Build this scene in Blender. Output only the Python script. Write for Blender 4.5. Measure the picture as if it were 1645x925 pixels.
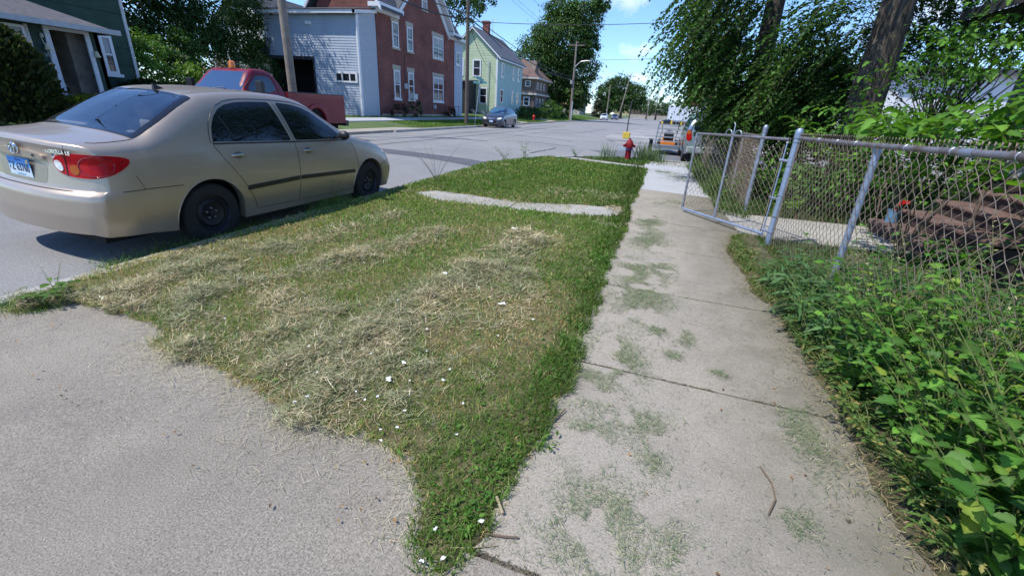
import bpy, bmesh, math, random
import numpy as np
from mathutils import Vector, Matrix
from mathutils.bvhtree import BVHTree
for o in list(bpy.data.objects): bpy.data.objects.remove(o)
S = bpy.context.scene; COL = S.collection
R = math.radians
# ---------------------------------------------------------------- camera
CAM_H = 1.4; PITCH = 22.3; ROLL = 3.4; FPX = 702.0; YAW = 15.508
cam = bpy.data.objects.new('camera', bpy.data.cameras.new('camera')); COL.objects.link(cam)
cam.data.sensor_width = 36.0; cam.data.lens = 36.0*FPX/1645.0
cam.data.clip_start = 0.05; cam.data.clip_end = 3000
def _cam_mat():
    p, r, y = R(PITCH), R(ROLL), R(YAW)
    f = Vector((0, math.cos(p), -math.sin(p))); u = Vector((0, math.sin(p), math.cos(p))); ri = Vector((1, 0, 0))
    ri2 = math.cos(r)*ri + math.sin(r)*u; u2 = -math.sin(r)*ri + math.cos(r)*u
    m = Matrix((ri2, u2, -f)).transposed()
    z = Matrix.Rotation(y, 3, 'Z')
    return (z @ m).to_4x4()
cam.matrix_world = Matrix.Translation((0, 0, CAM_H)) @ _cam_mat()
S.camera = cam
# ---------------------------------------------------------------- light
SUN_AZ = math.atan2(-0.62, -0.78)      # direction TO the sun in x,y
SUN_EL = R(58)
W = bpy.data.worlds.new('World'); S.world = W; W.use_nodes = True
nt = W.node_tree; nt.nodes.clear()
wo = nt.nodes.new('ShaderNodeOutputWorld'); bg = nt.nodes.new('ShaderNodeBackground')
sky = nt.nodes.new('ShaderNodeTexSky'); sky.sky_type = 'NISHITA'; sky.sun_disc = False
sky.sun_elevation = SUN_EL; sky.sun_rotation = math.atan2(math.cos(SUN_AZ), math.sin(SUN_AZ))
sky.air_density = 1.0; sky.dust_density = 0.0; sky.ozone_density = 3.0
bg.inputs['Strength'].default_value = 0.15
# a few small fair-weather clouds in the sky
tc = nt.nodes.new('ShaderNodeTexCoord')
def cloud_mask(direction, size, seed):
    d = nt.nodes.new('ShaderNodeVectorMath'); d.operation = 'SUBTRACT'
    nt.links.new(tc.outputs['Generated'], d.inputs[0]); d.inputs[1].default_value = direction
    s = nt.nodes.new('ShaderNodeVectorMath'); s.operation = 'MULTIPLY'; nt.links.new(d.outputs[0], s.inputs[0])
    s.inputs[1].default_value = (1/size, 1/size, 2.2/size)
    l = nt.nodes.new('ShaderNodeVectorMath'); l.operation = 'LENGTH'; nt.links.new(s.outputs[0], l.inputs[0])
    n = nt.nodes.new('ShaderNodeTexNoise'); n.inputs['Scale'].default_value = 16 + seed; n.inputs['Detail'].default_value = 7
    n.inputs['Roughness'].default_value = .6
    nt.links.new(tc.outputs['Generated'], n.inputs['Vector'])
    a = nt.nodes.new('ShaderNodeMath'); a.operation = 'MULTIPLY_ADD'; nt.links.new(n.outputs['Fac'], a.inputs[0]); a.inputs[1].default_value = 2.6
    a.inputs[2].default_value = -1.55
    b = nt.nodes.new('ShaderNodeMath'); b.operation = 'SUBTRACT'; b.inputs[0].default_value = 1.0; nt.links.new(l.outputs['Value'], b.inputs[1])
    c = nt.nodes.new('ShaderNodeMath'); c.operation = 'ADD'; nt.links.new(a.outputs[0], c.inputs[0]); nt.links.new(b.outputs[0], c.inputs[1])
    m = nt.nodes.new('ShaderNodeMapRange'); m.inputs['From Min'].default_value = 0.0; m.inputs['From Max'].default_value = 1.0
    nt.links.new(c.outputs[0], m.inputs['Value']); return m.outputs['Result']
def vdir(x, y, z):
    v = Vector((x, y, z)).normalized(); return tuple(v)
CLOUDS = [(vdir(-.105, 1, .262), .075, 0), (vdir(-.11, 1, .215), .085, 3), (vdir(-.03, 1, .07), .03, 5), (vdir(-.04, 1, .12), .05, 1), (vdir(.55, 1, .2), .25, 2), (vdir(-.22, 1, .33), .12, 4),(vdir(-1.5, -1, .5), .5, 2)]
acc = None
for d, s, k in CLOUDS:
    m = cloud_mask(d, s, k)
    if acc is None: acc = m
    else:
        x = nt.nodes.new('ShaderNodeMath'); x.operation = 'MAXIMUM'; nt.links.new(acc, x.inputs[0]); nt.links.new(m, x.inputs[1]); acc = x.outputs[0]
tint = nt.nodes.new('ShaderNodeMix'); tint.data_type = 'RGBA'; tint.blend_type = 'MULTIPLY'; tint.inputs['Factor'].default_value = 1
tint.inputs['B'].default_value = (.66, .82, 1.06, 1)
nt.links.new(sky.outputs[0], tint.inputs['A'])
mx = nt.nodes.new('ShaderNodeMix'); mx.data_type = 'RGBA'; mx.inputs['B'].default_value = (6.2, 6.5, 7.0, 1)
sc = nt.nodes.new('ShaderNodeMath'); sc.operation = 'MULTIPLY'; sc.inputs[1].default_value = .75; nt.links.new(acc, sc.inputs[0])
nt.links.new(sc.outputs[0], mx.inputs['Factor']); nt.links.new(tint.outputs['Result'], mx.inputs['A'])
nt.links.new(mx.outputs['Result'], bg.inputs['Color']); nt.links.new(bg.outputs[0], wo.inputs[0])
sun = bpy.data.objects.new('sun', bpy.data.lights.new('sun', 'SUN')); COL.objects.link(sun)
sun.data.energy = 3.35; sun.data.angle = R(.53); sun.data.color = (1, .955, .88)
sv = Vector((math.cos(SUN_AZ)*math.cos(SUN_EL), math.sin(SUN_AZ)*math.cos(SUN_EL), math.sin(SUN_EL)))
sun.rotation_euler = sv.to_track_quat('Z', 'Y').to_euler()
S.view_settings.view_transform = 'Standard'; S.view_settings.look = 'None'; S.view_settings.gamma = 1
S.view_settings.exposure = 0.58; S.view_settings.use_curve_mapping = False
S.render.engine = 'CYCLES'
S.cycles.max_bounces = 8; S.cycles.transparent_max_bounces = 12
# ---------------------------------------------------------------- helpers
rng = np.random.default_rng(7); random.seed(7)
_m = {}
def N(t, k, **kw):
    n = t.nodes.new(k)
    for a, b in kw.items(): n.inputs[a.replace('_', ' ')].default_value = b
    return n
def mat(name, col, rough=.6, metal=0, var=.12, vs=4., bump=0, bs=60., col2=None, spot=None, coat=0, spec=.5, coord='Object', thr=(.35, .7)):
    """principled material with procedural tone variation, optional second colour in patches, fine bump"""
    if name in _m: return _m[name]
    m = bpy.data.materials.new(name); m.use_nodes = True; t = m.node_tree; p = t.nodes['Principled BSDF']; _m[name] = m
    p.inputs['Roughness'].default_value = rough; p.inputs['Metallic'].default_value = metal
    p.inputs['Coat Weight'].default_value = coat; p.inputs['Coat Roughness'].default_value = .06; p.inputs['Specular IOR Level'].default_value = spec
    c = N(t, 'ShaderNodeTexCoord'); co = c.outputs[coord]
    n = N(t, 'ShaderNodeTexNoise', Scale=vs, Detail=6., Roughness=.62); t.links.new(co, n.inputs['Vector'])
    r = N(t, 'ShaderNodeMapRange', To_Min=1-var, To_Max=1+var, From_Min=.3, From_Max=.7); t.links.new(n.outputs['Fac'], r.inputs['Value'])
    base = N(t, 'ShaderNodeRGB'); base.outputs[0].default_value = (*col, 1); out = base.outputs[0]
    if col2 is not None:
        n2 = N(t, 'ShaderNodeTexNoise', Scale=vs*.45+.1, Detail=8., Roughness=.7); t.links.new(co, n2.inputs['Vector'])
        r2 = N(t, 'ShaderNodeMapRange', From_Min=thr[0], From_Max=thr[1]); t.links.new(n2.outputs['Fac'], r2.inputs['Value'])
        mm = N(t, 'ShaderNodeMix'); mm.data_type = 'RGBA'; mm.inputs['B'].default_value = (*col2, 1)
        t.links.new(out, mm.inputs['A']); t.links.new(r2.outputs[0], mm.inputs['Factor']); out = mm.outputs['Result']
    if spot:
        n3 = N(t, 'ShaderNodeTexNoise', Scale=spot[0], Detail=3., Roughness=.8); t.links.new(co, n3.inputs['Vector'])
        r3 = N(t, 'ShaderNodeMapRange', From_Min=.35, From_Max=.65, To_Min=1-spot[1], To_Max=1+spot[1]); r3.clamp = False; t.links.new(n3.outputs['Fac'], r3.inputs['Value'])
        m3 = N(t, 'ShaderNodeVectorMath'); m3.operation = 'SCALE'; t.links.new(out, m3.inputs[0]); t.links.new(r3.outputs[0], m3.inputs['Scale']); out = m3.outputs[0]
    s = N(t, 'ShaderNodeVectorMath'); s.operation = 'SCALE'; t.links.new(out, s.inputs[0]); t.links.new(r.outputs[0], s.inputs['Scale'])
    t.links.new(s.outputs[0], p.inputs['Base Color'])
    if bump:
        nb = N(t, 'ShaderNodeTexNoise', Scale=bs, Detail=5., Roughness=.7); t.links.new(co, nb.inputs['Vector'])
        b = N(t, 'ShaderNodeBump', Strength=bump, Distance=.02); t.links.new(nb.outputs['Fac'], b.inputs['Height']); t.links.new(b.outputs[0], p.inputs['Normal'])
    return m
def brick_mat(name, c1, c2, mortar, bw=.22, bh=.072):
    if name in _m: return _m[name]
    m = bpy.data.materials.new(name); m.use_nodes = True; t = m.node_tree; p = t.nodes['Principled BSDF']; _m[name] = m
    p.inputs['Roughness'].default_value = .85
    c = N(t, 'ShaderNodeTexCoord'); sp = N(t, 'ShaderNodeSeparateXYZ'); t.links.new(c.outputs['Object'], sp.inputs[0])
    ad = N(t, 'ShaderNodeMath'); t.links.new(sp.outputs[0], ad.inputs[0]); t.links.new(sp.outputs[1], ad.inputs[1])
    cb = N(t, 'ShaderNodeCombineXYZ'); t.links.new(ad.outputs[0], cb.inputs[0]); t.links.new(sp.outputs[2], cb.inputs[1])
    b = N(t, 'ShaderNodeTexBrick', Color1=(*c1, 1), Color2=(*c2, 1), Mortar=(*mortar, 1), Scale=1., Mortar_Size=.006, Brick_Width=bw, Row_Height=bh)
    t.links.new(cb.outputs[0], b.inputs['Vector'])
    n = N(t, 'ShaderNodeTexNoise', Scale=.9, Detail=7.); t.links.new(c.outputs['Object'], n.inputs['Vector'])
    r = N(t, 'ShaderNodeMapRange', From_Min=.3, From_Max=.7, To_Min=.7, To_Max=1.25); t.links.new(n.outputs['Fac'], r.inputs['Value'])
    s = N(t, 'ShaderNodeVectorMath'); s.operation = 'SCALE'; t.links.new(b.outputs[0], s.inputs[0]); t.links.new(r.outputs[0], s.inputs['Scale'])
    t.links.new(s.outputs[0], p.inputs['Base Color'])
    bu = N(t, 'ShaderNodeBump', Strength=.4, Distance=.01); t.links.new(b.outputs['Fac'], bu.inputs['Height']); bu.invert = True; t.links.new(bu.outputs[0], p.inputs['Normal'])
    return m
def leaf_mat(name, trans=.35, rough=.45, spec=.35):
    """foliage: colour per blade/leaf from the 'Col' attribute, lit through"""
    if name in _m: return _m[name]
    m = bpy.data.materials.new(name); m.use_nodes = True; t = m.node_tree; p = t.nodes['Principled BSDF']; _m[name] = m
    a = N(t, 'ShaderNodeAttribute'); a.attribute_name = 'Col'
    p.inputs['Roughness'].default_value = rough; p.inputs['Specular IOR Level'].default_value = spec
    t.links.new(a.outputs['Color'], p.inputs['Base Color'])
    tr = N(t, 'ShaderNodeBsdfTranslucent'); s = N(t, 'ShaderNodeVectorMath'); s.operation = 'MULTIPLY'; s.inputs[1].default_value = (1.25, 1.35, .55)
    t.links.new(a.outputs['Color'], s.inputs[0]); t.links.new(s.outputs[0], tr.inputs['Color'])
    mx = N(t, 'ShaderNodeMixShader', Fac=trans); t.links.new(p.outputs[0], mx.inputs[1]); t.links.new(tr.outputs[0], mx.inputs[2])
    t.links.new(mx.outputs[0], t.nodes['Material Output'].inputs[0]); return m
def glass_mat(name, tint=(.35, .4, .42), ior=1.6, fac=.75, refl=1.0, f0=.06):
    """tinted pane: see-through part + mirror part that grows at grazing angles"""
    if name in _m: return _m[name]
    m = bpy.data.materials.new(name); m.use_nodes = True; t = m.node_tree; _m[name] = m
    t.nodes.remove(t.nodes['Principled BSDF'])
    tr = N(t, 'ShaderNodeBsdfTransparent', Color=(*tint, 1)); gl = N(t, 'ShaderNodeBsdfGlossy', Roughness=.015, Color=(refl, refl, refl, 1))
    fr = N(t, 'ShaderNodeFresnel', IOR=ior); mx = N(t, 'ShaderNodeMixShader')
    t.links.new(fr.outputs[0], mx.inputs[0]); t.links.new(tr.outputs[0], mx.inputs[1]); t.links.new(gl.outputs[0], mx.inputs[2])
    t.links.new(mx.outputs[0], t.nodes['Material Output'].inputs[0]); return m
def tag(o, label=None, cat=None, group=None, kind=None):
    if label: o['label'] = label
    if cat: o['category'] = cat
    if group: o['group'] = group
    if kind: o['kind'] = kind
    return o
def empty(name, loc=(0, 0, 0), rz=0, label=None, cat=None, group=None):
    o = bpy.data.objects.new(name, None); COL.objects.link(o); o.location = loc; o.rotation_euler = (0, 0, rz); o.empty_display_size = .2
    return tag(o, label, cat, group)
def link(name, me, m=None, parent=None, smooth=False, ang=35):
    o = bpy.data.objects.new(name, me); COL.objects.link(o)
    if m is not None:
        for k in (m if isinstance(m, (list, tuple)) else [m]): me.materials.append(k)
    if parent is not None: o.parent = parent
    if smooth:
        me.polygons.foreach_set('use_smooth', np.ones(len(me.polygons), bool))
        if ang: me.set_sharp_from_angle(angle=R(ang))
    return o
def npmesh(name, V, F, m, parent=None, col=None, smooth=False, ang=None):
    """V (n,3), F (k,3|4) arrays or list of arrays; col per-vertex rgb"""
    Fs = F if isinstance(F, list) else [F]
    me = bpy.data.meshes.new(name); V = np.asarray(V, np.float32)
    me.vertices.add(len(V)); me.vertices.foreach_set('co', V.ravel())
    loops = np.concatenate([f.ravel() for f in Fs]).astype(np.int32)
    tot = np.concatenate([np.full(len(f), f.shape[1]) for f in Fs]).astype(np.int32)
    st = np.concatenate([[0], np.cumsum(tot)[:-1]]).astype(np.int32)
    me.loops.add(len(loops)); me.loops.foreach_set('vertex_index', loops)
    me.polygons.add(len(tot)); me.polygons.foreach_set('loop_start', st)
    try: me.polygons.foreach_set('loop_total', tot)
    except Exception: pass
    me.update(calc_edges=True)
    if col is not None:
        a = me.color_attributes.new('Col', 'FLOAT_COLOR', 'POINT')
        c = np.ones((len(V), 4), np.float32); c[:, :3] = np.clip(col, 0, 1); a.data.foreach_set('color', c.ravel())
    return link(name, me, m, parent, smooth, ang)
FX = lambda x, y0=0., z0=0.: (Vector((x, y0, z0)), Vector((0, 1, 0)), Vector((0, 0, 1)), Vector((1, 0, 0)))      # wall facing +x : a=y b=z c=out
FY = lambda y, x0=0., z0=0.: (Vector((x0, y, z0)), Vector((1, 0, 0)), Vector((0, 0, 1)), Vector((0, -1, 0)))     # wall facing -y : a=x b=z c=out
class MB:
    def __init__(s, frame=None): s.v = []; s.f = []; s.mi = []; s.fr = frame; s.m = 0
    def P(s, p):
        if s.fr is None: return tuple(p)
        O, U, V, Nn = s.fr; return tuple(O + U*p[0] + V*p[1] + Nn*p[2])
    def add(s, vs, fs):
        n = len(s.v); s.v += [s.P(p) for p in vs]; s.f += [tuple(n+i for i in f) for f in fs]; s.mi += [s.m]*len(fs)
    def box(s, x0, y0, z0, x1, y1, z1):
        s.add([(x0, y0, z0), (x1, y0, z0), (x1, y1, z0), (x0, y1, z0), (x0, y0, z1), (x1, y0, z1), (x1, y1, z1), (x0, y1, z1)],
              [(0, 3, 2, 1), (4, 5, 6, 7), (0, 1, 5, 4), (1, 2, 6, 5), (2, 3, 7, 6), (3, 0, 4, 7)])
    def prism(s, poly, axis, d0, d1):
        """poly: 2d points; axis 'x': (y,z), 'y': (x,z), 'z': (x,y)"""
        f = {'x': lambda p, d: (d, p[0], p[1]), 'y': lambda p, d: (p[0], d, p[1]), 'z': lambda p, d: (p[0], p[1], d)}[axis]
        n = len(poly); s.add([f(p, d0) for p in poly]+[f(p, d1) for p in poly], [tuple(range(n))[::-1], tuple(range(n, 2*n))]+[(i, (i+1) % n, n+(i+1) % n, n+i) for i in range(n)])
    def slab(s, pts, t):
        """planar polygon in 3d given thickness t downwards"""
        n = len(pts); s.add([tuple(p) for p in pts]+[(p[0], p[1], p[2]-t) for p in pts], [tuple(range(n)), tuple(range(n, 2*n))[::-1]]+[(i, n+i, n+(i+1) % n, (i+1) % n) for i in range(n)])
    def tube(s, pts, r, n=8, cap=True):
        pts = [Vector(p) for p in pts]; k = len(pts); rr = r if isinstance(r, (list, tuple)) else [r]*k
        ref = Vector((0, 0, 1)); rings = []
        for i, p in enumerate(pts):
            d = (pts[min(i+1, k-1)]-pts[max(i-1, 0)]).normalized()
            if abs(d.dot(ref)) > .95: ref = Vector((1, 0, 0)) if abs(d.x) < .9 else Vector((0, 1, 0))
            a = d.cross(ref).normalized(); b = d.cross(a).normalized(); ref = a.cross(d).normalized() if False else ref
            rings.append([p + (a*math.cos(2*math.pi*j/n)+b*math.sin(2*math.pi*j/n))*rr[i] for j in range(n)])
        vs = [q for g in rings for q in g]; fs = [(i*n+j, i*n+(j+1) % n, (i+1)*n+(j+1) % n, (i+1)*n+j) for i in range(k-1) for j in range(n)]
        if cap: fs += [tuple(range(n))[::-1], tuple(range((k-1)*n, k*n))]
        s.add(vs, fs)
    def lathe(s, prof, c=(0, 0, 0), axis='z', n=24):
        """prof list of (r, h)"""
        vs = []; k = len(prof)
        for r, h in prof:
            for j in range(n):
                a = 2*math.pi*j/n; u, w = r*math.cos(a), r*math.sin(a)
                q = {'z': (u, w, h), 'y': (u, h, w), 'x': (h, u, w)}[axis]; vs.append((q[0]+c[0], q[1]+c[1], q[2]+c[2]))
        s.add(vs, [(i*n+j, i*n+(j+1) % n, (i+1)*n+(j+1) % n, (i+1)*n+j) for i in range(k-1) for j in range(n)])
    def ball(s, c, rx, ry, rz, n=12, k=8):
        pr = [(math.sin(math.pi*i/k), -math.cos(math.pi*i/k)) for i in range(k+1)]; vs = []
        for r, h in pr:
            for j in range(n):
                a = 2*math.pi*j/n; vs.append((c[0]+rx*max(r, 1e-3)*math.cos(a), c[1]+ry*max(r, 1e-3)*math.sin(a), c[2]+rz*h))
        s.add(vs, [(i*n+j, i*n+(j+1) % n, (i+1)*n+(j+1) % n, (i+1)*n+j) for i in range(k) for j in range(n)])
    def siding(s, a0, a1, b0, b1, step=.11, lip=.015, c=0.):
        """lapped boards on the frame's wall plane"""
        b = b0
        while b < b1-1e-4:
            t = min(b+step, b1); s.add([(a0, b, c+lip), (a1, b, c+lip), (a1, t, c), (a0, t, c)], [(0, 1, 2, 3)])
            s.add([(a0, b, c), (a1, b, c), (a1, b, c+lip), (a0, b, c+lip)], [(0, 1, 2, 3)]); b = t
    def build(s, name, m, parent=None, smooth=False, bevel=0, ang=35):
        me = bpy.data.meshes.new(name); me.from_pydata(s.v, [], s.f); me.update()
        bm = bmesh.new(); bm.from_mesh(me); bmesh.ops.recalc_face_normals(bm, faces=bm.faces) if s.rc else None; bm.to_mesh(me); bm.free()
        o = link(name, me, m, parent, smooth, ang)
        if any(s.mi): me.polygons.foreach_set('material_index', s.mi)
        if bevel:
            b = o.modifiers.new('bevel', 'BEVEL'); b.width = bevel; b.segments = 2; b.limit_method = 'ANGLE'
        return o
    rc = True
def noise2(x, y, seed=0, oct=4, f=1.):
    """cheap smooth value noise on arrays, about 0..1"""
    out = np.zeros_like(x, float); amp = 1.; tot = 0
    for o in range(oct):
        xs, ys = x*f+seed*17.3+o*5.1, y*f+seed*9.7+o*3.3
        xi, yi = np.floor(xs).astype(int), np.floor(ys).astype(int); fx, fy = xs-xi, ys-yi; fx = fx*fx*(3-2*fx); fy = fy*fy*(3-2*fy)
        def h(a, b):
            q = np.sin(a*127.1+b*311.7+seed*7.7)*43758.5453; return q-np.floor(q)
        out += amp*((h(xi, yi)*(1-fx)+h(xi+1, yi)*fx)*(1-fy)+(h(xi, yi+1)*(1-fx)+h(xi+1, yi+1)*fx)*fy); tot += amp; amp *= .5; f *= 2
    return out/tot
def inpoly(x, y, poly):
    r = np.zeros(x.shape, bool); n = len(poly); j = n-1
    for i in range(n):
        xi, yi = poly[i]; xj, yj = poly[j]
        r ^= ((yi > y) != (yj > y)) & (x < (xj-xi)*(y-yi)/(yj-yi+1e-12)+xi); j = i
    return r
def segdist(x, y, pl):
    d = np.full(x.shape, 1e9)
    for (ax, ay), (bx, by) in zip(pl[:-1], pl[1:]):
        vx, vy = bx-ax, by-ay; t = np.clip(((x-ax)*vx+(y-ay)*vy)/(vx*vx+vy*vy), 0, 1); d = np.minimum(d, np.hypot(x-ax-t*vx, y-ay-t*vy))
    return d
def pchip(xs, ys, x):
    xs, ys = np.asarray(xs, float), np.asarray(ys, float); h = np.diff(xs); d = np.diff(ys)/h; m = np.zeros(len(xs))
    for i in range(1, len(xs)-1):
        if d[i-1]*d[i] > 0: w1, w2 = 2*h[i]+h[i-1], h[i]+2*h[i-1]; m[i] = (w1+w2)/(w1/d[i-1]+w2/d[i])
    m[0], m[-1] = d[0], d[-1]; i = np.clip(np.searchsorted(xs, x)-1, 0, len(h)-1); t = (x-xs[i])/h[i]
    return (2*t**3-3*t**2+1)*ys[i]+(t**3-2*t**2+t)*h[i]*m[i]+(-2*t**3+3*t**2)*ys[i+1]+(t**3-t**2)*h[i]*m[i+1]
GRASS = [(-3.8, 1.49), (-3.65, 1.74), (-3.34, 1.76), (-2.92, 1.72), (-2.58, 1.53), (-2.1, 1.49), (-1.63, 1.46), (-1.4, 1.28), (-1.08, 1.31), (-0.81, 1.27), (-0.64, 1.14), (-0.5, 0.84), (-0.35, 0.89), (-0.35, 0.97), (-0.3, 1.03), (-0.32, 1.13), (-0.34, 1.18), (-0.29, 1.33), (-0.26, 1.61), (-0.24, 1.87), (-0.17, 2.01), (-0.19, 2.42), (-0.2, 3.1), (-0.16, 4.41), (-0.11, 5.82), (-0.11, 7.63), (-0.01, 9.91), (0.07, 13.47), (-1.82, 14.21), (-3.09, 14.57), (-3.85, 11.71), (-3.99, 8.77), (-3.94, 7.54), (-3.87, 6.13), (-3.82, 5.11), (-3.97, 3.58), (-4.34, 3.12), (-4.08, 2.42), (-3.99, 1.93)]
PATH = [(-3.63, 6.61), (-3.44, 7.03), (-1.9, 6.81), (-0.25, 7.38), (-0.24, 6.54), (-1.08, 6.28), (-3.06, 6.25)]
ROW_A = [(-1.16, 4.79), (-1.26, 3.77), (-1.39, 2.83), (-1.47, 2.24), (-1.36, 1.49)]
ROW_B = [(-2.22, 4.52), (-2.4, 3.53), (-2.67, 2.83), (-3.0, 2.24), (-2.73, 1.71)]
ROW_C = [(-3.06, 5.12), (-3.22, 3.84), (-3.4, 3.03), (-3.46, 2.17)]
ROW_D = [(-2.4, 2.51), (-2.12, 1.88), (-1.57, 1.65)]
HAYPOLY = [(-3.46, 1.91), (-3.91, 2.5), (-3.89, 3.0), (-3.33, 3.78), (-2.5, 3.27), (-2.06, 2.66), (-1.39, 2.83), (-1.25, 4.34), (-0.78, 4.11), (-0.63, 3.17), (-0.62, 2.03), (-0.72, 1.44), (-1.08, 1.31), (-1.49, 1.34), (-2.13, 1.5), (-2.65, 1.58)]
BROWN = [(-1.45, 2.94), (-0.57, 3.65), (-0.28, 2.84), (-0.32, 2.01), (-0.59, 1.58), (-1.08, 1.6)]
P1 = [(-0.26, 1.86), (0.3, 2.08), (0.33, 1.83), (-0.01, 1.66)]
P2 = [(0.08, 1.46), (0.19, 1.43), (0.13, 1.18), (0.05, 1.18)]
P3 = [(0.27, 1.46), (0.37, 1.32), (0.32, 1.13), (0.24, 1.15)]
# ---------------------------------------------------------------- ground, road, kerbs, walks
concrete = mat('concrete_walk', (.40, .352, .285), .9, var=.12, vs=1.6, bump=.45, bs=170, col2=(.27, .245, .205), spot=(140, .30), thr=(.42, .80))
concrete_new = mat('concrete_new', (.43, .435, .44), .85, var=.06, vs=2., bump=.2, bs=200, spot=(140, .2))
concrete_apron = mat('concrete_apron', (.335, .293, .235), .92, var=.16, vs=1.1, bump=.55, bs=150, col2=(.225, .20, .165), spot=(140, .42), thr=(.40, .78))
concrete_old = mat('concrete_old', (.40, .38, .34), .92, var=.16, vs=1.5, bump=.4, bs=120, spot=(120, .15))
asphalt = mat('asphalt', (.27, .263, .25), .88, var=.09, vs=.35, bump=.5, bs=140, col2=(.21, .21, .215), spot=(110, .4), thr=(.45, .72))
asphalt_dark = mat('asphalt_patch', (.105, .108, .118), .85, var=.12, vs=1.2, bump=.5, bs=140, spot=(150, .15))
soil = mat('soil', (.12, .105, .055), .95, var=.3, vs=3, bump=.8, bs=70, col2=(.06, .075, .025))
lawn_far = mat('lawn_far', (.085, .14, .035), .9, var=.25, vs=1.2, bump=1., bs=30, col2=(.12, .15, .05))
def struct(o): return tag(o, kind='structure')
def sheet(name, poly, z, m, t=.1):
    b = MB(); b.prism(poly, 'z', z-t, z); return struct(b.build(name, m))
# distant terrain, one sheet to the horizon (below every paved surface), rising gently beyond the far kerb
def grid_sheet(name, xs, ys, zf, m, parent=None):
    X, Y = np.meshgrid(xs, ys); Z = zf(X, Y); nx, ny = len(xs), len(ys)
    V = np.stack([X.ravel(), Y.ravel(), Z.ravel()], 1); i = np.arange(nx*ny).reshape(ny, nx)
    F = np.stack([i[:-1, :-1].ravel(), i[:-1, 1:].ravel(), i[1:, 1:].ravel(), i[1:, :-1].ravel()], 1)
    return npmesh(name, V, F, m, parent, smooth=True)
def farz(X, Y):
    z = np.full(X.shape, -.30); k = X < -13.1
    z = np.where(k, np.clip((-13.1-X)/5., 0, 1)*.36+.02, z)
    z = np.where(k & (Y > 45), z+np.clip((-X-15)/4, 0, 1)*np.clip((Y-45)/10, 0, 1)*.5, z)
    return z
struct(grid_sheet('ground', np.array([-1500, -300, -80, -40, -25, -20, -18, -16.5, -15, -13.1, -13.0, -12, 0, 20, 60, 300, 1500]), np.array([-400, -50, 0, 10, 20, 30, 38, 45, 50, 55, 65, 80, 100, 150, 240, 400, 1800]), farz, lawn_far))
def roadz(x): return -.12+.09*max(0, 1-((x+8.5)/4.5)**2)
rz_ = np.vectorize(roadz)
struct(grid_sheet('road', np.concatenate([np.linspace(-13, -4, 37), [90]]), np.array([-60, -20, 0, 15, 60, 330]), lambda X, Y: rz_(X), asphalt))
def draped(name, lo, hi, m, dz=.004, step=.15):
    xs = np.arange(lo[0][0], lo[-1][0]+1e-6, step); a = np.interp(xs, *zip(*lo)); c = np.interp(xs, *zip(*hi)); a += (noise2(xs, a, 5, 2, 3)-.5)*.08; V = []
    for x, y0, y1 in zip(xs, a, c): V += [(x, y0, roadz(x)+dz), (x, y1, roadz(x)+dz)]
    i = np.arange(len(xs)-1)*2; return struct(npmesh(name, np.array(V), np.stack([i, i+2, i+3, i+1], 1), m))
def add_dirt(m, x0, x1, col, k):
    """trodden soil and moss stain fading in across the walk towards the weeds"""
    t = m.node_tree; p = t.nodes['Principled BSDF']; src = p.inputs['Base Color'].links[0].from_socket; c = N(t, 'ShaderNodeTexCoord'); sp = N(t, 'ShaderNodeSeparateXYZ'); t.links.new(c.outputs['Object'], sp.inputs[0])
    r = N(t, 'ShaderNodeMapRange', From_Min=x0, From_Max=x1); t.links.new(sp.outputs[0], r.inputs['Value']); n = N(t, 'ShaderNodeTexNoise', Scale=3.2, Detail=9., Roughness=.75); t.links.new(c.outputs['Object'], n.inputs['Vector'])
    a = N(t, 'ShaderNodeMath'); a.operation = 'MULTIPLY_ADD'; a.inputs[1].default_value = .55; t.links.new(r.outputs[0], a.inputs[0]); t.links.new(n.outputs['Fac'], a.inputs[2]); r2 = N(t, 'ShaderNodeMapRange', From_Min=.50, From_Max=1.0, To_Max=k); t.links.new(a.outputs[0], r2.inputs['Value'])
    mm = N(t, 'ShaderNodeMix'); mm.data_type = 'RGBA'; mm.inputs['B'].default_value = (*col, 1); t.links.new(src, mm.inputs['A']); t.links.new(r2.outputs[0], mm.inputs['Factor']); t.links.new(mm.outputs['Result'], p.inputs['Base Color'])
add_dirt(concrete, .2, 1.35, (.15, .135, .095), .8)
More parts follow.
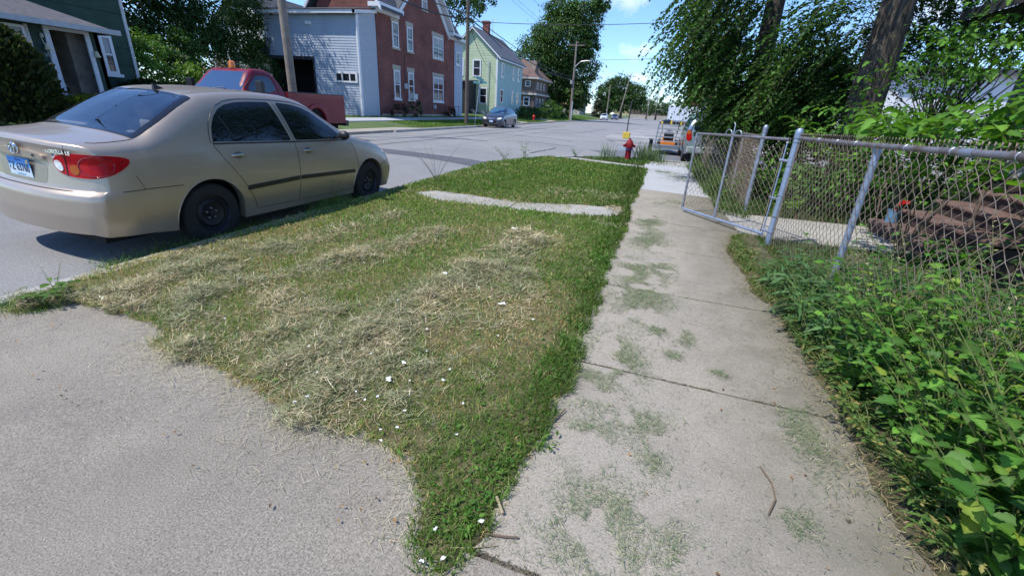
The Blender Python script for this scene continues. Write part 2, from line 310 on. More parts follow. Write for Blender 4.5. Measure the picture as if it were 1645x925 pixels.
# darker resurfaced strip and tar lines
draped('road_patch', [(-8.6, 12.0), (-5.7, 11.68), (-4.2, 11.2)], [(-8.6, 12.95), (-5, 12.66), (-4.2, 12.4)], asphalt_dark)
sheet('road_patch', [(-1.0, 17.4), (6, 17.3), (6, 23.2), (-.2, 22.6), (-2.5, 20.4)], -.1165, mat('asphalt_patch2', (.15, .152, .165), .85, var=.12, vs=.8, bump=.5, bs=140, spot=(150, .15)), .003)
for k, pl in enumerate([[(-4.16, 16.4), (-4.05, 18.), (-3.9, 19.9)], [(-6.5, 21), (-5, 21.8), (-3.4, 21.7)], [(-1.9, 29), (-1, 29.2), (.6, 28.9)], [(-9.4, 8), (-9.0, 15), (-8.8, 28), (-8.9, 50)], [(-3, 42), (-1.5, 44), (2, 45)], [(-10.5, 25), (-6, 25.6), (-4, 25.2)],[(-7.5,30),(-5.2,36),(-4.6,50)],[(-12,19),(-7,19.6)]]):
    b = MB(); w = .035
    q = []
    for i in range(len(pl)-1):
        for s_ in range(12):
            f = s_/12; q.append((pl[i][0]*(1-f)+pl[i+1][0]*f+random.uniform(-.06, .06), pl[i][1]*(1-f)+pl[i+1][1]*f))
    q.append(pl[-1])
    for i in range(len(q)-1):
        (ax, ay), (bx, by) = q[i], q[i+1]; L_ = math.hypot(bx-ax, by-ay) or 1; nx, ny = -(by-ay)/L_*w, (bx-ax)/L_*w
        b.add([(ax-nx, ay-ny, roadz(ax)+.007), (bx-nx, by-ny, roadz(bx)+.007), (bx+nx, by+ny, roadz(bx)+.007), (ax+nx, ay+ny, roadz(ax)+.007)], [(0, 1, 2, 3)])
    struct(b.build('tar_line', mat('tar', (.06, .06, .065), .7)))
# near block: raised earth with the walk, the apron and the corner kerb
CURB = [(-4.0, -8), (-4.0, 7.8), (-3.95, 9.6), (-3.8, 11.6), (-3.35, 13.6), (-2.75, 14.9), (-2.0, 15.9), (-1.1, 16.5), (0, 16.8), (1.6, 16.9), (30, 17.1)]
b = MB(); b.prism([(x, y) for x, y in CURB]+[(30, -8)], 'z', -.5, -.035); struct(b.build('block_soil', soil))
def strip(name, pl, w, z0, z1, m, side=1):
    """kerb following a polyline: w wide to its left (side 1)"""
    b = MB(); n = len(pl); off = []
    for i in range(n):
        a = Vector(pl[max(i-1, 0)]+(0,)); c = Vector(pl[min(i+1, n-1)]+(0,)); d = (c-a).normalized(); off.append((-d.y*side, d.x*side))
    vs = []
    for (x, y), (ox, oy) in zip(pl, off): vs += [(x, y, z0), (x+ox*w, y+oy*w, z0), (x+ox*w, y+oy*w, z1-.02), (x+ox*(w-.025), y+oy*(w-.025), z1), (x, y, z1)]
    fs = [(i*5+j, i*5+(j+1) % 5, (i+1)*5+(j+1) % 5, (i+1)*5+j) for i in range(n-1) for j in range(5)]+[(0, 1, 2, 3, 4), tuple(range((n-1)*5, n*5))]
    b.add(vs, fs); return struct(b.build(name, m))
strip('curb', [(-4.0, -8), (-4.0, 1.3), (-4.0, 7.8), (-3.95, 9.6), (-3.8, 11.6), (-3.35, 13.6), (-2.75, 14.9), (-2.0, 15.9), (-1.1, 16.5), (0, 16.8), (1.6, 16.9)], .16, -.3, .0, concrete_old)
strip('gutter', [(-4.163, -8), (-4.163, 7.8), (-4.11, 9.6), (-3.96, 11.6), (-3.51, 13.7)], .30, -.3, -.108, concrete_old)
strip('far_curb', [(-13.0, 21.6), (-13.0, 46.5), (-13.4, 47.3), (-14.4, 47.8)], .18, -.3, .02, concrete_old, -1)
strip('far_curb', [(-14.0, 50.4), (-13.2, 50.8), (-13.0, 51.6), (-13.0, 59), (-13.4, 60.2), (-14.6, 60.8)], .18, -.3, .02, concrete_old, -1)
strip('far_curb', [(-14.2, 66), (-13.2, 67), (-13.0, 69), (-13.0, 320)], .18, -.3, .02, concrete_old, -1)
# sidewalk slabs with open joints
def slabs(name, x0, x1, ys, z, m, skew=.07, gap=.011):
    for k in range(len(ys)-1):
        s0 = skew*(x1-x0)/1.3; a, c = ys[k]+gap/2, ys[k+1]-gap/2; b = MB(); dz = ((k*37) % 5-2)*.0012
        b.prism([(x0, a), (x1, a-s0), (x1, c-s0), (x0, c)], 'z', z-.1, z+dz); o = struct(b.build(name, m, bevel=.006))
slabs('sidewalk', -.36, 1.36, [.98, 2.35, 3.73, 5.13, 6.55, 8.0, 9.6], .004, concrete)
slabs('sidewalk', -.5, 1.5, [-2.6, -1.4, -.2, .98], .0, concrete_apron)
slabs('sidewalk', -.02, 1.30, [9.6, 11.4, 13.3, 15.2], .006, concrete_new, skew=.3)
sheet('corner_ramp', [(-.02, 15.0), (1.3, 14.8), (1.5, 16.6), (-.1, 16.5)], -.01, concrete_old)
sheet('carriage_walk', [(-3.75, 6.3), (-1.9, 6.27), (-1.91, 7.04), (-3.75, 7.02)], -.002, concrete_old)
sheet('carriage_walk', [(-1.88, 6.28), (-.37, 6.5), (-.37, 7.3), (-1.89, 7.06)], -.004, concrete_old)
sheet('corner_walk', [(-2.6, 14.75), (-.04, 13.75), (-.04, 14.2), (-2.3, 15.15)], -.001, concrete_old)
b = MB(); b.add([(-3.995, -6, -.03), (-.42, -6, -.004), (-.42, 1.2, -.004), (-1.5, 1.62, -.006), (-3.4, 1.95, -.012), (-3.995, 1.9, -.02), (-3.995, -6, -.2), (-.42, -6, -.2), (-.42, 1.2, -.2), (-1.5, 1.62, -.2), (-3.4, 1.95, -.2), (-3.995, 1.9, -.2)],
                [(0, 1, 2, 3, 4, 5), (0, 6, 7, 1), (1, 7, 8, 2), (2, 8, 9, 3), (3, 9, 10, 4), (4, 10, 11, 5), (5, 11, 6, 0)]); struct(b.build('driveway_apron', concrete_apron))
# walk inside the yard from the gate to the steps
slabs('yard_walk', 1.75, 3.44, [6.35, 7.95], .002, concrete_old, skew=-.05)
sheet('yard_walk', [(1.38, 6.5), (1.74, 6.45), (1.74, 7.9), (1.34, 8.1)], .0, concrete_old)
# far side: driveway crossing, walk, second driveway
sheet('far_driveway', [(-13.02, 11.5), (-13.02, 25.5), (-16.6, 21.4), (-18, 21.3), (-24, 26.4), (-26, 26.4), (-26, 11.5)], .0, concrete, .3)
b = MB(); b.slab([(-16.9, 21.5, .375), (-15.9, 21.5, .27), (-15.9, 30, .27), (-16.9, 30, .375)], .1); struct(b.build('far_sidewalk', concrete_new)); b = MB(); b.slab([(-16.9, 30.02, .37), (-15.9, 30.02, .265), (-15.9, 120, .265), (-16.9, 120, .37)], .1); struct(b.build('far_sidewalk', concrete_old))
b = MB(); b.slab([(-13.02, 47.9, .03), (-13.02, 50.3, .03), (-22, 50.3, .5), (-22, 47.9, .5)], .1); struct(b.build('far_driveway', concrete))
b = MB(); b.slab([(-13.02, 60.8, .03), (-13.02, 66, .03), (-22, 66, .6), (-22, 60.8, .6)], .1); struct(b.build('far_driveway', concrete))
# forecourt of the lot on the right beyond the cross street: worn concrete with a low kerb edge
b = MB(); b.prism([(-3.1, 34), (-2.5, 29.2), (-1.7, 26.7), (-.8, 25.8), (.8, 25.6), (9, 25.4), (30, 25), (30, 60), (-1.2, 60)], 'z', -.2, -.06); struct(b.build('lot_apron', mat('lot_concrete', (.36, .345, .32), .9, var=.2, vs=.3, bump=.3, bs=60, col2=(.2, .2, .2), thr=(.42, .62)), bevel=.03))
# ---------------------------------------------------------------- grass, hay, clippings (nobody could count them)
def poly_area_pts(poly, n):
    p = np.array(poly); lo, hi = p.min(0), p.max(0); q = rng.uniform(lo, hi, (n, 2)); return q[inpoly(q[:, 0], q[:, 1], poly)]
def warp(x, y, a=.05):
    return x+(noise2(x, y, 3, 3, 2.4)-.5)*2*a+(noise2(x, y, 8, 2, 9)-.5)*.1, y+(noise2(x, y, 4, 3, 2.4)-.5)*2*a+(noise2(x, y, 6, 2, 9)-.5)*.1
def haydens(x, y):
    n = noise2(x, y, 11, 4, 3.2); d = np.zeros(x.shape)
    for pl, w, a in ((ROW_A, .27, 1.1), (ROW_B, .22, 1.), (ROW_C, .2, .8), (ROW_D, .3, .7)): d = np.maximum(d, a*np.exp(-(segdist(x, y, pl)/w)**2))
    xw, yw = warp(x, y, .2); hp = inpoly(xw, yw, HAYPOLY); d = np.maximum(d, hp*(.55*np.clip((n-.36)*3.4, 0, 1)))
    lo = np.clip((2.6-y)/.9, 0, 1)*np.clip((-.95-x)/.3, 0, 1); d = np.maximum(d, .9*lo*np.clip(n*1.7-.25, 0, 1))
    far = (y > 5)*np.clip((noise2(x, y, 21, 3, .9)-.62)*5, 0, .35); d = np.maximum(d, far)
    return d*np.clip(n*2.6-.55, .2, 1.25)
def bumpz(x, y): return (noise2(x, y, 2, 3, 1.3)-.5)*.035
def hayz(x, y): return .095*np.clip(haydens(x, y)-.3, 0, .8)*np.clip(noise2(x, y, 31, 3, 6)*2.6-.55, .05, 1.4)
GRASS = [(x-.26 if x < -3.75 and 2.3 < y < 12 else x, y) for x, y in GRASS]; GP = GRASS; gx = np.linspace(-4.0, -.05, 150); gy = np.linspace(.8, 16, 420)
X_, Y_ = np.meshgrid(gx, gy); Xw, Yw = warp(X_, Y_)
GOK = lambda x, y: inpoly(*warp(x, y), GP) & ~inpoly(*warp(x, y, .05), PATH)
# soil skin under the grass: follows bumps; drops under the slabs outside the grass outline
ins = GOK(X_, Y_) & (X_ > -3.98)
ins2 = ins.copy(); ins2[1:] &= ins[:-1]; ins2[:-1] &= ins[1:]; ins2[:, 1:] &= ins[:, :-1]; ins2[:, :-1] &= ins[:, 1:]
Z_ = np.where(ins2, .012+bumpz(X_, Y_)*.6+hayz(X_, Y_)*.6, -.06)
V = np.stack([X_.ravel(), Y_.ravel(), Z_.ravel()], 1); i_ = np.arange(X_.size).reshape(X_.shape)
F = np.stack([i_[:-1, :-1].ravel(), i_[:-1, 1:].ravel(), i_[1:, 1:].ravel(), i_[1:, :-1].ravel()], 1)
keep = (Z_.ravel()[F] > -.05).any(1)
thatch = mat('thatch', (.22, .175, .09), .95, var=.4, vs=9, bump=1., bs=90, col2=(.10, .12, .035), thr=(.4, .6))
struct(npmesh('parkway_soil', V, F[keep], thatch, smooth=True))
def blades(x, y, z, h, w, lean, col, az=None, curl=.5, face=None):
    """one blade = quad + tip; returns V, F4, F3, C"""
    n = len(x); az = rng.uniform(0, 2*np.pi, n) if az is None else az; wa = rng.uniform(0, 2*np.pi, n) if face is None else face
    dx, dy = np.cos(az), np.sin(az); wx, wy = np.cos(wa)*w/2, np.sin(wa)*w/2; lx = np.sin(lean); lz = np.cos(lean)
    m = .55; V = np.zeros((n, 5, 3), np.float32)
    V[:, 0] = np.stack([x-wx, y-wy, z], 1); V[:, 1] = np.stack([x+wx, y+wy, z], 1)
    mx_, my_, mz_ = x+dx*h*m*lx, y+dy*h*m*lx, z+h*m*lz
    V[:, 2] = np.stack([mx_+wx*.8, my_+wy*.8, mz_], 1); V[:, 3] = np.stack([mx_-wx*.8, my_-wy*.8, mz_], 1)
    l2 = np.minimum(lean+curl, 1.75); V[:, 4] = np.stack([mx_+dx*h*(1-m)*np.sin(l2), my_+dy*h*(1-m)*np.sin(l2), mz_+h*(1-m)*np.cos(l2)], 1)
    b = np.arange(n)[:, None]*5; return V.reshape(-1, 3), b+np.array([[0, 1, 2, 3]]), b+np.array([[3, 2, 4]]), np.repeat(col, 5, 0)
def bl_obj(name, parts, m, parent=None, kind='stuff'):
    off = 0; Vs, F4, F3, C = [], [], [], []
    for v, f4, f3, c in parts: Vs.append(v); F4.append(f4+off); F3.append(f3+off); C.append(c); off += len(v)
    o = npmesh(name, np.concatenate(Vs), [np.concatenate(F4), np.concatenate(F3)], m, parent, np.concatenate(C))
    if kind: tag(o, kind=kind)
    return o
def pal(n, cols, wts, jit=.18):
    c = np.array(cols)[rng.choice(len(cols), n, p=np.array(wts)/sum(wts))]; return c*rng.uniform(1-jit, 1+jit, (n, 1))*rng.uniform(.93, 1.07, (n, 3))
grass_m = leaf_mat('grass_blade', .3, .5, .3); hay_m = leaf_mat('hay_blade', .15, .7, .2)
parts = []
for (y0, y1, dens, wd, hs) in ((.7, 2.2, 12500, .0036, 1.), (2.2, 3.6, 9000, .0048, 1.), (3.6, 6, 5000, .0072, 1.05), (6, 10, 2800, .011, 1.2), (10, 17, 1300, .018, 1.4)):
    n = int(dens*(y1-y0)*4.2); x = rng.uniform(-4.1, .1, n); y = rng.uniform(y0, y1, n)
    ok = GOK(x, y) & (x > -4.14-(y > 2.6)*rng.exponential(.02, n)); x, y = x[ok], y[ok]
    hd = haydens(x, y); nn = noise2(x, y, 5, 4, 2.2)
    br = inpoly(*warp(x, y, .25), BROWN)*np.clip(nn*2.2-.5, 0, 1)
    edge = np.clip(1-np.abs(x+.2)/.22, 0, 1)*(y > 1.6)*np.clip(noise2(x, y, 19, 3, 2.6)*2-.3, 0, 1); rightside = np.clip((x+.85)/.5, 0, 1)
    keepp = rng.random(len(x)) < np.clip(1.05-hd*.9+edge*.3, .08, 1); x, y, hd, nn, br, edge, rightside = [q[keepp] for q in (x, y, hd, nn, br, edge, rightside)]
    n = len(x); lush = np.clip((y-5)/3, 0, 1)*.5+rightside*.75+edge+np.clip(nn*1.6-.6, 0, 1)*.45-br*1.2-np.clip((-3.0-x)/.6, 0, 1)*.5*(y < 4.5)-np.clip((1.75-y)/.4, 0, 1)*.45*(x < -.7)
    g = pal(n, [(.13, .25, .032), (.19, .33, .048), (.085, .17, .022), (.28, .40, .09)], [4, 3.5, 3, 1.5])*np.where(y > 6.3, .78, 1)[:, None]; g = g*(1-.42*np.clip(rightside*.6+edge, 0, 1))[:, None]; t_ = pal(n, [(.52, .39, .16), (.42, .34, .12), (.64, .52, .26), (.33, .16, .06)], [4, 4, 2, 1.4])
    p = np.clip(.50+.62*lush+.75*(noise2(x, y, 27, 3, 1.1)-.5), .08, .95); isg = rng.random(n) < p; c = np.where(isg[:, None], g, t_)
    clump = noise2(x, y, 15, 2, 14); h = hs*(.022+.030*clump+.035*edge+.012*np.clip(lush, 0, 1))*rng.uniform(.6, 1.35, n)*np.where(isg, 1, .85)
    lean = rng.uniform(.1, 1.0, n)+np.where(isg, 0, .35)
    parts.append(blades(x, y, .006+bumpz(x, y)*.6+hayz(x, y)*.5, h, wd*rng.uniform(.7, 1.4, n), lean, c))
bl_obj('parkway_grass', parts, grass_m)
# cut grass lying in rows, dried on top, grey green inside
parts = []
for (y0, y1, dens, wd, L_) in ((.9, 2.4, 14000, .0035, .055), (2.4, 4, 8500, .0048, .065), (4, 8.5, 3400, .0078, .085), (8.5, 14, 800, .013, .12)):
    n = int(dens*(y1-y0)*4.2); x = rng.uniform(-4.1, -.2, n); y = rng.uniform(y0, y1, n); xw, yw = warp(x, y, .16)
    hd = haydens(x, y); ok = (rng.random(n) < np.clip(hd*1.25, 0, 1)) & inpoly(xw, yw, GP) & (x > -4.); x, y, hd = x[ok], y[ok], hd[ok]; n = len(x)
    gn = noise2(x, y, 41, 3, 2.5); dry = pal(n, [(.62, .51, .31), (.47, .38, .22), (.76, .67, .47), (.27, .20, .11)], [4, 4, 2, 3.4], .3); gr = pal(n, [(.30, .31, .17), (.17, .19, .09), (.44, .42, .26)], [3, 2.6, 2], .3); top_ = hayz(x, y)
    c = np.where((rng.random(n) < np.clip(gn*2.1-.45, .1, .8))[:, None], gr, dry)
    top = hayz(x, y)+bumpz(x, y)*.6; z = .008+rng.uniform(0, 1, n)*(.010+top*1.15+.012*hd); lean = rng.uniform(1.15, 1.62, n)
    parts.append(blades(x, y, z, L_*rng.uniform(.5, 1.6, n), wd*rng.uniform(.6, 1.4, n), lean, c, curl=rng.uniform(-.7, .4, n)))
bl_obj('cut_grass', parts, hay_m)
# strewn cuttings on the walk, the apron edge and the yard edge
CL = [(.17, 5.48, .22, .5), (.1, 3.35, .2, .35), (-.01, 2.57, .16, .2), (.24, 3.6, .16, .35), (.26, 2.97, .09, .1), (.36, 2.62, .06, .06), (.18, 1.87, .17, .12), (-.05, 1.72, .14, .08), (.24, 1.63, .07, .12), (.13, 1.30, .08, .13), (.31, 1.22, .08, .1), (.76, 1.47, .08, .10), (.86, 1.30, .07, .06),
      (.16, 6.5, .2, .4), (.3, 4.4, .14, .3), (.05, 4.3, .15, .3), (.62, 2.5, .05, .04), (.5, 8.2, .35, .4), (-.1, 2.1, .12, .25), (.45, 2.9, .05, .12), (.95, 2.1, .1, .3), (-.02, 1.3, .12, .2), (.05, 1.12, .2, .1), (.9, 12, .35, .5), (.5,13,.3,.4), (.25,.93,.2,.1), (.9,1.1,.15,.15),(.1,3.9,.2,.5),(.05,2.35,.15,.2)]
parts = []
for cx, cy, sx, sy in CL:
    n = int(8200*(sx*sy)*7*(1 if cy < 3 else .5 if cy < 7 else .12))+60; x = rng.normal(cx, sx*.62, n); y = rng.normal(cy, sy*.62, n)
    k = (noise2(x, y, 51, 4, 7) > .44) & (x > -.6) & (x < 1.34); x, y = x[k], y[k]; n = len(x); s_ = .7+.22*cy
    parts.append(blades(x, y, np.full(n, .008)+rng.uniform(0, .008, n), .026*s_*rng.uniform(.4, 1.5, n), .0022*s_*rng.uniform(.6, 1.3, n), rng.uniform(1.3, 1.6, n), pal(n, [(.21, .26, .14), (.15, .20, .10), (.29, .32, .18), (.46, .42, .25)], [4, 4, 2, 1]), curl=.1))
n = 9000; x = rng.uniform(-.35, 1.32, n); y = 1+rng.uniform(0, 1, n)**1.6*8; k = rng.random(n) < np.clip(noise2(x, y, 61, 4, 2.4)*2.4-.75, .04, 1); x, y = x[k], y[k]; n = len(x)
parts.append(blades(x, y, np.full(n, .008), .022*(.7+.2*y)*rng.uniform(.4, 1.5, n), .002*(.7+.22*y), rng.uniform(1.4, 1.6, n), pal(n, [(.17, .21, .12), (.25, .2, .12), (.4, .37, .24)], [4, 1, 1]), curl=.05))
# fringe of loose hay on the apron along the grass
n = 22000; x = rng.uniform(-3.6, -.4, n); y = rng.uniform(.9, 1.9, n); xw, yw = warp(x, y, .16); d = segdist(xw, yw, GRASS[3:12]); k = (d < rng.exponential(.085, n)); x, y = x[k], y[k]; n = len(x)
parts.append(blades(x, y, np.full(n, .002), .045*rng.uniform(.4, 1.6, n), np.full(n, .002), rng.uniform(1.3, 1.6, n), pal(n, [(.48, .43, .28), (.30, .31, .18), (.58, .52, .36)], [3, 2, 2]), curl=.1))
n = 1500; x = rng.uniform(-3.9, -.5, n); y = rng.uniform(.9, 1.6, n); parts.append(blades(x, y, np.full(n, .001), .02*rng.uniform(.4, 1.5, n), np.full(n, .002), rng.uniform(1.4, 1.6, n), pal(n, [(.3, .28, .18), (.2, .2, .13), (.16, .1, .06)], [3, 2, 1]), curl=.05))
n = 5200; x = rng.uniform(-3.8, -.2, n); y = 6.2+(x+3.8)*.03+rng.uniform(0, 1.2, n); k = (noise2(x, y, 83, 3, 1.6)+.3*np.exp(-((x+2.0)/.7)**2) > rng.uniform(.36, .7, n)); x, y = x[k], y[k]; n = len(x)
parts.append(blades(x, y, np.full(n, .002), .05*rng.uniform(.4, 1.6, n), np.full(n, .006), rng.uniform(.6, 1.6, n), pal(n, [(.44, .38, .22), (.22, .28, .08), (.30, .27, .16)], [3, 3, 2]), curl=.2))
bl_obj('grass_cuttings', parts, hay_m)
# soil and leaf crumbs creeping over the walk from the weeds
ys_ = np.linspace(1.25, 6.3, 170); ed = np.interp(ys_, [1.25, 1.56, 2.4, 3.47, 4.2, 4.59, 5.4, 6.3], [1.20, 1.17, 1.19, 1.20, 1.10, 1.06, 1.10, 1.30])+(noise2(ys_, ys_*0, 33, 4, 3.)-.5)*.16
V = []
for y_, e_ in zip(ys_, ed):
    for t_ in np.linspace(0, 1, 9): V.append((e_+(1.5-e_)*t_, y_, .0075+.03*math.sin(t_*1.5)+.008*(noise2(np.array([e_+t_]), np.array([y_]), 4, 2, 14)[0]-.5)*(t_ > 0)))
i_ = np.arange(len(ys_)*9).reshape(-1, 9); struct(npmesh('soil_edge', np.array(V), np.stack([i_[:-1, :-1].ravel(), i_[:-1, 1:].ravel(), i_[1:, 1:].ravel(), i_[1:, :-1].ravel()], 1), mat('edge_soil', (.16, .13, .075), .95, var=.4, vs=12, bump=1., bs=90, col2=(.09, .085, .04), thr=(.4, .6)), smooth=True))
n = 7000; y = rng.uniform(1.2, 6.3, n); x = np.interp(y, ys_, ed)+rng.normal(.05, .10, n); k = x < 1.5; x, y = x[k], y[k]; n = len(x)
y2 = rng.uniform(3.3, 6.3, 5200); x2 = np.interp(y2, ys_, ed)+.02+np.abs(rng.normal(0, .16, 5200)); k = (x2 < 1.6) & (noise2(x2, y2, 57, 3, 4) > .36); x2, y2 = x2[k], y2[k]; m_ = len(x2)
bl_obj('edge_weeds', [blades(x2, y2, np.full(m_, .012), .06*rng.uniform(.3, 1.5, m_), np.full(m_, .008), rng.uniform(.2, 1.3, m_), pal(m_, [(.12, .19, .04), (.08, .15, .03), (.24, .20, .09), (.17, .23, .07)], [3, 3, 2, 2]))], grass_m)
bl_obj('edge_litter', [blades(x, y, np.full(n, .012)+rng.uniform(0, .02, n), .030*rng.uniform(.4, 1.5, n), np.full(n, .004), rng.uniform(.9, 1.6, n), pal(n, [(.34, .26, .14), (.22, .16, .09), (.14, .18, .06), (.45, .38, .22)], [3, 3, 3, 1]), curl=.1)], hay_m)
# joint grit and moss lines
for yj, sk in ((2.35, 1), (3.73, 1), (5.13, 1), (6.55, 1), (.98, 1)):
    n = 900; t_ = rng.uniform(0, 1, n); x = -.36+1.72*t_; y = yj-.09*t_+rng.normal(0, .006, n); k = noise2(x, y, 71, 3, 4) > .38
    parts_ = blades(x[k], y[k], np.full(k.sum(), .0), .012*rng.uniform(.4, 1.4, k.sum()), np.full(k.sum(), .003), rng.uniform(.4, 1.4, k.sum()), pal(k.sum(), [(.11, .14, .05), (.16, .13, .07), (.07, .08, .04)], [2, 2, 1]))
    bl_obj('joint_moss', [parts_], grass_m)
# ---------------------------------------------------------------- cars: one lofted shell, parts laid on its real surface
paint_beige = mat('paint_beige', (.45, .37, .285), .34, metal=.5, var=.05, vs=1.5, coat=.5)
black_trim = mat('black_trim', (.018, .018, .02), .45, var=.1)
rubber = mat('rubber', (.018, .018, .019), .85, var=.2, vs=9, col2=(.04, .036, .03), thr=(.5, .8))
steel_black = mat('steel_black', (.022, .024, .030), .5, metal=.3, var=.25, vs=12)
dark_void = mat('dark_void', (.008, .008, .009), .9, var=.1)
seam_m = mat('seam', (.03, .028, .024), .7, var=.05)
chrome = mat('chrome', (.75, .76, .78), .12, metal=1., var=.05)
glass_rear = glass_mat('glass_rear', (.66, .72, .76), 2.3)
glass_dark = mat('glass_dark', (.006, .008, .011), .035, var=.3, vs=3, spec=.75)
red_lens = mat('red_lens', (.42, .002, .006), .15, var=.25, vs=14, coat=.12, bump=.12, bs=60, spec=.15)
amber_lens = mat('amber_lens', (.40, .085, .004), .25, var=.15, coat=.1, spec=.2); clear_lens = mat('clear_lens', (.72, .72, .70), .2, var=.25, vs=26, coat=.8, bump=.2, bs=80)
def catmull(P, per):
    out = []; n = len(P)
    for i in range(n-1):
        p0 = P[max(i-1, 0)]; p1, p2 = P[i], P[i+1]; p3 = P[min(i+2, n-1)]; k = per
        for j in range(k):
            t = j/k; out.append(.5*((2*p1)+(-p0+p2)*t+(2*p0-5*p1+4*p2-p3)*t*t+(-p0+3*p1-3*p2+p3)*t**3))
    out.append(P[-1]); return np.array(out)
class Shell:
    """T rows: x zl wl zm wm zb wb zr wr zt ; rear/front(z)->x offset profiles"""
    def __init__(s, T, wheels, r_arch, rear=None, front=None, plan=(.16, .20), zc=.30):
        T = np.array(T, float); xs = T[:, 0]; x0, x1 = xs[0], xs[-1]; st = set(np.round(np.arange(x0, x1, .032), 4)) | {x1}
        for d in (.004, .012, .025, .045): st |= {x0+d, x1-d}
        for wx in wheels:
            for a in np.linspace(0, math.pi, 29): st.add(wx+r_arch*math.cos(a))
            st |= {wx-r_arch-.0015, wx+r_arch+.0015}
        st = np.array(sorted(st)); C = {k: pchip(xs, T[:, i+1], st) for i, k in enumerate(('zl', 'wl', 'zm', 'wm', 'zb', 'wb', 'zr', 'wr', 'zt'))}
        NA, NB = 26, 30; rows = []
        for i, x in enumerate(st):
            c = {k: v[i] for k, v in C.items()}
            P = np.array([(c['wl'], c['zl']), (c['wm'], c['zm']), (c['wb'], c['zb']), (c['wr'], c['zr']), (c['wr']*.55, c['zr']+(c['zt']-c['zr'])*.78), (0, c['zt'])])
            cv = catmull(P, 40); cv[:, 0] = np.maximum(cv[:, 0], 0); za = c['zl']
            for wx in wheels:
                if abs(x-wx) <= r_arch+1e-6: za = max(za, zc+math.sqrt(max(r_arch**2-(x-wx)**2, 0)))
            low = cv[:81]; k = int(np.searchsorted(low[:, 1], za)); k = min(max(k, 0), 70)
            if k > 0: f = (za-low[k-1, 1])/(low[k, 1]-low[k-1, 1]+1e-9); p0 = low[k-1]*(1-f)+low[k]*f; low = np.vstack([p0, low[k:]])
            def resamp(c_, n):
                d = np.concatenate([[0], np.cumsum(np.hypot(*np.diff(c_, axis=0).T))]); t = np.linspace(0, d[-1], n); return np.stack([np.interp(t, d, c_[:, 0]), np.interp(t, d, c_[:, 1])], 1)
            sec = np.vstack([resamp(low, NA), resamp(cv[80:], NB)[1:]])
            e = min(x-x0, x1-x); f = 1-.075*(1-min(e/.05, 1))**2 if e < .05 else 1.
            sec = sec*[f, 1]; sec[:, 1] = (sec[:, 1]-.62)*(1-(1-f)*.9)+.62
            fl = np.array([(sec[0, 0]-.09, sec[0, 1]+.015), (sec[0, 0]-.025, sec[0, 1]+.004)]); rows.append(np.vstack([fl, sec]))
        A = np.array(rows); ns, npt = A.shape[:2]; s.ns, s.npt = ns, npt
        X = np.repeat(st[:, None], npt, 1); Y = A[..., 0]; Z = A[..., 1]
        def deform(X, Y, Z):
            k = np.clip(1-(X-x0)/.75, 0, 1)**2; g = np.interp(Z, *zip(*rear)) if rear else 0
            kf = np.clip(1-(x1-X)/.75, 0, 1)**2; gf = np.interp(Z, *zip(*front)) if front else 0
            return X+k*(g+plan[0]*np.abs(Y/.8)**2.6)-kf*(gf+plan[1]*np.abs(Y/.8)**2.6)
        V = []; F = []
        L_ = np.stack([deform(X, Y, Z), Y, Z], -1); Rr = np.stack([deform(X, Y, Z), -Y, Z], -1)
        # closed ring order: left lower..top..right lower
        ring = np.concatenate([L_, Rr[:, ::-1][:, 1:]], 1); m = ring.shape[1]; V = ring.reshape(-1, 3); idx = np.arange(ns*m).reshape(ns, m)
        F = np.stack([idx[:-1, :-1].ravel(), idx[:-1, 1:].ravel(), idx[1:, 1:].ravel(), idx[1:, :-1].ravel()], 1)
        Vl = [V]; Fl = [F]; n = len(V)
        for e, flip in ((0, 1), (ns-1, 0)):           # end faces
            K = 22; half = npt; g = np.zeros((half, K+1), int); pts = []
            for r in range(half):
                yl, z = A[e, r]
                for c_ in range(K+1):
                    if c_ == 0: g[r, c_] = idx[e, r]
                    elif c_ == K: g[r, c_] = idx[e, m-1-r]
                    elif r == half-1: g[r, c_] = idx[e, half-1]
                    else: y = yl*(1-2*c_/K); pts.append((st[e], y, z)); g[r, c_] = n+len(pts)-1
            pts = np.array(pts); pts[:, 0] = deform(pts[:, 0], pts[:, 1], pts[:, 2]); n += len(pts); Vl.append(pts)
            f = np.stack([g[:-1, :-1].ravel(), g[:-1, 1:].ravel(), g[1:, 1:].ravel(), g[1:, :-1].ravel()], 1); Fl.append(f if flip else f[:, ::-1])
        s.V = np.vstack(Vl); s.F = np.vstack(Fl); s.bvh = BVHTree.FromPolygons([tuple(v) for v in s.V], [tuple(f) for f in s.F])
    def body(s, name, m, parent, cut=None, cut2=None):
        F = s.F
        for c in (cut, cut2):
            if c:
                ce = s.V[F].mean(1); inside = c(ce); F = F[~inside]
        b = bmesh.new(); vs = [b.verts.new(v) for v in s.V]
        for f in F:
            k = list(dict.fromkeys(int(i) for i in f))
            if len(k) > 2:
                try: b.faces.new([vs[i] for i in k])
                except ValueError: pass
        bmesh.ops.remove_doubles(b, verts=b.verts, dist=.0004); bmesh.ops.recalc_face_normals(b, faces=b.faces)
        me = bpy.data.meshes.new(name); b.to_mesh(me); b.free(); return link(name, me, m, parent, True, 50)
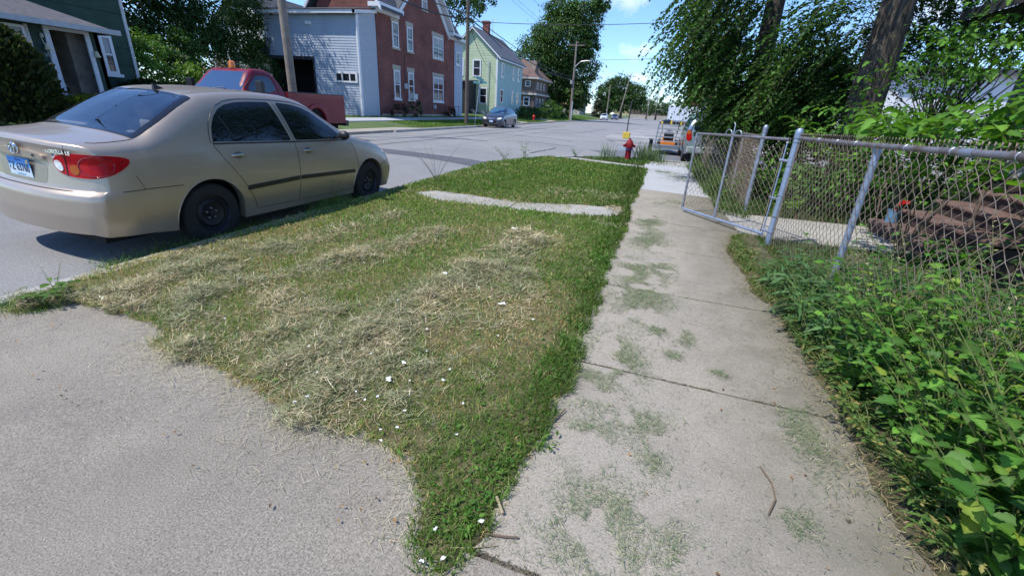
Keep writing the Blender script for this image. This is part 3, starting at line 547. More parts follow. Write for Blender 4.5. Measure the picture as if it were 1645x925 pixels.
    # view frames: side(+1 left/-1 right): (x,z) cast along y ; top: (x,y) cast down ; rear: (y,z) cast +x ; diag
    def ray(s, fr, a, b):
        k = fr[0]
        if k == 'side': o, d = Vector((a, fr[1]*3, b)), Vector((0, -fr[1], 0))
        elif k == 'top': o, d = Vector((a, b, 4)), Vector((0, 0, -1))
        elif k == 'rear': o, d = Vector((-3, a, b)), Vector((1, 0, 0))
        elif k == 'front': o, d = Vector((9, a, b)), Vector((-1, 0, 0))
        else:   # 'diag': a = (|y| + x)/sqrt2 , ray runs inwards at 45 deg ; fr[1] side, fr[2] +1 rear corner / -1 front corner (a=(|y|+(L-x))/sqrt2)
            q = 2**-.5
            if fr[2] > 0: o = Vector((a*q-3*q, (a*q+3*q)*fr[1], b)); d = Vector((q, -q*fr[1], 0))
            else: o = Vector((fr[3]-a*q+3*q, (a*q+3*q)*fr[1], b)); d = Vector((-q, -q*fr[1], 0))
        h = s.bvh.ray_cast(o, d)
        return (h[0], h[1] if h[1].dot(d) < 0 else -h[1]) if h[0] is not None else (None, None)
    def patch(s, name, fr, poly, m, parent, off=.004, rings=7, step=.025, thick=.006, smooth_n=2, hole=0):
        P = np.array(poly, float)
        for _ in range(smooth_n):
            nx = np.roll(P, -1, 0); P = np.stack([P*.75+nx*.25, P*.25+nx*.75], 1).reshape(-1, 2)
        d = np.hypot(*(np.roll(P, -1, 0)-P).T); cum = np.concatenate([[0], np.cumsum(d)]); n = max(int(cum[-1]/step), 14); t = np.linspace(0, cum[-1], n, endpoint=False)
        Q = np.vstack([P, P[:1]]); B = np.stack([np.interp(t, cum, Q[:, 0]), np.interp(t, cum, Q[:, 1])], 1); c = B.mean(0)
        vs = []; ok = True; last = None
        rr = [1.]+[1-(1-hole)*(i/rings) for i in range(1, rings+(1 if hole else 0))]
        for ri, r in enumerate(rr):
            for p in B:
                q = c+(p-c)*r; h, nn = s.ray(fr, q[0], q[1])
                if h is None: h, nn = last if last else (Vector((0, 0, 0)), Vector((0, 0, 1)))
                last = (h, nn); vs.append(h+nn*off)
        inner = [v.copy() for v in vs[:n]]
        if thick:
            for i in range(n):
                p = B[i]; h, nn = s.ray(fr, p[0], p[1])
                if h is None: h, nn = vs[i], Vector((0, 0, 1))
                vs.append(h-nn*thick)
        f = [(k*n+i, k*n+(i+1) % n, (k+1)*n+(i+1) % n, (k+1)*n+i) for k in range(len(rr)-1) for i in range(n)]
        if not hole:
            h, nn = s.ray(fr, c[0], c[1]); h = h if h is not None else vs[-1]; nn = nn if nn is not None else Vector((0, 0, 1)); vs.append(h+nn*off); ci = len(vs)-1; k = len(rr)-1
            f += [(k*n+i, k*n+(i+1) % n, ci) for i in range(n)]
        if thick: base = len(rr)*n; f += [(i, base+i, base+(i+1) % n, (i+1) % n) for i in range(n)]
        me = bpy.data.meshes.new(name); me.from_pydata([tuple(v) for v in vs], [], f); b = bmesh.new(); b.from_mesh(me); bmesh.ops.recalc_face_normals(b, faces=b.faces); b.to_mesh(me); b.free()
        return link(name, me, m, parent, True, 50)
    def line(s, mb, fr, pl, w=.005, off=.001, step=.03):
        pts = []
        for (a0, b0), (a1, b1) in zip(pl[:-1], pl[1:]):
            k = max(int(math.hypot(a1-a0, b1-b0)/step), 1)
            for i in range(k): pts.append((a0+(a1-a0)*i/k, b0+(b1-b0)*i/k))
        pts.append(pl[-1]); q = [s.ray(fr, *p) for p in pts]; q = [h+n*off for h, n in q if h is not None]
        if len(q) > 1: mb.tube(q, w/2, 6)
def wheel(parent, x, y, r, w, side, rim_m, style='steel', nseg=40, rr_=None):
    """wheel under a car: tyre with a rim child; axis along y, outer face at y (side sign)"""
    s = side; rr = rr_ or r*.62; b = MB(); yi = y-s*w
    pr = [(rr*.98, y-s*.012), (rr+.012, y-s*.004), (r*.86, y), (r*.95, y-s*.008), (r*.985, y-s*.022), (r, y-s*.04), (r, yi+s*.04), (r*.97, yi+s*.01), (rr, yi)]
    b.lathe([(p, q) for p, q in pr], (x, 0, r), 'y', nseg); t = b.build('wheel', rubber, parent, True)
    if nseg > 20:
        b = MB()
    b = MB(); b.lathe([(rr, y-s*.010), (rr-.006, y-s*.018), (rr*.93, y-s*.045), (rr*.80, y-s*.05), (rr*.66, y-s*.030), (rr*.60, y-s*.034), (rr*.34, y-s*.062), (rr*.20, y-s*.06), (rr*.17, y-s*.03), (.001, y-s*.03)], (x, 0, r), 'y', nseg)
    if style == 'steel':
        b.m = 1
        for k in range(14):
            a = 2*math.pi*k/14; c = (x+rr*.80*math.cos(a), 0, r+rr*.80*math.sin(a)); b.lathe([(.001, y-s*.047), (.0135, y-s*.0475)], c, 'y', 10)
        b.m = 2
        for k in range(5):
            a = 2*math.pi*k/5+.3; c = (x+rr*.28*math.cos(a), 0, r+rr*.28*math.sin(a)); b.lathe([(.012, y-s*.066), (.012, y-s*.040), (.008, y-s*.036), (.001, y-s*.036)], c, 'y', 6)
    else:
        b.m = 3
        for k in range(5 if style == 'five' else 10):
            a = 2*math.pi*k/(5 if style == 'five' else 10); ca, sa = math.cos(a), math.sin(a); wd = .028
            pts = [(rr*.15, -wd), (rr*.95, -wd*.8), (rr*.95, wd*.8), (rr*.15, wd)]
            q = [(x+u*ca-v*sa, r+u*sa+v*ca) for u, v in pts]; b.prism(q, 'y', y-s*.03, y-s*.012)
    b.rc = False if False else True
    b.build('rim', [rim_m, dark_void, mat('lug', (.35, .35, .36), .35, metal=.9), mat('alloy', (.45, .46, .48), .3, metal=.9)], t, True)
    return t
def text_mesh(name, body, size, m, parent, M4, bold=.0, extrude=.002, sx=1., spacing=1.):
    c = bpy.data.curves.new(name, 'FONT'); c.body = body; c.size = size; c.extrude = extrude; c.offset = bold; c.align_x = 'CENTER'; c.align_y = 'CENTER'; c.space_character = spacing
    o = bpy.data.objects.new(name, c); COL.objects.link(o); bpy.context.view_layer.update()
    me = bpy.data.meshes.new_from_object(o.evaluated_get(bpy.context.evaluated_depsgraph_get())); bpy.data.objects.remove(o)
    me.transform(M4 @ Matrix.Diagonal((sx, 1, 1, 1))); n = link(name, me, m, parent); return n
def frame_m(o, u, v):
    u, v = Vector(u).normalized(), Vector(v).normalized(); n = u.cross(v); m = Matrix((u, v, n)).transposed().to_4x4(); m.translation = Vector(o); return m
# ---- the beige sedan (rear towards us). local x = forward, y = left
T_SEDAN = [  # x    zl   wl   zm   wm   zb   wb   zr    wr    zt
    (-.06, .27, .74, .50, .790, .84, .755, 1.005, .685, 1.045), (.0, .265, .755, .52, .805, .86, .765, 1.015, .69, 1.055), (.25, .25, .79, .55, .835, .91, .79, 1.035, .70, 1.08), (.42, .24, .795, .555, .84, .925, .795, 1.05, .70, 1.10),
    (.50, .23, .80, .56, .845, .94, .80, 1.065, .695, 1.12), (.68, .21, .80, .56, .848, .95, .80, 1.15, .675, 1.215), (.9, .20, .80, .56, .85, .965, .80, 1.27, .645, 1.34), (1.08, .19, .80, .56, .85, .97, .80, 1.355, .62, 1.42),
    (1.24, .19, .80, .56, .85, .97, .80, 1.41, .60, 1.468), (1.55, .19, .80, .56, .85, .97, .80, 1.442, .58, 1.497), (1.9, .19, .80, .56, .85, .965, .80, 1.455, .57, 1.512), (2.3, .19, .80, .56, .85, .955, .80, 1.445, .56, 1.505),
    (2.62, .19, .80, .56, .85, .95, .80, 1.39, .575, 1.46), (2.95, .19, .80, .56, .85, .94, .795, 1.235, .60, 1.31), (3.3, .19, .80, .56, .85, .925, .79, 1.055, .65, 1.125), (3.52, .19, .80, .56, .85, .90, .785, .965, .69, 1.02),
    (3.8, .2, .80, .55, .85, .85, .78, .915, .68, .975), (4.15, .2, .79, .54, .835, .77, .765, .835, .64, .885), (4.36, .2, .77, .50, .815, .69, .745, .75, .60, .79), (4.47, .21, .74, .46, .79, .61, .72, .67, .56, .70)]
REAR_P = [(.15, -.005), (.28, -.035), (.45, -.055), (.60, -.05), (.645, -.03), (.66, .02), (.75, .035), (.88, .055), (.97, .05), (1.03, .03), (1.1, .03)]
FRONT_P = [(.15, .05), (.3, .0), (.5, -.02), (.6, .01), (.7, .05), (.8, .1)]
def sedan_glass_cut(c):
    x, y = c[:, 0], np.abs(c[:, 1]); return (x > .55) & (x < 1.12) & (y < .60-(x-.5)*.12) & (c[:, 2] > 1.04)
def sedan(name, label, paint, loc, rz, detail=True, group=None, k=1., glass=None, rim_style='steel', rim_m=None, cat='car', lens=None):
    t = empty(name, loc, rz, label, cat, group); sh = SH_SEDAN; g2 = glass or glass_dark; L4 = 4.47; sm = .5 if not detail else 1
    body = sh.body('body', paint, t, sedan_glass_cut if detail else None)
    def gap(fr, pl, w=.005):
        b = MB(); sh.line(b, fr, pl, w)
        if b.v: b.build('panel_gap', seam_m, t)
    b = MB(); b.box(.12, -.60, .17, 4.25, .60, .5); b.box(.62, -.62, .2, 3.9, .62, .62)
    b.build('underbody', dark_void, t)
    for s in (1, -1):
        for wx in (1.02, 3.67):
            wheel(t, wx, s*.825, .312, .20, s, rim_m or steel_black, rim_style, 40 if detail else 16)
        wr = [(1.165, 1.03), (1.18, 1.10), (1.215, 1.18), (1.28, 1.265), (1.37, 1.335), (1.48, 1.38), (1.62, 1.405), (1.80, 1.415), (2.06, 1.418), (2.085, 1.40), (2.19, 1.015), (2.18, 1.0)]
        wf = [(2.185, 1.40), (2.20, 1.413), (2.40, 1.40), (2.56, 1.37), (2.72, 1.31), (2.88, 1.22), (3.02, 1.12), (3.15, 1.01), (3.16, .985), (2.275, 1.0), (2.262, 1.01)]
        for pw in (wr, wf): sh.patch('side_window', ('side', s), pw, g2, t, off=.002, rings=6, step=.03 if detail else .1, smooth_n=0)
        lamp = [(.29, .86), (.31, .92), (.38, .957), (.52, .965), (.68, .955), (.79, .935), (.815, .905), (.78, .85), (.70, .795), (.58, .765), (.43, .768), (.33, .795)]
        tl = sh.patch('tail_light', ('diag', s, 1), lamp, lens or red_lens, t, off=.010, rings=6, step=.03 if detail else .08, smooth_n=2, thick=.02)
        hl = [(.33, .66), (.45, .72), (.60, .755), (.72, .765), (.77, .745), (.70, .66), (.50, .60), (.36, .60)]
        sh.patch('headlight', ('diag', s, -1, L4), hl, clear_lens, t, off=.006, rings=5, step=.05, thick=.02)
        b = MB(); b.ball((3.02, s*.905, 1.045), .055, .085, .062, 14, 9); b.box(3.0, min(s*.78, s*.86), 1.0, 3.08, max(s*.78, s*.86), 1.03)
        b.build('side_mirror', black_trim if detail else paint, t, True)
        if not detail: continue
        for pl in ([(1.445, .507), (1.445, .555), (2.205, .58), (2.205, .532)], [(2.24, .533), (2.24, .581), (3.29, .553), (3.29, .505)]):
            sh.patch('side_moulding', ('side', s), pl, black_trim, t, off=.012, rings=4, step=.02, smooth_n=0, thick=.01)
        for hx, hz in ((1.40, .885), (2.42, .872)):
            h, nn = sh.ray(('side', s), hx, hz); b = MB()
            b.tube([h+nn*.004+Vector((-.085, 0, 0)), h+nn*.028+Vector((-.06, 0, 0)), h+nn*.034, h+nn*.028+Vector((.06, 0, 0)), h+nn*.004+Vector((.085, 0, 0))], [.011, .014, .015, .014, .011], 10)
            ho = b.build('door_handle', mat('handle', (.5, .46, .38), .2, metal=.8, coat=.6), t, True)
            sh.patch('handle_cup', ('side', s), [(hx-.045, hz-.035), (hx+.045, hz-.035), (hx+.05, hz+.035), (hx-.05, hz+.035)], mat('handle_cup', (.20, .175, .13), .4, metal=.5), ho, off=.0015, rings=3, step=.012, thick=0)
        f = ('side', s)
        gap(f, [(1.155, 1.03), (1.165, .97), (1.23, .86), (1.36, .68), (1.47, .5), (1.54, .35), (1.56, .275), (2.2, .265)]); gap(f, [(2.235, 1.0), (2.235, .8), (2.225, .5), (2.20, .27)])
        gap(f, [(2.235, .265), (3.33, .265), (3.38, .42), (3.385, .63), (3.36, .80), (3.30, .92)]); gap(f, [(2.235, 1.0), (2.14, 1.40)], .006)
        gap(f, [(.23, .655), (.5, .66), (.74, .655)], .007); gap(f, [(.40, .66), (.36, .78)], .003); gap(f, [(3.92, .56), (4.12, .60), (4.25, .66)], .006)
        gap(('diag', s, 1), [(.395, .96), (.405, 1.02)], .007)
        gap(('top',), [(.16, s*.60), (.20, s*.635), (.3, s*.655), (.475, s*.665)], .007)
        b = MB(); sh.line(b, f, [(1.135, 1.02), (1.15, 1.11), (1.19, 1.20), (1.265, 1.29), (1.36, 1.365), (1.48, 1.412), (1.62, 1.434), (1.8, 1.442), (2.1, 1.443), (2.42, 1.43), (2.6, 1.395), (2.76, 1.33), (2.92, 1.235), (3.08, 1.125), (3.22, 1.0)], .008, 0)
        sh.line(b, f, [(1.34, 1.27), (1.42, 1.04)], .018, .0); sh.line(b, f, [(1.16, 1.012), (2.2, .985), (3.2, .965)], .016, .002)
        b.build('window_trim', black_trim, t)
        b = MB(); sh.line(b, ('side', s), [(.62, .50), (.66, .55)], .002); 
        for wx in (1.02, 3.67):
            p = []
            for a_ in range(0, 181, 6):
                a = R(a_); h, nn = sh.ray(('side', s), wx+.381*math.cos(a), .30+.381*math.sin(a)*1.0)
                if h is not None: p.append(h+nn*.002)
            b.tube(p, .005, 6); b.build('arch_lip', paint, t, True); b = MB()
        # lamp details
        q = lambda cx, cz, rx, rz_, tilt=.0: [(cx+rx*math.cos(a)-tilt*math.sin(a), cz+rz_*math.sin(a)) for a in np.linspace(0, 2*math.pi, 20, endpoint=False)]
        sh.patch('reverse_lens', ('diag', s, 1), q(.340, .855, .030, .044, .012), clear_lens, tl, off=.0155, rings=4, step=.01, thick=.006, smooth_n=1)
        sh.patch('indicator_lens', ('diag', s, 1), q(.455, .83, .035, .042), amber_lens, tl, off=.0135, rings=4, step=.012, thick=.005, smooth_n=1)
        rg = MB(); sh.line(rg, ('diag', s, 1), [(.396, .958), (.394, .775)], .010, .010); rg.build('lamp_gap', mat('lamp_dark', (.05, .002, .004), .3), tl)
        rg = MB(); sh.line(rg, ('diag', s, 1), q(.60, .865, .115, .082)+q(.60, .865, .115, .082)[:1], .007, .0105, .02); rg.build('lamp_ring', mat('lamp_ring', (.22, .004, .01), .15, coat=1), tl)
    if detail:
        # rear window: pane, black band, what lies on the shelf
        gp = [(.485, -.66), (.475, -.3), (.465, 0), (.475, .3), (.485, .66), (.83, .625), (1.17, .56), (1.19, .28), (1.195, 0), (1.19, -.28), (1.17, -.56), (.83, -.625)]
        pane = sh.patch('rear_window', ('top',), gp, glass_rear, t, off=.003, rings=10, step=.04, smooth_n=0, thick=0)
        band = sh.patch('window_band', ('top',), gp, mat('frit', (.012, .013, .016), .12), t, off=.0045, rings=2, step=.03, smooth_n=0, thick=.002, hole=.90)
        b = MB()
        for k in range(7):
            f_ = .66+.065*k; p = [sh.ray(('top',), f_, y)[0]-Vector((0, 0, .001)) for y in np.linspace(-.5, .5, 14)]; b.tube(p, .0009, 4)
        b.build('heater_wire', mat('heater', (.08, .04, .03), .6), pane)
        b = MB(); b.box(.55, -.58, .93, 1.15, .58, .97); b.build('parcel_shelf', mat('shelf_cloth', (.24, .22, .2), .95, var=.2), t)
        b = MB(); b.prism([(1.15, .5), (1.45, .5), (1.45, 1.08), (1.32, 1.15), (1.22, 1.14)], 'y', -.60, .60); b.build('rear_seat', mat('seat_cloth', (.36, .33, .29), .95, var=.2, vs=9), t, True, bevel=.04)
        for yy in (-.36, .36):
            b = MB(); b.ball((1.30, yy, 1.21), .065, .14, .095, 16, 10); b.build('head_rest', mat('seat_cloth', (.2, .18, .16)), t, True)
        for yy in (-.36, .36):
            b = MB(); b.prism([(2.25, .6), (2.42, .6), (2.12, 1.18), (2.02, 1.16)], 'y', yy-.24, yy+.24); b.ball((2.05, yy, 1.26), .06, .13, .09, 14, 8); b.build('front_seat', mat('seat_cloth', (.2, .18, .16)), t, True)
        # emblem, lettering, plate, garnish
        b = MB(); sh_pts = [(-.30, .925), (-.15, .945), (0, .952), (.15, .945), (.30, .925), (.325, .895), (.32, .885), (-.32, .885), (-.325, .895)]
        sh.patch('trunk_garnish', ('rear',), sh_pts, paint, t, off=.022, rings=4, step=.02, smooth_n=2, thick=.02)
        sh.patch('plate_recess', ('rear',), [(-.33, .885), (.33, .885), (.31, .70), (.27, .685), (-.27, .685), (-.31, .70)], mat('recess_paint', (.33, .29, .22), .4, metal=.5), t, off=.001, rings=4, step=.03, smooth_n=1, thick=.0)
        h, _n = sh.ray(('rear',), 0, .79); px = h.x-.012
        b = MB(); b.box(px-.002, -.152, .713, px, .152, .867); pl = b.build('licence_plate', plate_mat(), t, bevel=.001)
        M4 = lambda y, z, dx=.0035: frame_m((px-dx, y, z), (0, -1, 0), (0, 0, 1)); ink = mat('plate_ink', (.05, .03, .06), .5)
        # seen from behind, left of the plate is +y
        text_mesh('plate_number', '63760', .092, ink, pl, M4(-.045, .785), .0008, .0008, .72, 1.05); text_mesh('plate_number', 'Z', .092, ink, pl, M4(.085, .785), .0008, .0008, .72)
        text_mesh('plate_number', 'E', .034, ink, pl, M4(.130, .812), .0005, .0008, .8); text_mesh('plate_number', 'F', .034, ink, pl, M4(.130, .775), .0005, .0008, .8)
        text_mesh('plate_slogan', 'Land of Lincoln', .019, mat('plate_blue', (.12, .3, .5), .5), pl, M4(0, .730), 0, .0005)
        text_mesh('plate_slogan', 'Illinois', .030, mat('plate_blue2', (.02, .09, .3), .5), pl, M4(0, .850), .0003, .0005)
        b = MB(); b.box(px-.0045, -.135, .828, px-.001, -.108, .855); b.build('plate_sticker', mat('sticker', (.35, .30, .10), .6), pl)
        b = MB()
        for yy in (-.1, .1):
            for zz in (.722, .858): b.lathe([(.004, px-.006), (.001, px-.007)], (0, yy, zz), 'x', 8)
        b.build('plate_screw', black_trim, pl)
        h, _n = sh.ray(('rear',), 0, .94); ex = h.x-.034; em = MB(); ring = lambda a, c_, z0, r_=.0045: em.tube([(ex+.006*(z0 == 0), a*math.cos(q), .945+z0+c_*math.sin(q)) for q in np.linspace(0, 2*math.pi, 29)], r_, 6, False)
        ring(.062, .043, 0, .006); ring(.020, .042, -.001, .005); ring(.043, .017, .019, .005)
        e = em.build('emblem', chrome, t, True); b = MB(); b.ball((ex+.014, 0, .945), .012, .058, .040, 20, 8); b.build('emblem_back', mat('emblem_back', (.30, .31, .33), .2, metal=.9), e, True)
        h, nn = sh.ray(('rear',), -.44, .962)
        text_mesh('lettering', 'COROLLA', .042, chrome, t, frame_m(h+Vector((-.004, 0, 0)), (.12, -1, 0), (.1, 0, 1)), .0012, .003, .95, 1.05)
        h, nn = sh.ray(('rear',), -.555, .96); text_mesh('lettering', 'LE', .040, chrome, t, frame_m(h+Vector((-.006, 0, 0)), (.3, -1, 0), (.1, 0, 1)), .0012, .003)
        h, nn = sh.ray(('rear',), -.425, .925); fm = frame_m(h+Vector((-.004, 0, 0)), (.12, -1, 0), (.1, 0, 1))
        for nm, r_, c_ in (('flag_sticker', (-.028, -.016, .028, .016), (.55, .5, .46)), ('flag_canton', (-.027, 0, -.006, .015), (.04, .06, .2)), ('flag_patch', (.002, -.004, .014, .013), (.55, .08, .07))):
            me = bpy.data.meshes.new(nm); z_ = {'flag_sticker': 0}.get(nm, .0008); me.from_pydata([fm @ Vector(p) for p in ((r_[0], r_[1], z_), (r_[2], r_[1], z_), (r_[2], r_[3], z_), (r_[0], r_[3], z_))], [], [(0, 1, 2, 3)]); link(nm, me, mat(nm, c_, .6), t)
        b = MB(); h, _n = sh.ray(('rear',), -.22, .915); b.lathe([(.012, h.x-.026), (.010, h.x-.030), (.001, h.x-.029)], (0, -.22, .912), 'x', 12); b.build('lock', black_trim, t)
        h, _ = sh.ray(('top',), 1.25, 0); b = MB(); b.slab([], 0) if False else None
        b.add([(1.20, -.022, h.z-.012), (1.20, .022, h.z-.012), (1.33, .012, h.z-.004), (1.33, -.012, h.z-.004), (1.20, -.004, h.z+.055), (1.20, .004, h.z+.055)], [(0, 1, 2, 3), (0, 4, 5, 1), (0, 3, 4), (1, 5, 2), (2, 5, 4, 3)]); b.build('aerial', black_trim, t)
        b = MB(); sh.line(b, ('rear',), [(-.56, .655), (-.3, .655), (0, .655), (.3, .655), (.56, .655)], .010); b.build('panel_gap', seam_m, t)
        # windscreen
    sh.patch('windscreen', ('top',), [(2.66, -.50), (2.70, 0), (2.66, .50), (3.05, .55), (3.38, .59), (3.46, 0), (3.38, -.59), (3.05, -.55)], g2, t, off=.003, rings=6, step=.05, smooth_n=0)
    if not detail:
        sh.patch('rear_window', ('top',), [(.52, -.62), (.52, .62), (1.17, .54), (1.17, -.54)], g2, t, off=.003, rings=6, step=.06, smooth_n=0)
        sh.patch('grille', ('front',), [(-.40, .52), (-.34, .60), (.34, .60), (.40, .52), (.34, .32), (-.34, .32)], dark_void, t, off=.004, rings=4, step=.06)
        sh.patch('grille', ('front',), [(-.34, .635), (-.30, .67), (.30, .67), (.34, .635)], chrome, t, off=.006, rings=3, step=.06)
        b = MB(); h, _n = sh.ray(('front',), 0, .48); b.box(h.x, -.15, .40, h.x+.02, .15, .54); b.build('licence_plate', mat('plate_far', (.4, .55, .75), .5), t)
    return t
def plate_mat():
    m = bpy.data.materials.new('plate_face'); m.use_nodes = True; t = m.node_tree; p = t.nodes['Principled BSDF']; c = N(t, 'ShaderNodeTexCoord'); sp = N(t, 'ShaderNodeSeparateXYZ'); t.links.new(c.outputs['Object'], sp.inputs[0])
    n = N(t, 'ShaderNodeTexNoise', Scale=22., Detail=3.); t.links.new(c.outputs['Object'], n.inputs['Vector']); a = N(t, 'ShaderNodeMath'); a.operation = 'MULTIPLY_ADD'; a.inputs[1].default_value = .05; t.links.new(n.outputs['Fac'], a.inputs[0]); t.links.new(sp.outputs[2], a.inputs[2])
    r = N(t, 'ShaderNodeMapRange', From_Min=.715+.02, From_Max=.87+.02); t.links.new(a.outputs[0], r.inputs['Value']); k = N(t, 'ShaderNodeValToRGB'); t.links.new(r.outputs[0], k.inputs[0]); e = k.color_ramp.elements
    e[0].position = .0; e[0].color = (.62, .72, .78, 1); e[1].position = 1.; e[1].color = (.01, .12, .42, 1)
    for pos, col in ((.45, (.55, .70, .80, 1)), (.62, (.12, .40, .70, 1)), (.72, (.02, .17, .50, 1))): q = e.new(pos); q.color = col
    t.links.new(k.outputs[0], p.inputs['Base Color']); p.inputs['Roughness'].default_value = .35; return m
SH_SEDAN = Shell(T_SEDAN, (1.02, 3.67), .378, REAR_P, FRONT_P)
CAR_A = R(2.8)
hero = sedan('parked_sedan', 'beige four-door sedan with black steel wheels parked beside the mown grass', paint_beige, (-5.18, 2.53, -.085), R(90)-CAR_A)
hero.rotation_euler = (R(2.4), 0, R(90)-CAR_A)
bpy.context.view_layer.update()
# things lying on the sedan's parcel shelf
def crumple(name, cx, cy, cz, sx, sy, h, m, seed, parent=None, n=14):
    r = np.random.default_rng(seed); u = np.linspace(-1, 1, n); U, Vv = np.meshgrid(u, u); ang = r.uniform(0, 3); X = U*sx*(1+.25*np.sin(Vv*2.3+seed)); Y = Vv*sy*(1+.3*np.sin(U*2.9+seed*2))
    Z = h*(noise2(U, Vv, seed, 3, 2.2)**1.3)*(1-.4*(U**2+Vv**2)/2); ca, sa = math.cos(ang), math.sin(ang); V = np.stack([(X*ca-Y*sa+cx).ravel(), (X*sa+Y*ca+cy).ravel(), (Z+cz).ravel()], 1)
    i = np.arange(n*n).reshape(n, n); return npmesh(name, V, np.stack([i[:-1, :-1].ravel(), i[:-1, 1:].ravel(), i[1:, 1:].ravel(), i[1:, :-1].ravel()], 1), m, parent, smooth=True, ang=40)
paper_m = mat('white_paper', (.82, .83, .85), .7, var=.08, vs=30); cloth_w = mat('pale_cloth', (.55, .53, .50), .9, var=.2, vs=9)
def carpt(x, y, z):
    return tuple(hero.matrix_world @ Vector((x, y, z)))
o = crumple('paper_bundle', *carpt(.80, .30, .975), .13, .09, .13, paper_m, 3); tag(o, 'crumpled white papers on the left of the rear shelf inside the beige sedan', 'papers')
o = crumple('cloth_bundle', *carpt(.92, -.08, .975), .20, .16, .14, cloth_w, 5); tag(o, 'pale bundled cloth in the middle of the rear shelf inside the beige sedan', 'cloth')
o = crumple('paper_bundle', *carpt(.85, -.37, .975), .09, .12, .15, paper_m, 9); tag(o, 'crumpled white papers on the right of the rear shelf inside the beige sedan', 'papers')
# ---------------------------------------------------------------- buildings
def bw(b, name, m, parent, **k):
    """build with world coordinates under a placed parent (or grandparent chain of plain parts)"""
    o = b.build(name, m, parent, **k); r = parent
    if r is not None and r.get('_world') is None: o.matrix_parent_inverse = Matrix.Translation(-Vector(r.location))
    o['_world'] = 1; return o
white_paint = mat('white_paint', (.72, .73, .75), .55, var=.06, vs=3, col2=(.55, .55, .55), thr=(.6, .9))
win_glass = mat('window_glass', (.022, .026, .032), .06, var=.5, vs=.9, spec=.9)
blind = mat('window_blind', (.34, .35, .36), .5, var=.15, vs=2)
stone = mat('limestone', (.42, .38, .30), .85, var=.15, vs=3)
def window(parent, fr, a0, a1, b0, b1, fw=.10, lintel=False, sill=True, cols=1, mid=True, shade=0., fm=None, lm=None, proud=.05):
    fm = fm or white_paint; b = MB(fr)
    for q in ((a0, b0, a0+fw, b1), (a1-fw, b0, a1, b1), (a0+fw, b0, a1-fw, b0+fw*.8), (a0+fw, b1-fw, a1-fw, b1)): b.box(q[0], q[1], 0, q[2], q[3], proud)
    for c in range(1, cols): x = a0+(a1-a0)*c/cols; b.box(x-fw*.3, b0+fw*.8, .002, x+fw*.3, b1-fw, proud*.9)
    if mid: z = (b0+b1)/2; b.box(a0+fw, z-.03, .003, a1-fw, z+.03, proud*.8)
    w = bw(b, 'window', fm, parent)
    g = MB(fr); g.box(a0+fw, b0+fw*.8, -.05, a1-fw, b1-fw, .012); bw(g, 'pane', win_glass, w)
    if shade > 0: g = MB(fr); g.box(a0+fw+.01, b1-fw-(b1-b0-2*fw)*shade, .0125, a1-fw-.01, b1-fw, .0155); bw(g, 'blind', blind, w)
    if lintel: g = MB(fr); g.box(a0-.12, b1+.01, 0, a1+.12, b1+.31, .03); bw(g, 'lintel', lm or stone, w)
    if sill: g = MB(fr); g.box(a0-.1, b0-.12, 0, a1+.1, b0-.005, .09); bw(g, 'sill', lm or fm, w)
    return w
# --- brick house with the clad garage wing
brick = brick_mat('red_brick', (.225, .052, .038), (.14, .032, .026), (.24, .17, .14))
shingle = mat('grey_shingle', (.085, .088, .098), .9, var=.2, vs=6, bump=.6, bs=25, spot=(40, .25))
siding_blue = mat('siding_blue_grey', (.40, .455, .535), .6, var=.07, vs=1., col2=(.32, .36, .43), thr=(.5, .9))
bh = empty('brick_house', (-18, 34, .3), 0, 'two-storey red brick house with stone lintels and a white-trimmed gable facing the road', 'house')
b = MB(); b.box(-22.4, 28.45, -.2, -18, 40.78, 7.0); b.prism([(-22.4, 7.0), (-18, 7.0), (-20.2, 10.2)], 'y', 28.45, 40.78); bw(b, 'brick_wall', brick, bh)
b = MB(); b.add([(-18.0, 30.9, 7.0), (-18.0, 39.6, 7.0), (-18.0, 35.25, 10.9), (-22.3, 30.9, 7.0), (-22.3, 39.6, 7.0), (-22.3, 35.25, 10.9)], [(0, 1, 2), (3, 5, 4), (0, 3, 4, 1)]); bw(b, 'gable_wall', brick, bh)
b = MB(); b.box(-18.06, 28.6, -.2, -17.94, 40.7, .55); bw(b, 'foundation', stone, bh)
b = MB(); fr = FX(-18)
for y0, y1 in ((28.1, 31.1), (39.4, 41.1)): b.box(-18.3, y0, 6.85, -17.45, y1, 7.1); b.box(-18.15, y0+.1, 6.62, -17.75, y1-.1, 6.85); bw(b, 'cornice', white_paint, bh); b = MB()
b = MB()   # raking boards of the gable, roof planes
def rake(b, x0, x1, ya, za, yb, zb, t): b.prism([(ya, za), (yb, zb), (yb, zb+t), (ya, za+t)], 'x', x0, x1)
rake(b, -18.0, -17.5, 30.4, 6.75, 35.25, 11.1, .22); rake(b, -18.0, -17.5, 40.1, 6.75, 35.25, 11.1, .22); rake(b, -18.02, -17.9, 30.9, 6.55, 35.25, 10.45, .5); rake(b, -18.02, -17.9, 39.6, 6.55, 35.25, 10.45, .5); bw(b, 'barge_board', white_paint, bh)
b = MB(); rake(b, -22.5, -17.48, 30.35, 6.98, 35.25, 11.33, .08); rake(b, -22.5, -17.48, 40.15, 6.98, 35.25, 11.33, .08)
b.prism([(-17.4, 6.72), (-20.2, 10.6), (-20.2, 10.75), (-17.4, 6.87)], 'y', 28.1, 30.9); b.prism([(-17.4, 6.72), (-20.2, 10.6), (-20.2, 10.75), (-17.4, 6.87)], 'y', 39.6, 41.1); b.prism([(-23.0, 6.72), (-20.2, 10.6), (-20.2, 10.75), (-23.0, 6.87)], 'y', 28.1, 41.1); bw(b, 'roof', shingle, bh)
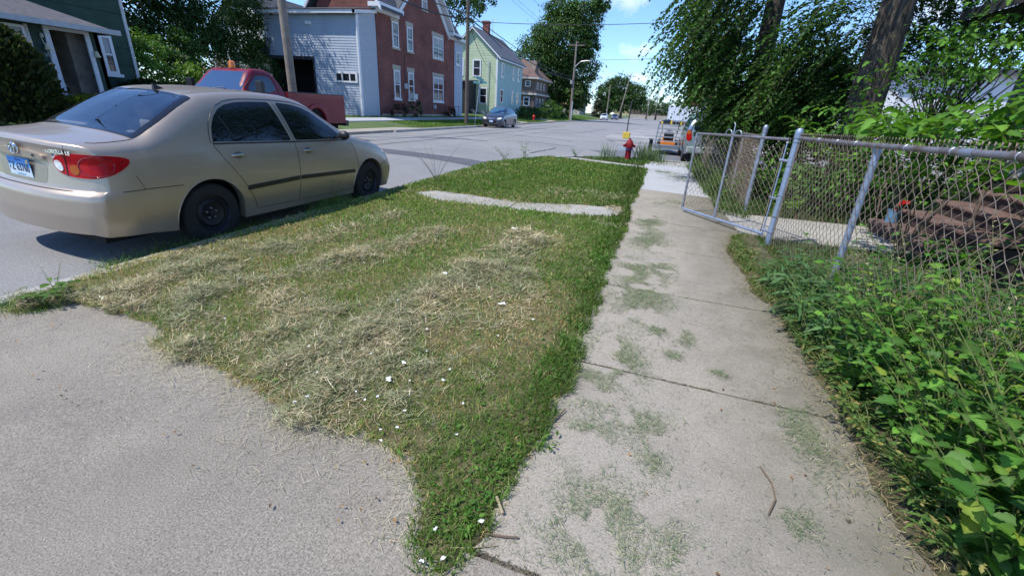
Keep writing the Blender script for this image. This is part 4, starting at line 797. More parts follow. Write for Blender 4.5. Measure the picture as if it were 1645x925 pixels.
b = MB(); b.prism([(-17.35, 6.6), (-20.2, 10.55), (-20.2, 10.8), (-17.35, 6.85)], 'y', 28.0, 28.12); b.prism([(-23.05, 6.6), (-20.2, 10.55), (-20.2, 10.8), (-23.05, 6.85)], 'y', 28.0, 28.12); bw(b, 'fascia', white_paint, bh)
for (a0, a1, c) in ((30.33, 31.17, 1), (32.35, 33.2, 1), (36.5, 38.45, 2)):
    window(bh, fr, a0, a1, 4.85, 6.42, cols=c, lintel=True, lm=stone, shade=.0 if c == 1 else .3); window(bh, fr, a0, a1, 1.58, 3.45, cols=c, lintel=True, shade=.45 if a0 < 31 else .25)
w = window(bh, fr, 34.75, 35.6, 7.95, 9.1, lm=stone)
b = MB(); b.box(-18.0, 32.45, 1.6, -17.62, 33.1, 2.0); bw(b, 'air_conditioner', mat('ac_white', (.6, .6, .58), .6), bh)
b = MB(); b.box(-18, 31.75, 2.3, -17.88, 32.05, 2.65); bw(b, 'meter_box', mat('meter_grey', (.45, .46, .47), .5), bh)
b = MB(); b.tube([(-17.95, 31.9, 2.6), (-17.95, 31.9, 4.6)], .025, 6); bw(b, 'conduit', mat('conduit', (.06, .05, .05), .6), bh)
b = MB(); b.box(-18, 36.5, 1.0, -17.85, 36.8, 1.3); bw(b, 'utility_box', mat('meter_grey', (.45, .46, .47), .5), bh)
# grey clad stair bay at the far corner
b = MB(FX(-17.98)); b.siding(40.82, 42.7, -.1, 6.65, .12, .012); b.add([(40.82, -.1, -.01), (42.7, -.1, -.01), (42.7, 6.65, -.01), (40.82, 6.65, -.01)], [(0, 1, 2, 3)]); b.add([(42.7, -.1, 0), (42.7, -.1, -4), (42.7, 6.65, -4), (42.7, 6.65, 0)], [(0, 1, 2, 3)]); bw(b, 'clad_bay', siding_blue, bh)
b = MB(); b.box(-22, 40.8, 6.66, -17.5, 43.1, 6.9); bw(b, 'bay_eave', white_paint, bh)
b = MB(); b.slab([(-17.45, 40.8, 6.95), (-17.45, 43.2, 6.95), (-22, 43.2, 8.2), (-22, 40.8, 8.2)], .06); bw(b, 'bay_roof', shingle, bh)
window(bh, FX(-17.965), 41.1, 41.95, 4.8, 5.85)
# small red fenced patch, planting box by the wall
# --- garage wing
gw = empty('garage_wing', (-18, 26.5, .3), 0, 'pale grey-blue clad garage with a black open doorway built against the brick house', 'garage')
YG = 26.5; fy = FY(YG)
b = MB(fy); b.siding(-21.5, -18.05, .2, 6.12, .15, .02); b.siding(-24.95, -21.5, 3.74, 6.12, .15, .02)
b.add([(-21.5, .2, 0), (-18.05, .2, 0), (-18.05, 6.12, 0), (-21.5, 6.12, 0)], [(0, 1, 2, 3)]); b.add([(-24.95, 3.74, 0), (-21.5, 3.74, 0), (-21.5, 6.12, 0), (-24.95, 6.12, 0)], [(0, 1, 2, 3)]); bw(b, 'front_wall', siding_blue, gw)
b = MB(FX(-18.05)); b.siding(26.5, 28.44, .2, 6.15, .185, .022); b.add([(26.5, .2, -.001), (28.44, .2, -.001), (28.44, 6.5, -.001), (26.5, 6.15, -.001)], [(0, 1, 2, 3)]); bw(b, 'side_wall', mat('siding_grey', (.40, .43, .48), .6, var=.05), gw)
b = MB(); b.box(-18.13, 26.40, .2, -18.0, 26.53, 6.1); bw(b, 'corner_trim', white_paint, gw); b = MB(); b.box(-25.0, 26.44, 3.7, -24.9, 26.52, 6.1); bw(b, 'corner_trim', white_paint, gw)
b = MB(); b.box(-25.3, 26.05, 6.1, -17.85, 26.25, 6.28); b.add([(-17.88, 26.05, 6.1), (-17.88, 28.44, 6.5), (-17.88, 28.44, 6.68), (-17.88, 26.05, 6.28), (-18.06, 26.05, 6.1), (-18.06, 28.44, 6.5), (-18.06, 28.44, 6.68), (-18.06, 26.05, 6.28)], [(0, 1, 2, 3), (4, 7, 6, 5), (0, 4, 5, 1), (3, 2, 6, 7), (0, 3, 7, 4)]); bw(b, 'gutter', white_paint, gw)
b = MB(); b.slab([(-25.35, 26.0, 6.34), (-17.8, 26.0, 6.34), (-17.8, 28.4, 6.82), (-25.35, 28.4, 6.82)], .05); bw(b, 'roof', shingle, gw)
b = MB(); b.tube([(-18.0, 26.36, 6.1), (-18.0, 26.36, .3)], .045, 8); bw(b, 'downpipe', white_paint, gw)
b = MB(); b.box(-24.9, 26.6, .2, -21.5, 28.3, 3.75); bm_ = b; b = MB(); 
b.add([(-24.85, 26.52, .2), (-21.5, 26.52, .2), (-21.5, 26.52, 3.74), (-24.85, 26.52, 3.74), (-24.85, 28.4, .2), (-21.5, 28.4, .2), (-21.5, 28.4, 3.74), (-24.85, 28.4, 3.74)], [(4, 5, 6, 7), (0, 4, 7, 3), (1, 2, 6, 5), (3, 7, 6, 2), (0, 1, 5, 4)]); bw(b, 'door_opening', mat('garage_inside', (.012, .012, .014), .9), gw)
b = MB(); b.box(-24.9, 26.42, 3.55, -21.4, 26.5, 3.76); b.box(-21.52, 26.43, .2, -21.42, 26.5, 3.6); bw(b, 'door_frame', mat('dark_frame', (.03, .03, .035), .6), gw)
w = window(gw, FY(YG-.03), -19.95, -18.28, 2.33, 2.97, cols=3, mid=False, sill=False, fw=.13, shade=0)
for x in (-21.65, -21.45):
    b = MB(); b.lathe([(.02, 0), (.09, .02), (.10, .2), (.02, .22)], (x, 26.32, 5.62), 'y', 12); bw(b, 'flood_lamp', mat('lamp_white', (.8, .8, .8), .4), gw)
b = MB(); b.lathe([(.001, 0), (.2, .03), (.34, .09), (.34, .11), (.2, .05), (.001, .03)], (-25.1, 26.3, 4.0), 'y', 20); bw(b, 'satellite_dish', mat('dish_dark', (.04, .04, .045), .5), gw)
# --- pale green clapboard house
green_lit = mat('clapboard_green_lit', (.48, .56, .36), .7, var=.08, vs=1.2, spot=(4, .06)); green_shaded = mat('clapboard_green_shaded', (.33, .49, .47), .7, var=.08, vs=1.2)  # same clapboard: warm sunlit tone and cool shade tone put into two base colours
gh = empty('clapboard_house', (-17.5, 51.6, .8), 0, 'two-storey pale green clapboard house with a brick chimney and black lean-to porch', 'house')
YH = 51.6; b = MB(FY(YH)); b.siding(-23.4, -17.52, .8, 6.7, .15, .02); b.add([(-23.4, .8, 0), (-17.52, .8, 0), (-17.52, 6.7, 0), (-20.45, 9.3, 0), (-23.4, 6.7, 0)], [(0, 1, 2, 3, 4)])
z = 6.7
while z < 9.2: hw = (9.3-z)/2.6*2.93; b.add([(-20.45-hw, z, .02), (-20.45+hw, z, .02), (-20.45+hw*.96, z+.15, 0), (-20.45-hw*.96, z+.15, 0)], [(0, 1, 2, 3)]); z += .15
bw(b, 'front_wall', green_lit, gh)
b = MB(FX(-17.5)); b.siding(51.6, 61.9, .8, 6.7, .15, .02); b.add([(51.6, .8, 0), (61.9, .8, 0), (61.9, 6.7, 0), (51.6, 6.7, 0)], [(0, 1, 2, 3)]); bw(b, 'side_wall', green_shaded, gh)
b = MB(); b.box(-23.4, 61.8, .8, -17.55, 61.9, 6.7); b.box(-23.4, 51.7, -.3, -17.6, 61.8, .8); bw(b, 'rear_wall', green_shaded, gh)
b = MB(); b.box(-17.62, 51.5, .8, -17.46, 51.66, 6.7); bw(b, 'corner_board', white_paint, gh)
b = MB(); b.prism([(-17.1, 6.42), (-20.45, 9.38), (-20.45, 9.52), (-17.1, 6.56)], 'y', 51.3, 62.2); b.prism([(-23.8, 6.42), (-20.45, 9.38), (-20.45, 9.52), (-23.8, 6.56)], 'y', 51.3, 62.2); bw(b, 'roof', mat('slate_roof', (.10, .11, .13), .85, var=.2, vs=3), gh)
b = MB(); b.prism([(-17.05, 6.25), (-20.45, 9.25), (-20.45, 9.37), (-17.05, 6.42)], 'y', 51.24, 51.32); b.prism([(-23.85, 6.25), (-20.45, 9.25), (-20.45, 9.37), (-23.85, 6.42)], 'y', 51.24, 51.32); b.box(-17.2, 51.3, 6.3, -17.05, 62.2, 6.42); bw(b, 'eave_trim', white_paint, gh)
ch = MB(); ch.box(-20.75, 55.2, 8.9, -20.05, 55.9, 10.5); ch.box(-20.82, 55.13, 10.4, -19.98, 55.97, 10.6); bw(ch, 'chimney', brick_mat('chimney_brick', (.32, .09, .05), (.22, .06, .04), (.2, .15, .12)), gh)
b = MB(); b.tube([(-19.6, 55.5, 9.0), (-19.6, 55.5, 10.9)], .02, 5); b.tube([(-20.0, 55.5, 10.8), (-19.2, 55.5, 10.8)], .015, 5); bw(b, 'aerial', mat('metal_thin', (.3, .3, .3), .5, metal=.6), gh)
b = MB(); b.tube([(-18.55, 51.45, 6.3), (-18.55, 51.45, 6.0), (-18.6, 51.45, .9)], .05, 8); bw(b, 'downpipe', mat('pale_pipe', (.6, .63, .58), .6), gh)
for a0, a1, b0, b1 in ((-20.45, -19.45, 4.5, 6.25), (-22.6, -21.55, 4.5, 6.25), (-19.6, -18.6, 1.68, 3.42)): window(gh, FY(YH-.02), a0, a1, b0, b1, fw=.14, sill=False)
for a0, a1, b0, b1 in ((52.8, 53.85, 4.55, 6.15), (57.3, 58.2, 4.55, 6.2), (59.5, 60.6, 4.55, 6.2), (52.8, 53.85, 1.9, 3.4), (57.3, 58.2, 1.8, 3.35), (59.5, 60.6, 1.75, 3.3)): window(gh, FX(-17.48), a0, a1, b0, b1, fw=.14, sill=False)
b = MB(); b.box(-24, 48.6, .2, -20.0, 51.55, 3.8); bw(b, 'lean_to', mat('black_panel', (.018, .02, .024), .7), gh)
b = MB(); b.slab([(-24, 48.3, 3.86), (-19.8, 48.3, 3.86), (-19.8, 51.58, 4.15), (-24, 51.58, 4.15)], .08); bw(b, 'lean_to_roof', shingle, gh)
for k in range(4): b = MB(); b.box(-21.9, 47.9-k*.28, .1, -20.9, 48.15-k*.28, .95-k*.2); bw(b, 'porch_step', mat('grey_wood', (.25, .24, .22), .8), gh)
b = MB(); b.prism([(-19.2, .9), (-18.9, .95), (-18.3, .3), (-18.6, .25)], 'y', 50.4, 51.4); b.prism([(-20.0, 1.0), (-19.7, 1.05), (-19.0, .3), (-19.3, .25)], 'y', 49.9, 50.1); bw(b, 'cellar_hatch', mat('hatch_wood', (.5, .42, .33), .8), gh)
# --- brown house with shingle bands
bn = empty('brown_house', (-18, 71.3, .9), 0, 'two-storey brown shingled house with a pale band between the storeys and a hipped roof', 'house')
brown = brick_mat('brown_shingle', (.20, .15, .125), (.14, .105, .09), (.08, .06, .05), .3, .16)
b = MB(); b.box(-24.5, 71.3, .5, -18, 80.2, 5.85); bw(b, 'wall', brown, bn)
b = MB(); b.prism([(71.3, 5.85), (75, 5.85), (73.1, 8.3)], 'x', -23, -18.4); bw(b, 'dormer', brown, bn)
b = MB(); b.add([(-17.4, 70.7, 5.85), (-17.4, 81, 5.85), (-25, 81, 5.85), (-25, 70.7, 5.85), (-20.6, 73.2, 8.6), (-20.6, 77.5, 8.6)], [(0, 1, 5, 4), (2, 3, 4, 5), (0, 4, 3), (1, 2, 5), (0, 3, 2, 1)]); bw(b, 'roof', mat('brown_roof', (.16, .10, .085), .9, var=.2, vs=4), bn)
b = MB(); b.box(-24.6, 70.95, 3.45, -17.65, 80.6, 3.7); b.box(-25, 70.65, 5.66, -17.35, 81, 5.86); bw(b, 'band', mat('band_paint', (.52, .50, .47), .7), bn)
for a0, a1, b0, b1 in ((-19.6, -18.75, 4.6, 5.45), (-19.75, -18.75, 1.85, 3.15), (-22.5, -21.5, 1.85, 3.15)): window(bn, FY(71.3), a0, a1, b0, b1, fw=.14, sill=False)
for a0, a1, b0, b1 in ((72.3, 73.2, 4.3, 5.3), (74.5, 75.4, 4.3, 5.3), (76.8, 77.7, 4.3, 5.3), (72.3, 73.2, 1.7, 3), (74.5, 75.4, .9, 3), (76.8, 77.7, 1.7, 3)): window(bn, FX(-18), a0, a1, b0, b1, fw=.12, sill=False)
def small_house(name, label, x0, x1, y0, y1, zw, zr, wm, rm, axis='y', z0=.3, wins=(), ov=.4):
    t = empty(name, ((x0+x1)/2, (y0+y1)/2, z0), 0, label, 'house'); b = MB(); b.box(x0, y0, z0-.5, x1, y1, zw); bw(b, 'wall', wm, t); b = MB()
    if axis == 'y': xm = (x0+x1)/2; b.prism([(x0, zw), (x1, zw), (xm, zr-.1)], 'y', y0, y1)
    else: ym = (y0+y1)/2; b.prism([(y0, zw), (y1, zw), (ym, zr-.1)], 'x', x0, x1)
    bw(b, 'gable', wm, t); b = MB()
    if axis == 'y':
        s_ = (zr-zw)/(xm-x0)
        for sg, xe in ((-1, x0-ov), (1, x1+ov)): b.prism([(xe, zw-ov*s_), (xm, zr), (xm, zr+.15), (xe, zw-ov*s_+.15)], 'y', y0-ov, y1+ov)
    else:
        s_ = (zr-zw)/(ym-y0)
        for sg, ye in ((-1, y0-ov), (1, y1+ov)): b.prism([(ye, zw-ov*s_), (ym, zr), (ym, zr+.15), (ye, zw-ov*s_+.15)], 'x', x0-ov, x1+ov)
    bw(b, 'roof', rm, t)
    for fr_, a0, a1, b0, b1 in wins: window(t, fr_, a0, a1, b0, b1, sill=False)
    return t
wall_w = mat('wall_white', (.60, .62, .64), .7, var=.06)
small_house('white_cottage', 'small white cottage with a grey roof half hidden by the big tree', -27, -19.5, 92, 101, 4.3, 7.6, wall_w, shingle, 'x', .6, ((FX(-19.5), 93, 94.2, 2, 3.4), (FX(-19.5), 96, 97, 2, 3.4), (FY(92), -22.5, -21.4, 2, 3.4)))
small_house('orange_roofed_house', 'low house with an orange-brown roof between the big tree and the cone-shaped evergreen', -28, -19.5, 128, 140, 3.4, 7.6, mat('wall_cream', (.5, .45, .38), .8), mat('orange_roof', (.34, .14, .07), .85, var=.15, vs=2), 'x', .4, ((FY(128), -22, -21, 1.5, 2.6), (FX(-19.5), 131, 132.5, 1.4, 2.6)))
small_house('white_clapboard_house', 'white clapboard house behind the trees on the left, above the red pickup', -33.5, -26.6, 30, 40, 5.5, 8.3, wall_w, shingle, 'y', .4, ((FY(30), -31.8, -30.8, 3.5, 5), (FY(30), -29.5, -28.5, 3.5, 5)))
b = MB(FY(34)); o = empty('cream_garage', (-27, 27.6, .3), 0, 'low cream clad outbuilding left of the garage doorway behind the pickup', 'outbuilding')
b = MB(FY(29.0)); b.siding(-28.6, -25.4, .2, 4.6, .15, .02); b.add([(-28.6, .2, 0), (-25.4, .2, 0), (-25.4, 4.6, 0), (-28.6, 4.6, 0)], [(0, 1, 2, 3)]); bw(b, 'wall', mat('cream_siding', (.42, .41, .37), .7), o); b = MB(); b.box(-28.7, 28.7, 4.6, -25.3, 32, 4.75); b.box(-28.6, 29.05, .2, -25.4, 31.9, 4.6); bw(b, 'roof', shingle, o)
# far buildings
def far_box(name, label, cat, x0, x1, y0, y1, z0, z1, m, trim=None, wins=0):
    t = empty(name, ((x0+x1)/2, (y0+y1)/2, z0), 0, label, cat); b = MB(); b.box(x0, y0, z0, x1, y1, z1); bw(b, 'wall', m, t); b = MB(); b.box(x0-.3, y0-.3, z1, x1+.3, y1+.3, z1+.5); bw(b, 'parapet', trim or m, t)
    for k in range(wins): a = x0+(x1-x0)*(k+.35)/wins; window(t, FY(y0), a, a+(x1-x0)/wins*.4, z0+(z1-z0)*.55, z0+(z1-z0)*.82, sill=False)
    return t
far_box('yellow_works_building', 'pale yellow industrial building on the horizon right of the poles', 'building', -32, -12, 400, 420, 0, 11, mat('yellow_wall', (.52, .42, .24), .8, var=.1, vs=.1), None, 5)
far_box('red_brick_factory', 'dark red brick factory seen through the drooping branches above the white trailers', 'building', 8, 60, 120, 140, -.1, 7.6, brick_mat('factory_brick', (.26, .075, .045), (.18, .05, .035), (.15, .1, .08)), stone, 9)
small_house('white_gabled_house', 'white house glimpsed through the bright leaves above the fence on the right', 10.5, 24, 26, 38, 3.9, 4.6, mat('bright_wall', (.70, .71, .73), .7, var=.05), shingle, 'x', -.1, ((FY(26), 20, 21, 2.5, 4),))
b = MB(); b.box(-14, 290, -.3, 90, 291, 2.0); tag(b.build('concrete_wall', mat('tan_wall', (.40, .35, .28), .9, var=.1, vs=.1)), 'long low tan concrete wall closing the far end of the road', 'wall')
b = MB(); b.box(-14, 292, 1.6, 90, 293, 4.2)
for k in range(50): b.box(-14+k*2, 291.6, 1.8, -13.7+k*2, 292, 4.4)
tag(b.build('rail_bridge_girder', mat('rust_brown', (.16, .115, .085), .9, var=.2, vs=.2)), 'long rusty brown girder running above the tan wall at the end of the road', 'girder')
# --- dark green house on the left with its porch
green_d = mat('green_asphalt_siding', (.030, .062, .046), .9, var=.22, vs=2.5, bump=.3, bs=40); lh = empty('green_house', (-19, 11.5, .4), 0, 'dark green sided house with a white-trimmed enclosed porch at the left edge', 'house')
K = 19/18.; ZZ = lambda z: 1.4+(z-1.4)*K; YY = lambda y: y*K; XP, XM = -19.0, -21.1
b = MB(); yc = YY(12.81)*XM/XP; b.box(-30, 3, .0, XM, yc, 5.3); b.prism([(-30, 5.3), (XM, 5.3), (-25.5, 7.6)], 'y', 3, yc); bw(b, 'wall', green_d, lh)
b = MB()
for k in range(9): z = .9+k*.62; b.box(XM, 6, z, XM+.012, yc, z+.02)
bw(b, 'siding_joint', mat('siding_joint', (.015, .03, .024), .9), lh)
b = MB(); b.box(XM-.02, yc-.06, .4, XM+.05, yc+.05, 5.35); bw(b, 'corner_board', mat('weathered_white', (.52, .53, .53), .8, var=.25, vs=6), lh)
wt = mat('weathered_white', (.52, .53, .53), .8)
pf = FX(XP); y0d, y1d, yr = YY(10.49), YY(11.43), YY(11.83); zf, zt_ = ZZ(1.03), ZZ(2.95)
b = MB(); b.box(XP-.12, 5.5, .2, XP, y0d-.1, zt_); b.box(XP-.12, y1d+.1, .2, XP, yr, zt_); b.box(XM, yr-.12, .2, XP, yr, zt_); b.box(XP-.12, y0d-.1, zt_-.12, XP, y1d+.1, zt_); bw(b, 'porch_wall', green_d, lh)
b = MB(); b.box(XM, 5.5, zf-.12, XP+.35, yr, zf); b.box(XP+.1, 10.2, .5, XP+.7, 12.0, zf-.2); b.box(XP+.1, 10.2, .1, XP+1.1, 12.0, zf-.45); bw(b, 'porch_floor', mat('porch_grey', (.22, .22, .21), .8, var=.2), lh)
b = MB(FX(XP)); b.box(y0d-.14, zf, 0, y0d, zt_-.02, .05); b.box(y1d, zf, 0, y1d+.14, zt_-.02, .05); b.box(y0d, zt_-.12, 0, y1d, zt_-.02, .05); bw(b, 'door_frame', mat('trim_white_blue', (.58, .62, .68), .6), lh)
b = MB(); b.box(XM+.02, YY(9.3), zf, XM+.06, yr-.12, zt_); b.box(XP-1.9, y1d-.35, zf, XP-.3, yr-.13, zt_) ; bw(b, 'porch_inner_wall', mat('plaster_dirty', (.20, .175, .145), .9, var=.3, vs=3), lh)
b = MB(FX(XM+.06)); b.box(YY(11.55), ZZ(1.7), 0, YY(11.95), ZZ(2.8), .03); bw(b, 'inner_window', mat('trim_white_blue', (.58, .62, .68), .6), lh)
b = MB(); b.box(XP-1.1, y0d+.35, zf, XP-.4, y1d+.2, zf+.28); bw(b, 'crate', mat('old_wood', (.10, .075, .05), .9), lh)
b = MB(); b.tube([(XP-.5, y0d+.35, zf), (XP-.6, y0d+.3, zf+.75)], .03, 6); bw(b, 'post_stub', mat('old_wood', (.10, .075, .05), .9), lh)
ze = ZZ(3.03); b = MB(); b.add([(XP+.45, 5.2, ze), (XP+.45, yr+.35, ze), (XM, yr+.35, ze), (XM, 5.2, ze), (XM, 8.8, ze+1.75), (XM, 10.2, ze+1.1)], [(0, 1, 5, 4), (1, 2, 5), (0, 4, 3), (0, 3, 2, 1), (3, 4, 5, 2)]); bw(b, 'porch_roof', mat('brown_grey_shingle', (.115, .11, .115), .95, var=.25, vs=5, bump=.6, bs=20), lh)
b = MB(); b.box(XP+.44, 5.1, ze-.13, XP+.56, yr+.42, ze+.03); b.box(XM, yr+.33, ze-.13, XP+.5, yr+.43, ze+.03); bw(b, 'porch_gutter', mat('trim_grey', (.42, .44, .46), .7, var=.15), lh)
window(lh, FX(XP), YY(9.0), YY(9.9), ZZ(1.6), ZZ(2.85), fw=.07, shade=.5)
k2 = XM/-18.; window(lh, FX(XM), 11.82*k2, 12.2*k2+.02, 1.4+(1.74-1.4)*k2, 1.4+(2.92-1.4)*k2, fw=.11, shade=.55, sill=True)
b = MB(FX(XP)); b.box(YY(9.92), ZZ(1.9), 0, YY(10.0), ZZ(2.9), .03); bw(b, 'trim_board', wt, lh)
for yy, zz in ((10.3, 2.35), (11.6, 2.28)):
    b = MB(FX(XP)); b.lathe([(.001, .1), (.03, .1), (.09, -.08), (.085, -.09), (.001, .02)], (YY(yy), ZZ(zz), .12), 'y', 12); b.box(YY(yy)-.02, ZZ(zz)+.06, 0, YY(yy)+.02, ZZ(zz)+.1, .13); bw(b, 'porch_lamp', mat('lamp_cream', (.6, .55, .38), .5), lh)
b = MB(FX(XP)); b.tube([(YY(10.25), ZZ(2.6), .03), (YY(10.33), ZZ(2.1), .03), (YY(10.36), ZZ(1.6), .03), (YY(10.55), ZZ(1.25), .03)], .012, 5); b.ball((YY(10.26), ZZ(2.64), .06), .05, .08, .05, 8, 6); bw(b, 'hanging_cable', mat('cable_white', (.45, .47, .42), .7), lh)
M_ = frame_m((XP+.006, YY(10.32), ZZ(2.12)), (0, 1, 0), (0, 0, 1)); o = text_mesh('house_number', '208', .14, mat('number_grey', (.4, .42, .42), .6), lh, M_, .001, .003); o.matrix_parent_inverse = Matrix.Translation(-Vector(lh.location))
# --- house at the right edge: porch roof, wall, steps
rh = empty('grey_house', (5, 6, 0), 0, 'grey clapboard house with a dark porch roof just entering at the right edge', 'house')
b = MB(FX(5.0)); b.siding(-1, 8.9, .8, 3.6, .12, .016); b.add([(-1, 0, 0), (8.9, 0, 0), (8.9, 3.6, 0), (-1, 3.6, 0)], [(0, 1, 2, 3)]); bw(b, 'front_wall', mat('grey_clapboard', (.38, .40, .41), .75, var=.08), rh)
b = MB(); b.box(5.02, -1, -.1, 11, 8.9, 6.5); bw(b, 'house_mass', mat('grey_clapboard', (.38, .40, .41), .75), rh)
b = MB(); b.slab([(4.22, 1.2, 3.12), (4.22, 9.35, 3.12), (6.5, 9.35, 3.95), (6.5, 1.2, 3.95)], .14); b.slab([(4.3, 1.3, 3.0), (4.3, 9.3, 3.0), (5.0, 9.3, 3.0), (5.0, 1.3, 3.0)], .03); bw(b, 'porch_roof', mat('dark_eave', (.03, .028, .027), .8, var=.2), rh)
b = MB(); b.box(4.80, 5.2, .72, 5.0, 8.6, .88); b.box(4.85, 5.3, -.1, 4.98, 8.5, .72); bw(b, 'porch_deck', mat('deck_brown', (.055, .035, .030), .85), rh)
stp = empty('front_steps', (3.35, 6.8, 0), 0, 'flight of worn dark-brown painted steps leading up to the porch behind the fence', 'steps')
sm = mat('step_brown', (.15, .088, .074), .75, var=.25, vs=5, col2=(.20, .15, .135), bump=.3, bs=60, thr=(.5, .75))
for k in range(4):
    x = 3.35+k*.36; z = .18*(k+1); b = MB(); b.box(x-.04, 5.82, z-.055, x+.36, 7.74, z); bw(b, 'tread', sm, stp, bevel=.02)
    b = MB(); b.box(x, 5.88, z-.18, x+.03, 7.70, z-.056); bw(b, 'riser', mat('riser_brown', (.05, .032, .03), .8, var=.2), stp)
b = MB(); b.box(3.4, 5.90, -.05, 4.8, 7.68, .10); b.box(3.78, 5.9, .1, 4.8, 7.68, .28); b.box(4.14, 5.9, .28, 4.8, 7.68, .46); bw(b, 'base', mat('step_core', (.05, .04, .035), .9), stp)
b = MB(); b.tube([(3.75, 6.38, .36), (3.74, 6.38, .84), (3.78, 6.33, .90), (3.95, 6.2, .97), (4.8, 5.95, 1.32)], .021, 8); bw(b, 'handrail', mat('rust_pipe', (.16, .11, .085), .8, var=.3, vs=14), stp)
b = MB(); b.tube([(3.5, 7.85, 0), (3.42, 7.9, .55), (3.65, 8.05, 1.1)], .012, 6); bw(b, 'handrail_stub', mat('rust_pipe', (.16, .11, .085), .8), stp)
b = MB(); b.lathe([(.001, 0), (.075, 0), (.078, .16), (.082, .165), (.082, .175), (.07, .175), (.068, .02), (.001, .02)], (3.52, 7.55, .182), 'z', 20)
t = b.build('paint_can', mat('can_blue', (.10, .22, .34), .5, var=.25, vs=20, col2=(.35, .38, .38), thr=(.6, .7)), None, True); tag(t, 'small blue can standing on the lowest brown step', 'can')
b = MB(); b.tube([(3.5, 7.52, .20), (3.53, 7.54, .45), (3.58, 7.55, .50)], .006, 5); b.box(3.52, 7.50, .46, 3.64, 7.53, .50); b.box(3.50, 7.49, .43, 3.56, 7.52, .465); tag(b.build('red_plastic_handle', mat('red_plastic', (.6, .02, .015), .4)), 'bright red plastic handle sticking up out of the blue can', 'handle')
# ---------------------------------------------------------------- vehicles beyond
def rz0(x): return roadz(x) if x < -4 else -.12
paint_grey = mat('paint_slate', (.075, .085, .105), .28, metal=.6, coat=.8, var=.05)
x_, y_ = -11.75, 38.6   # faces -Y
sedan('parked_sedan', 'dark grey-blue sedan facing us at the far kerb by the pale green house', paint_grey, (x_, y_-.5, rz0(x_)+.01), R(-90), False, 'cars parked in the distance', rim_style='spokes', rim_m=mat('alloy', (.45, .46, .48), .3, metal=.9), lens=red_lens, glass=mat('glass_sky', (.05, .12, .2), .04, var=.4, vs=2, spec=1.0))
sedan('parked_sedan', 'black sedan standing side-on in the far lot in front of the white trailers', mat('paint_black', (.012, .012, .014), .3, coat=.8), (5.9, 107, -.1), R(180), False, 'cars parked in the distance', rim_style='spokes', rim_m=mat('alloy', (.45, .46, .48), .3, metal=.9))
sedan('parked_sedan', 'white car at the far end of the road, left of the dark blue one', mat('paint_white', (.6, .62, .65), .3, coat=.8), (-11.4, 118, rz0(-11.4)), R(-90), False, 'cars parked in the distance', rim_style='spokes')
sedan('parked_sedan', 'dark blue car at the far end of the road, right of the white one', mat('paint_navy', (.02, .035, .08), .3, coat=.8), (-10.3, 136, rz0(-10.3)), R(-90), False, 'cars parked in the distance', rim_style='spokes')
# --- red pickup, faces -Y; local x forward (towards -Y), y left (= +X side, towards us)
red = mat('paint_red', (.19, .008, .02), .4, metal=0, coat=.25, var=.15, vs=2, spec=.3)
pk = empty('pickup_truck', (-12.02, 15.05, rz0(-12)), R(-90), 'dark red pickup truck with an orange roof beacon parked across the road', 'pickup')
T_CAB = [(2.84, .50, .92, 1.0, 1.0, 1.30, .99, 1.45, .93, 1.50), (2.92, .48, .93, 1.0, 1.01, 1.32, .985, 1.70, .86, 1.76), (3.10, .48, .93, 1.0, 1.01, 1.34, .98, 1.98, .78, 2.05), (3.4, .48, .93, 1.0, 1.01, 1.36, .98, 2.06, .76, 2.13), (3.7, .48, .93, 1.0, 1.01, 1.36, .98, 2.06, .76, 2.13), (3.90, .48, .93, 1.0, 1.01, 1.36, .98, 1.99, .77, 2.06),
         (4.22, .48, .93, 1.0, 1.01, 1.35, .975, 1.70, .84, 1.77), (4.50, .48, .93, .98, 1.01, 1.30, .97, 1.42, .92, 1.50), (4.70, .5, .92, .96, 1.0, 1.25, .96, 1.36, .88, 1.42), (5.5, .5, .90, .94, .99, 1.18, .94, 1.30, .84, 1.36), (5.85, .52, .88, .88, .97, 1.08, .92, 1.22, .82, 1.27), (5.95, .55, .86, .86, .94, 1.02, .90, 1.14, .80, 1.18)]
SH_CAB = Shell(T_CAB, (5.05,), .46, None, None, (.0, .08), zc=.40); SH_CAB.body('cab', red, pk)
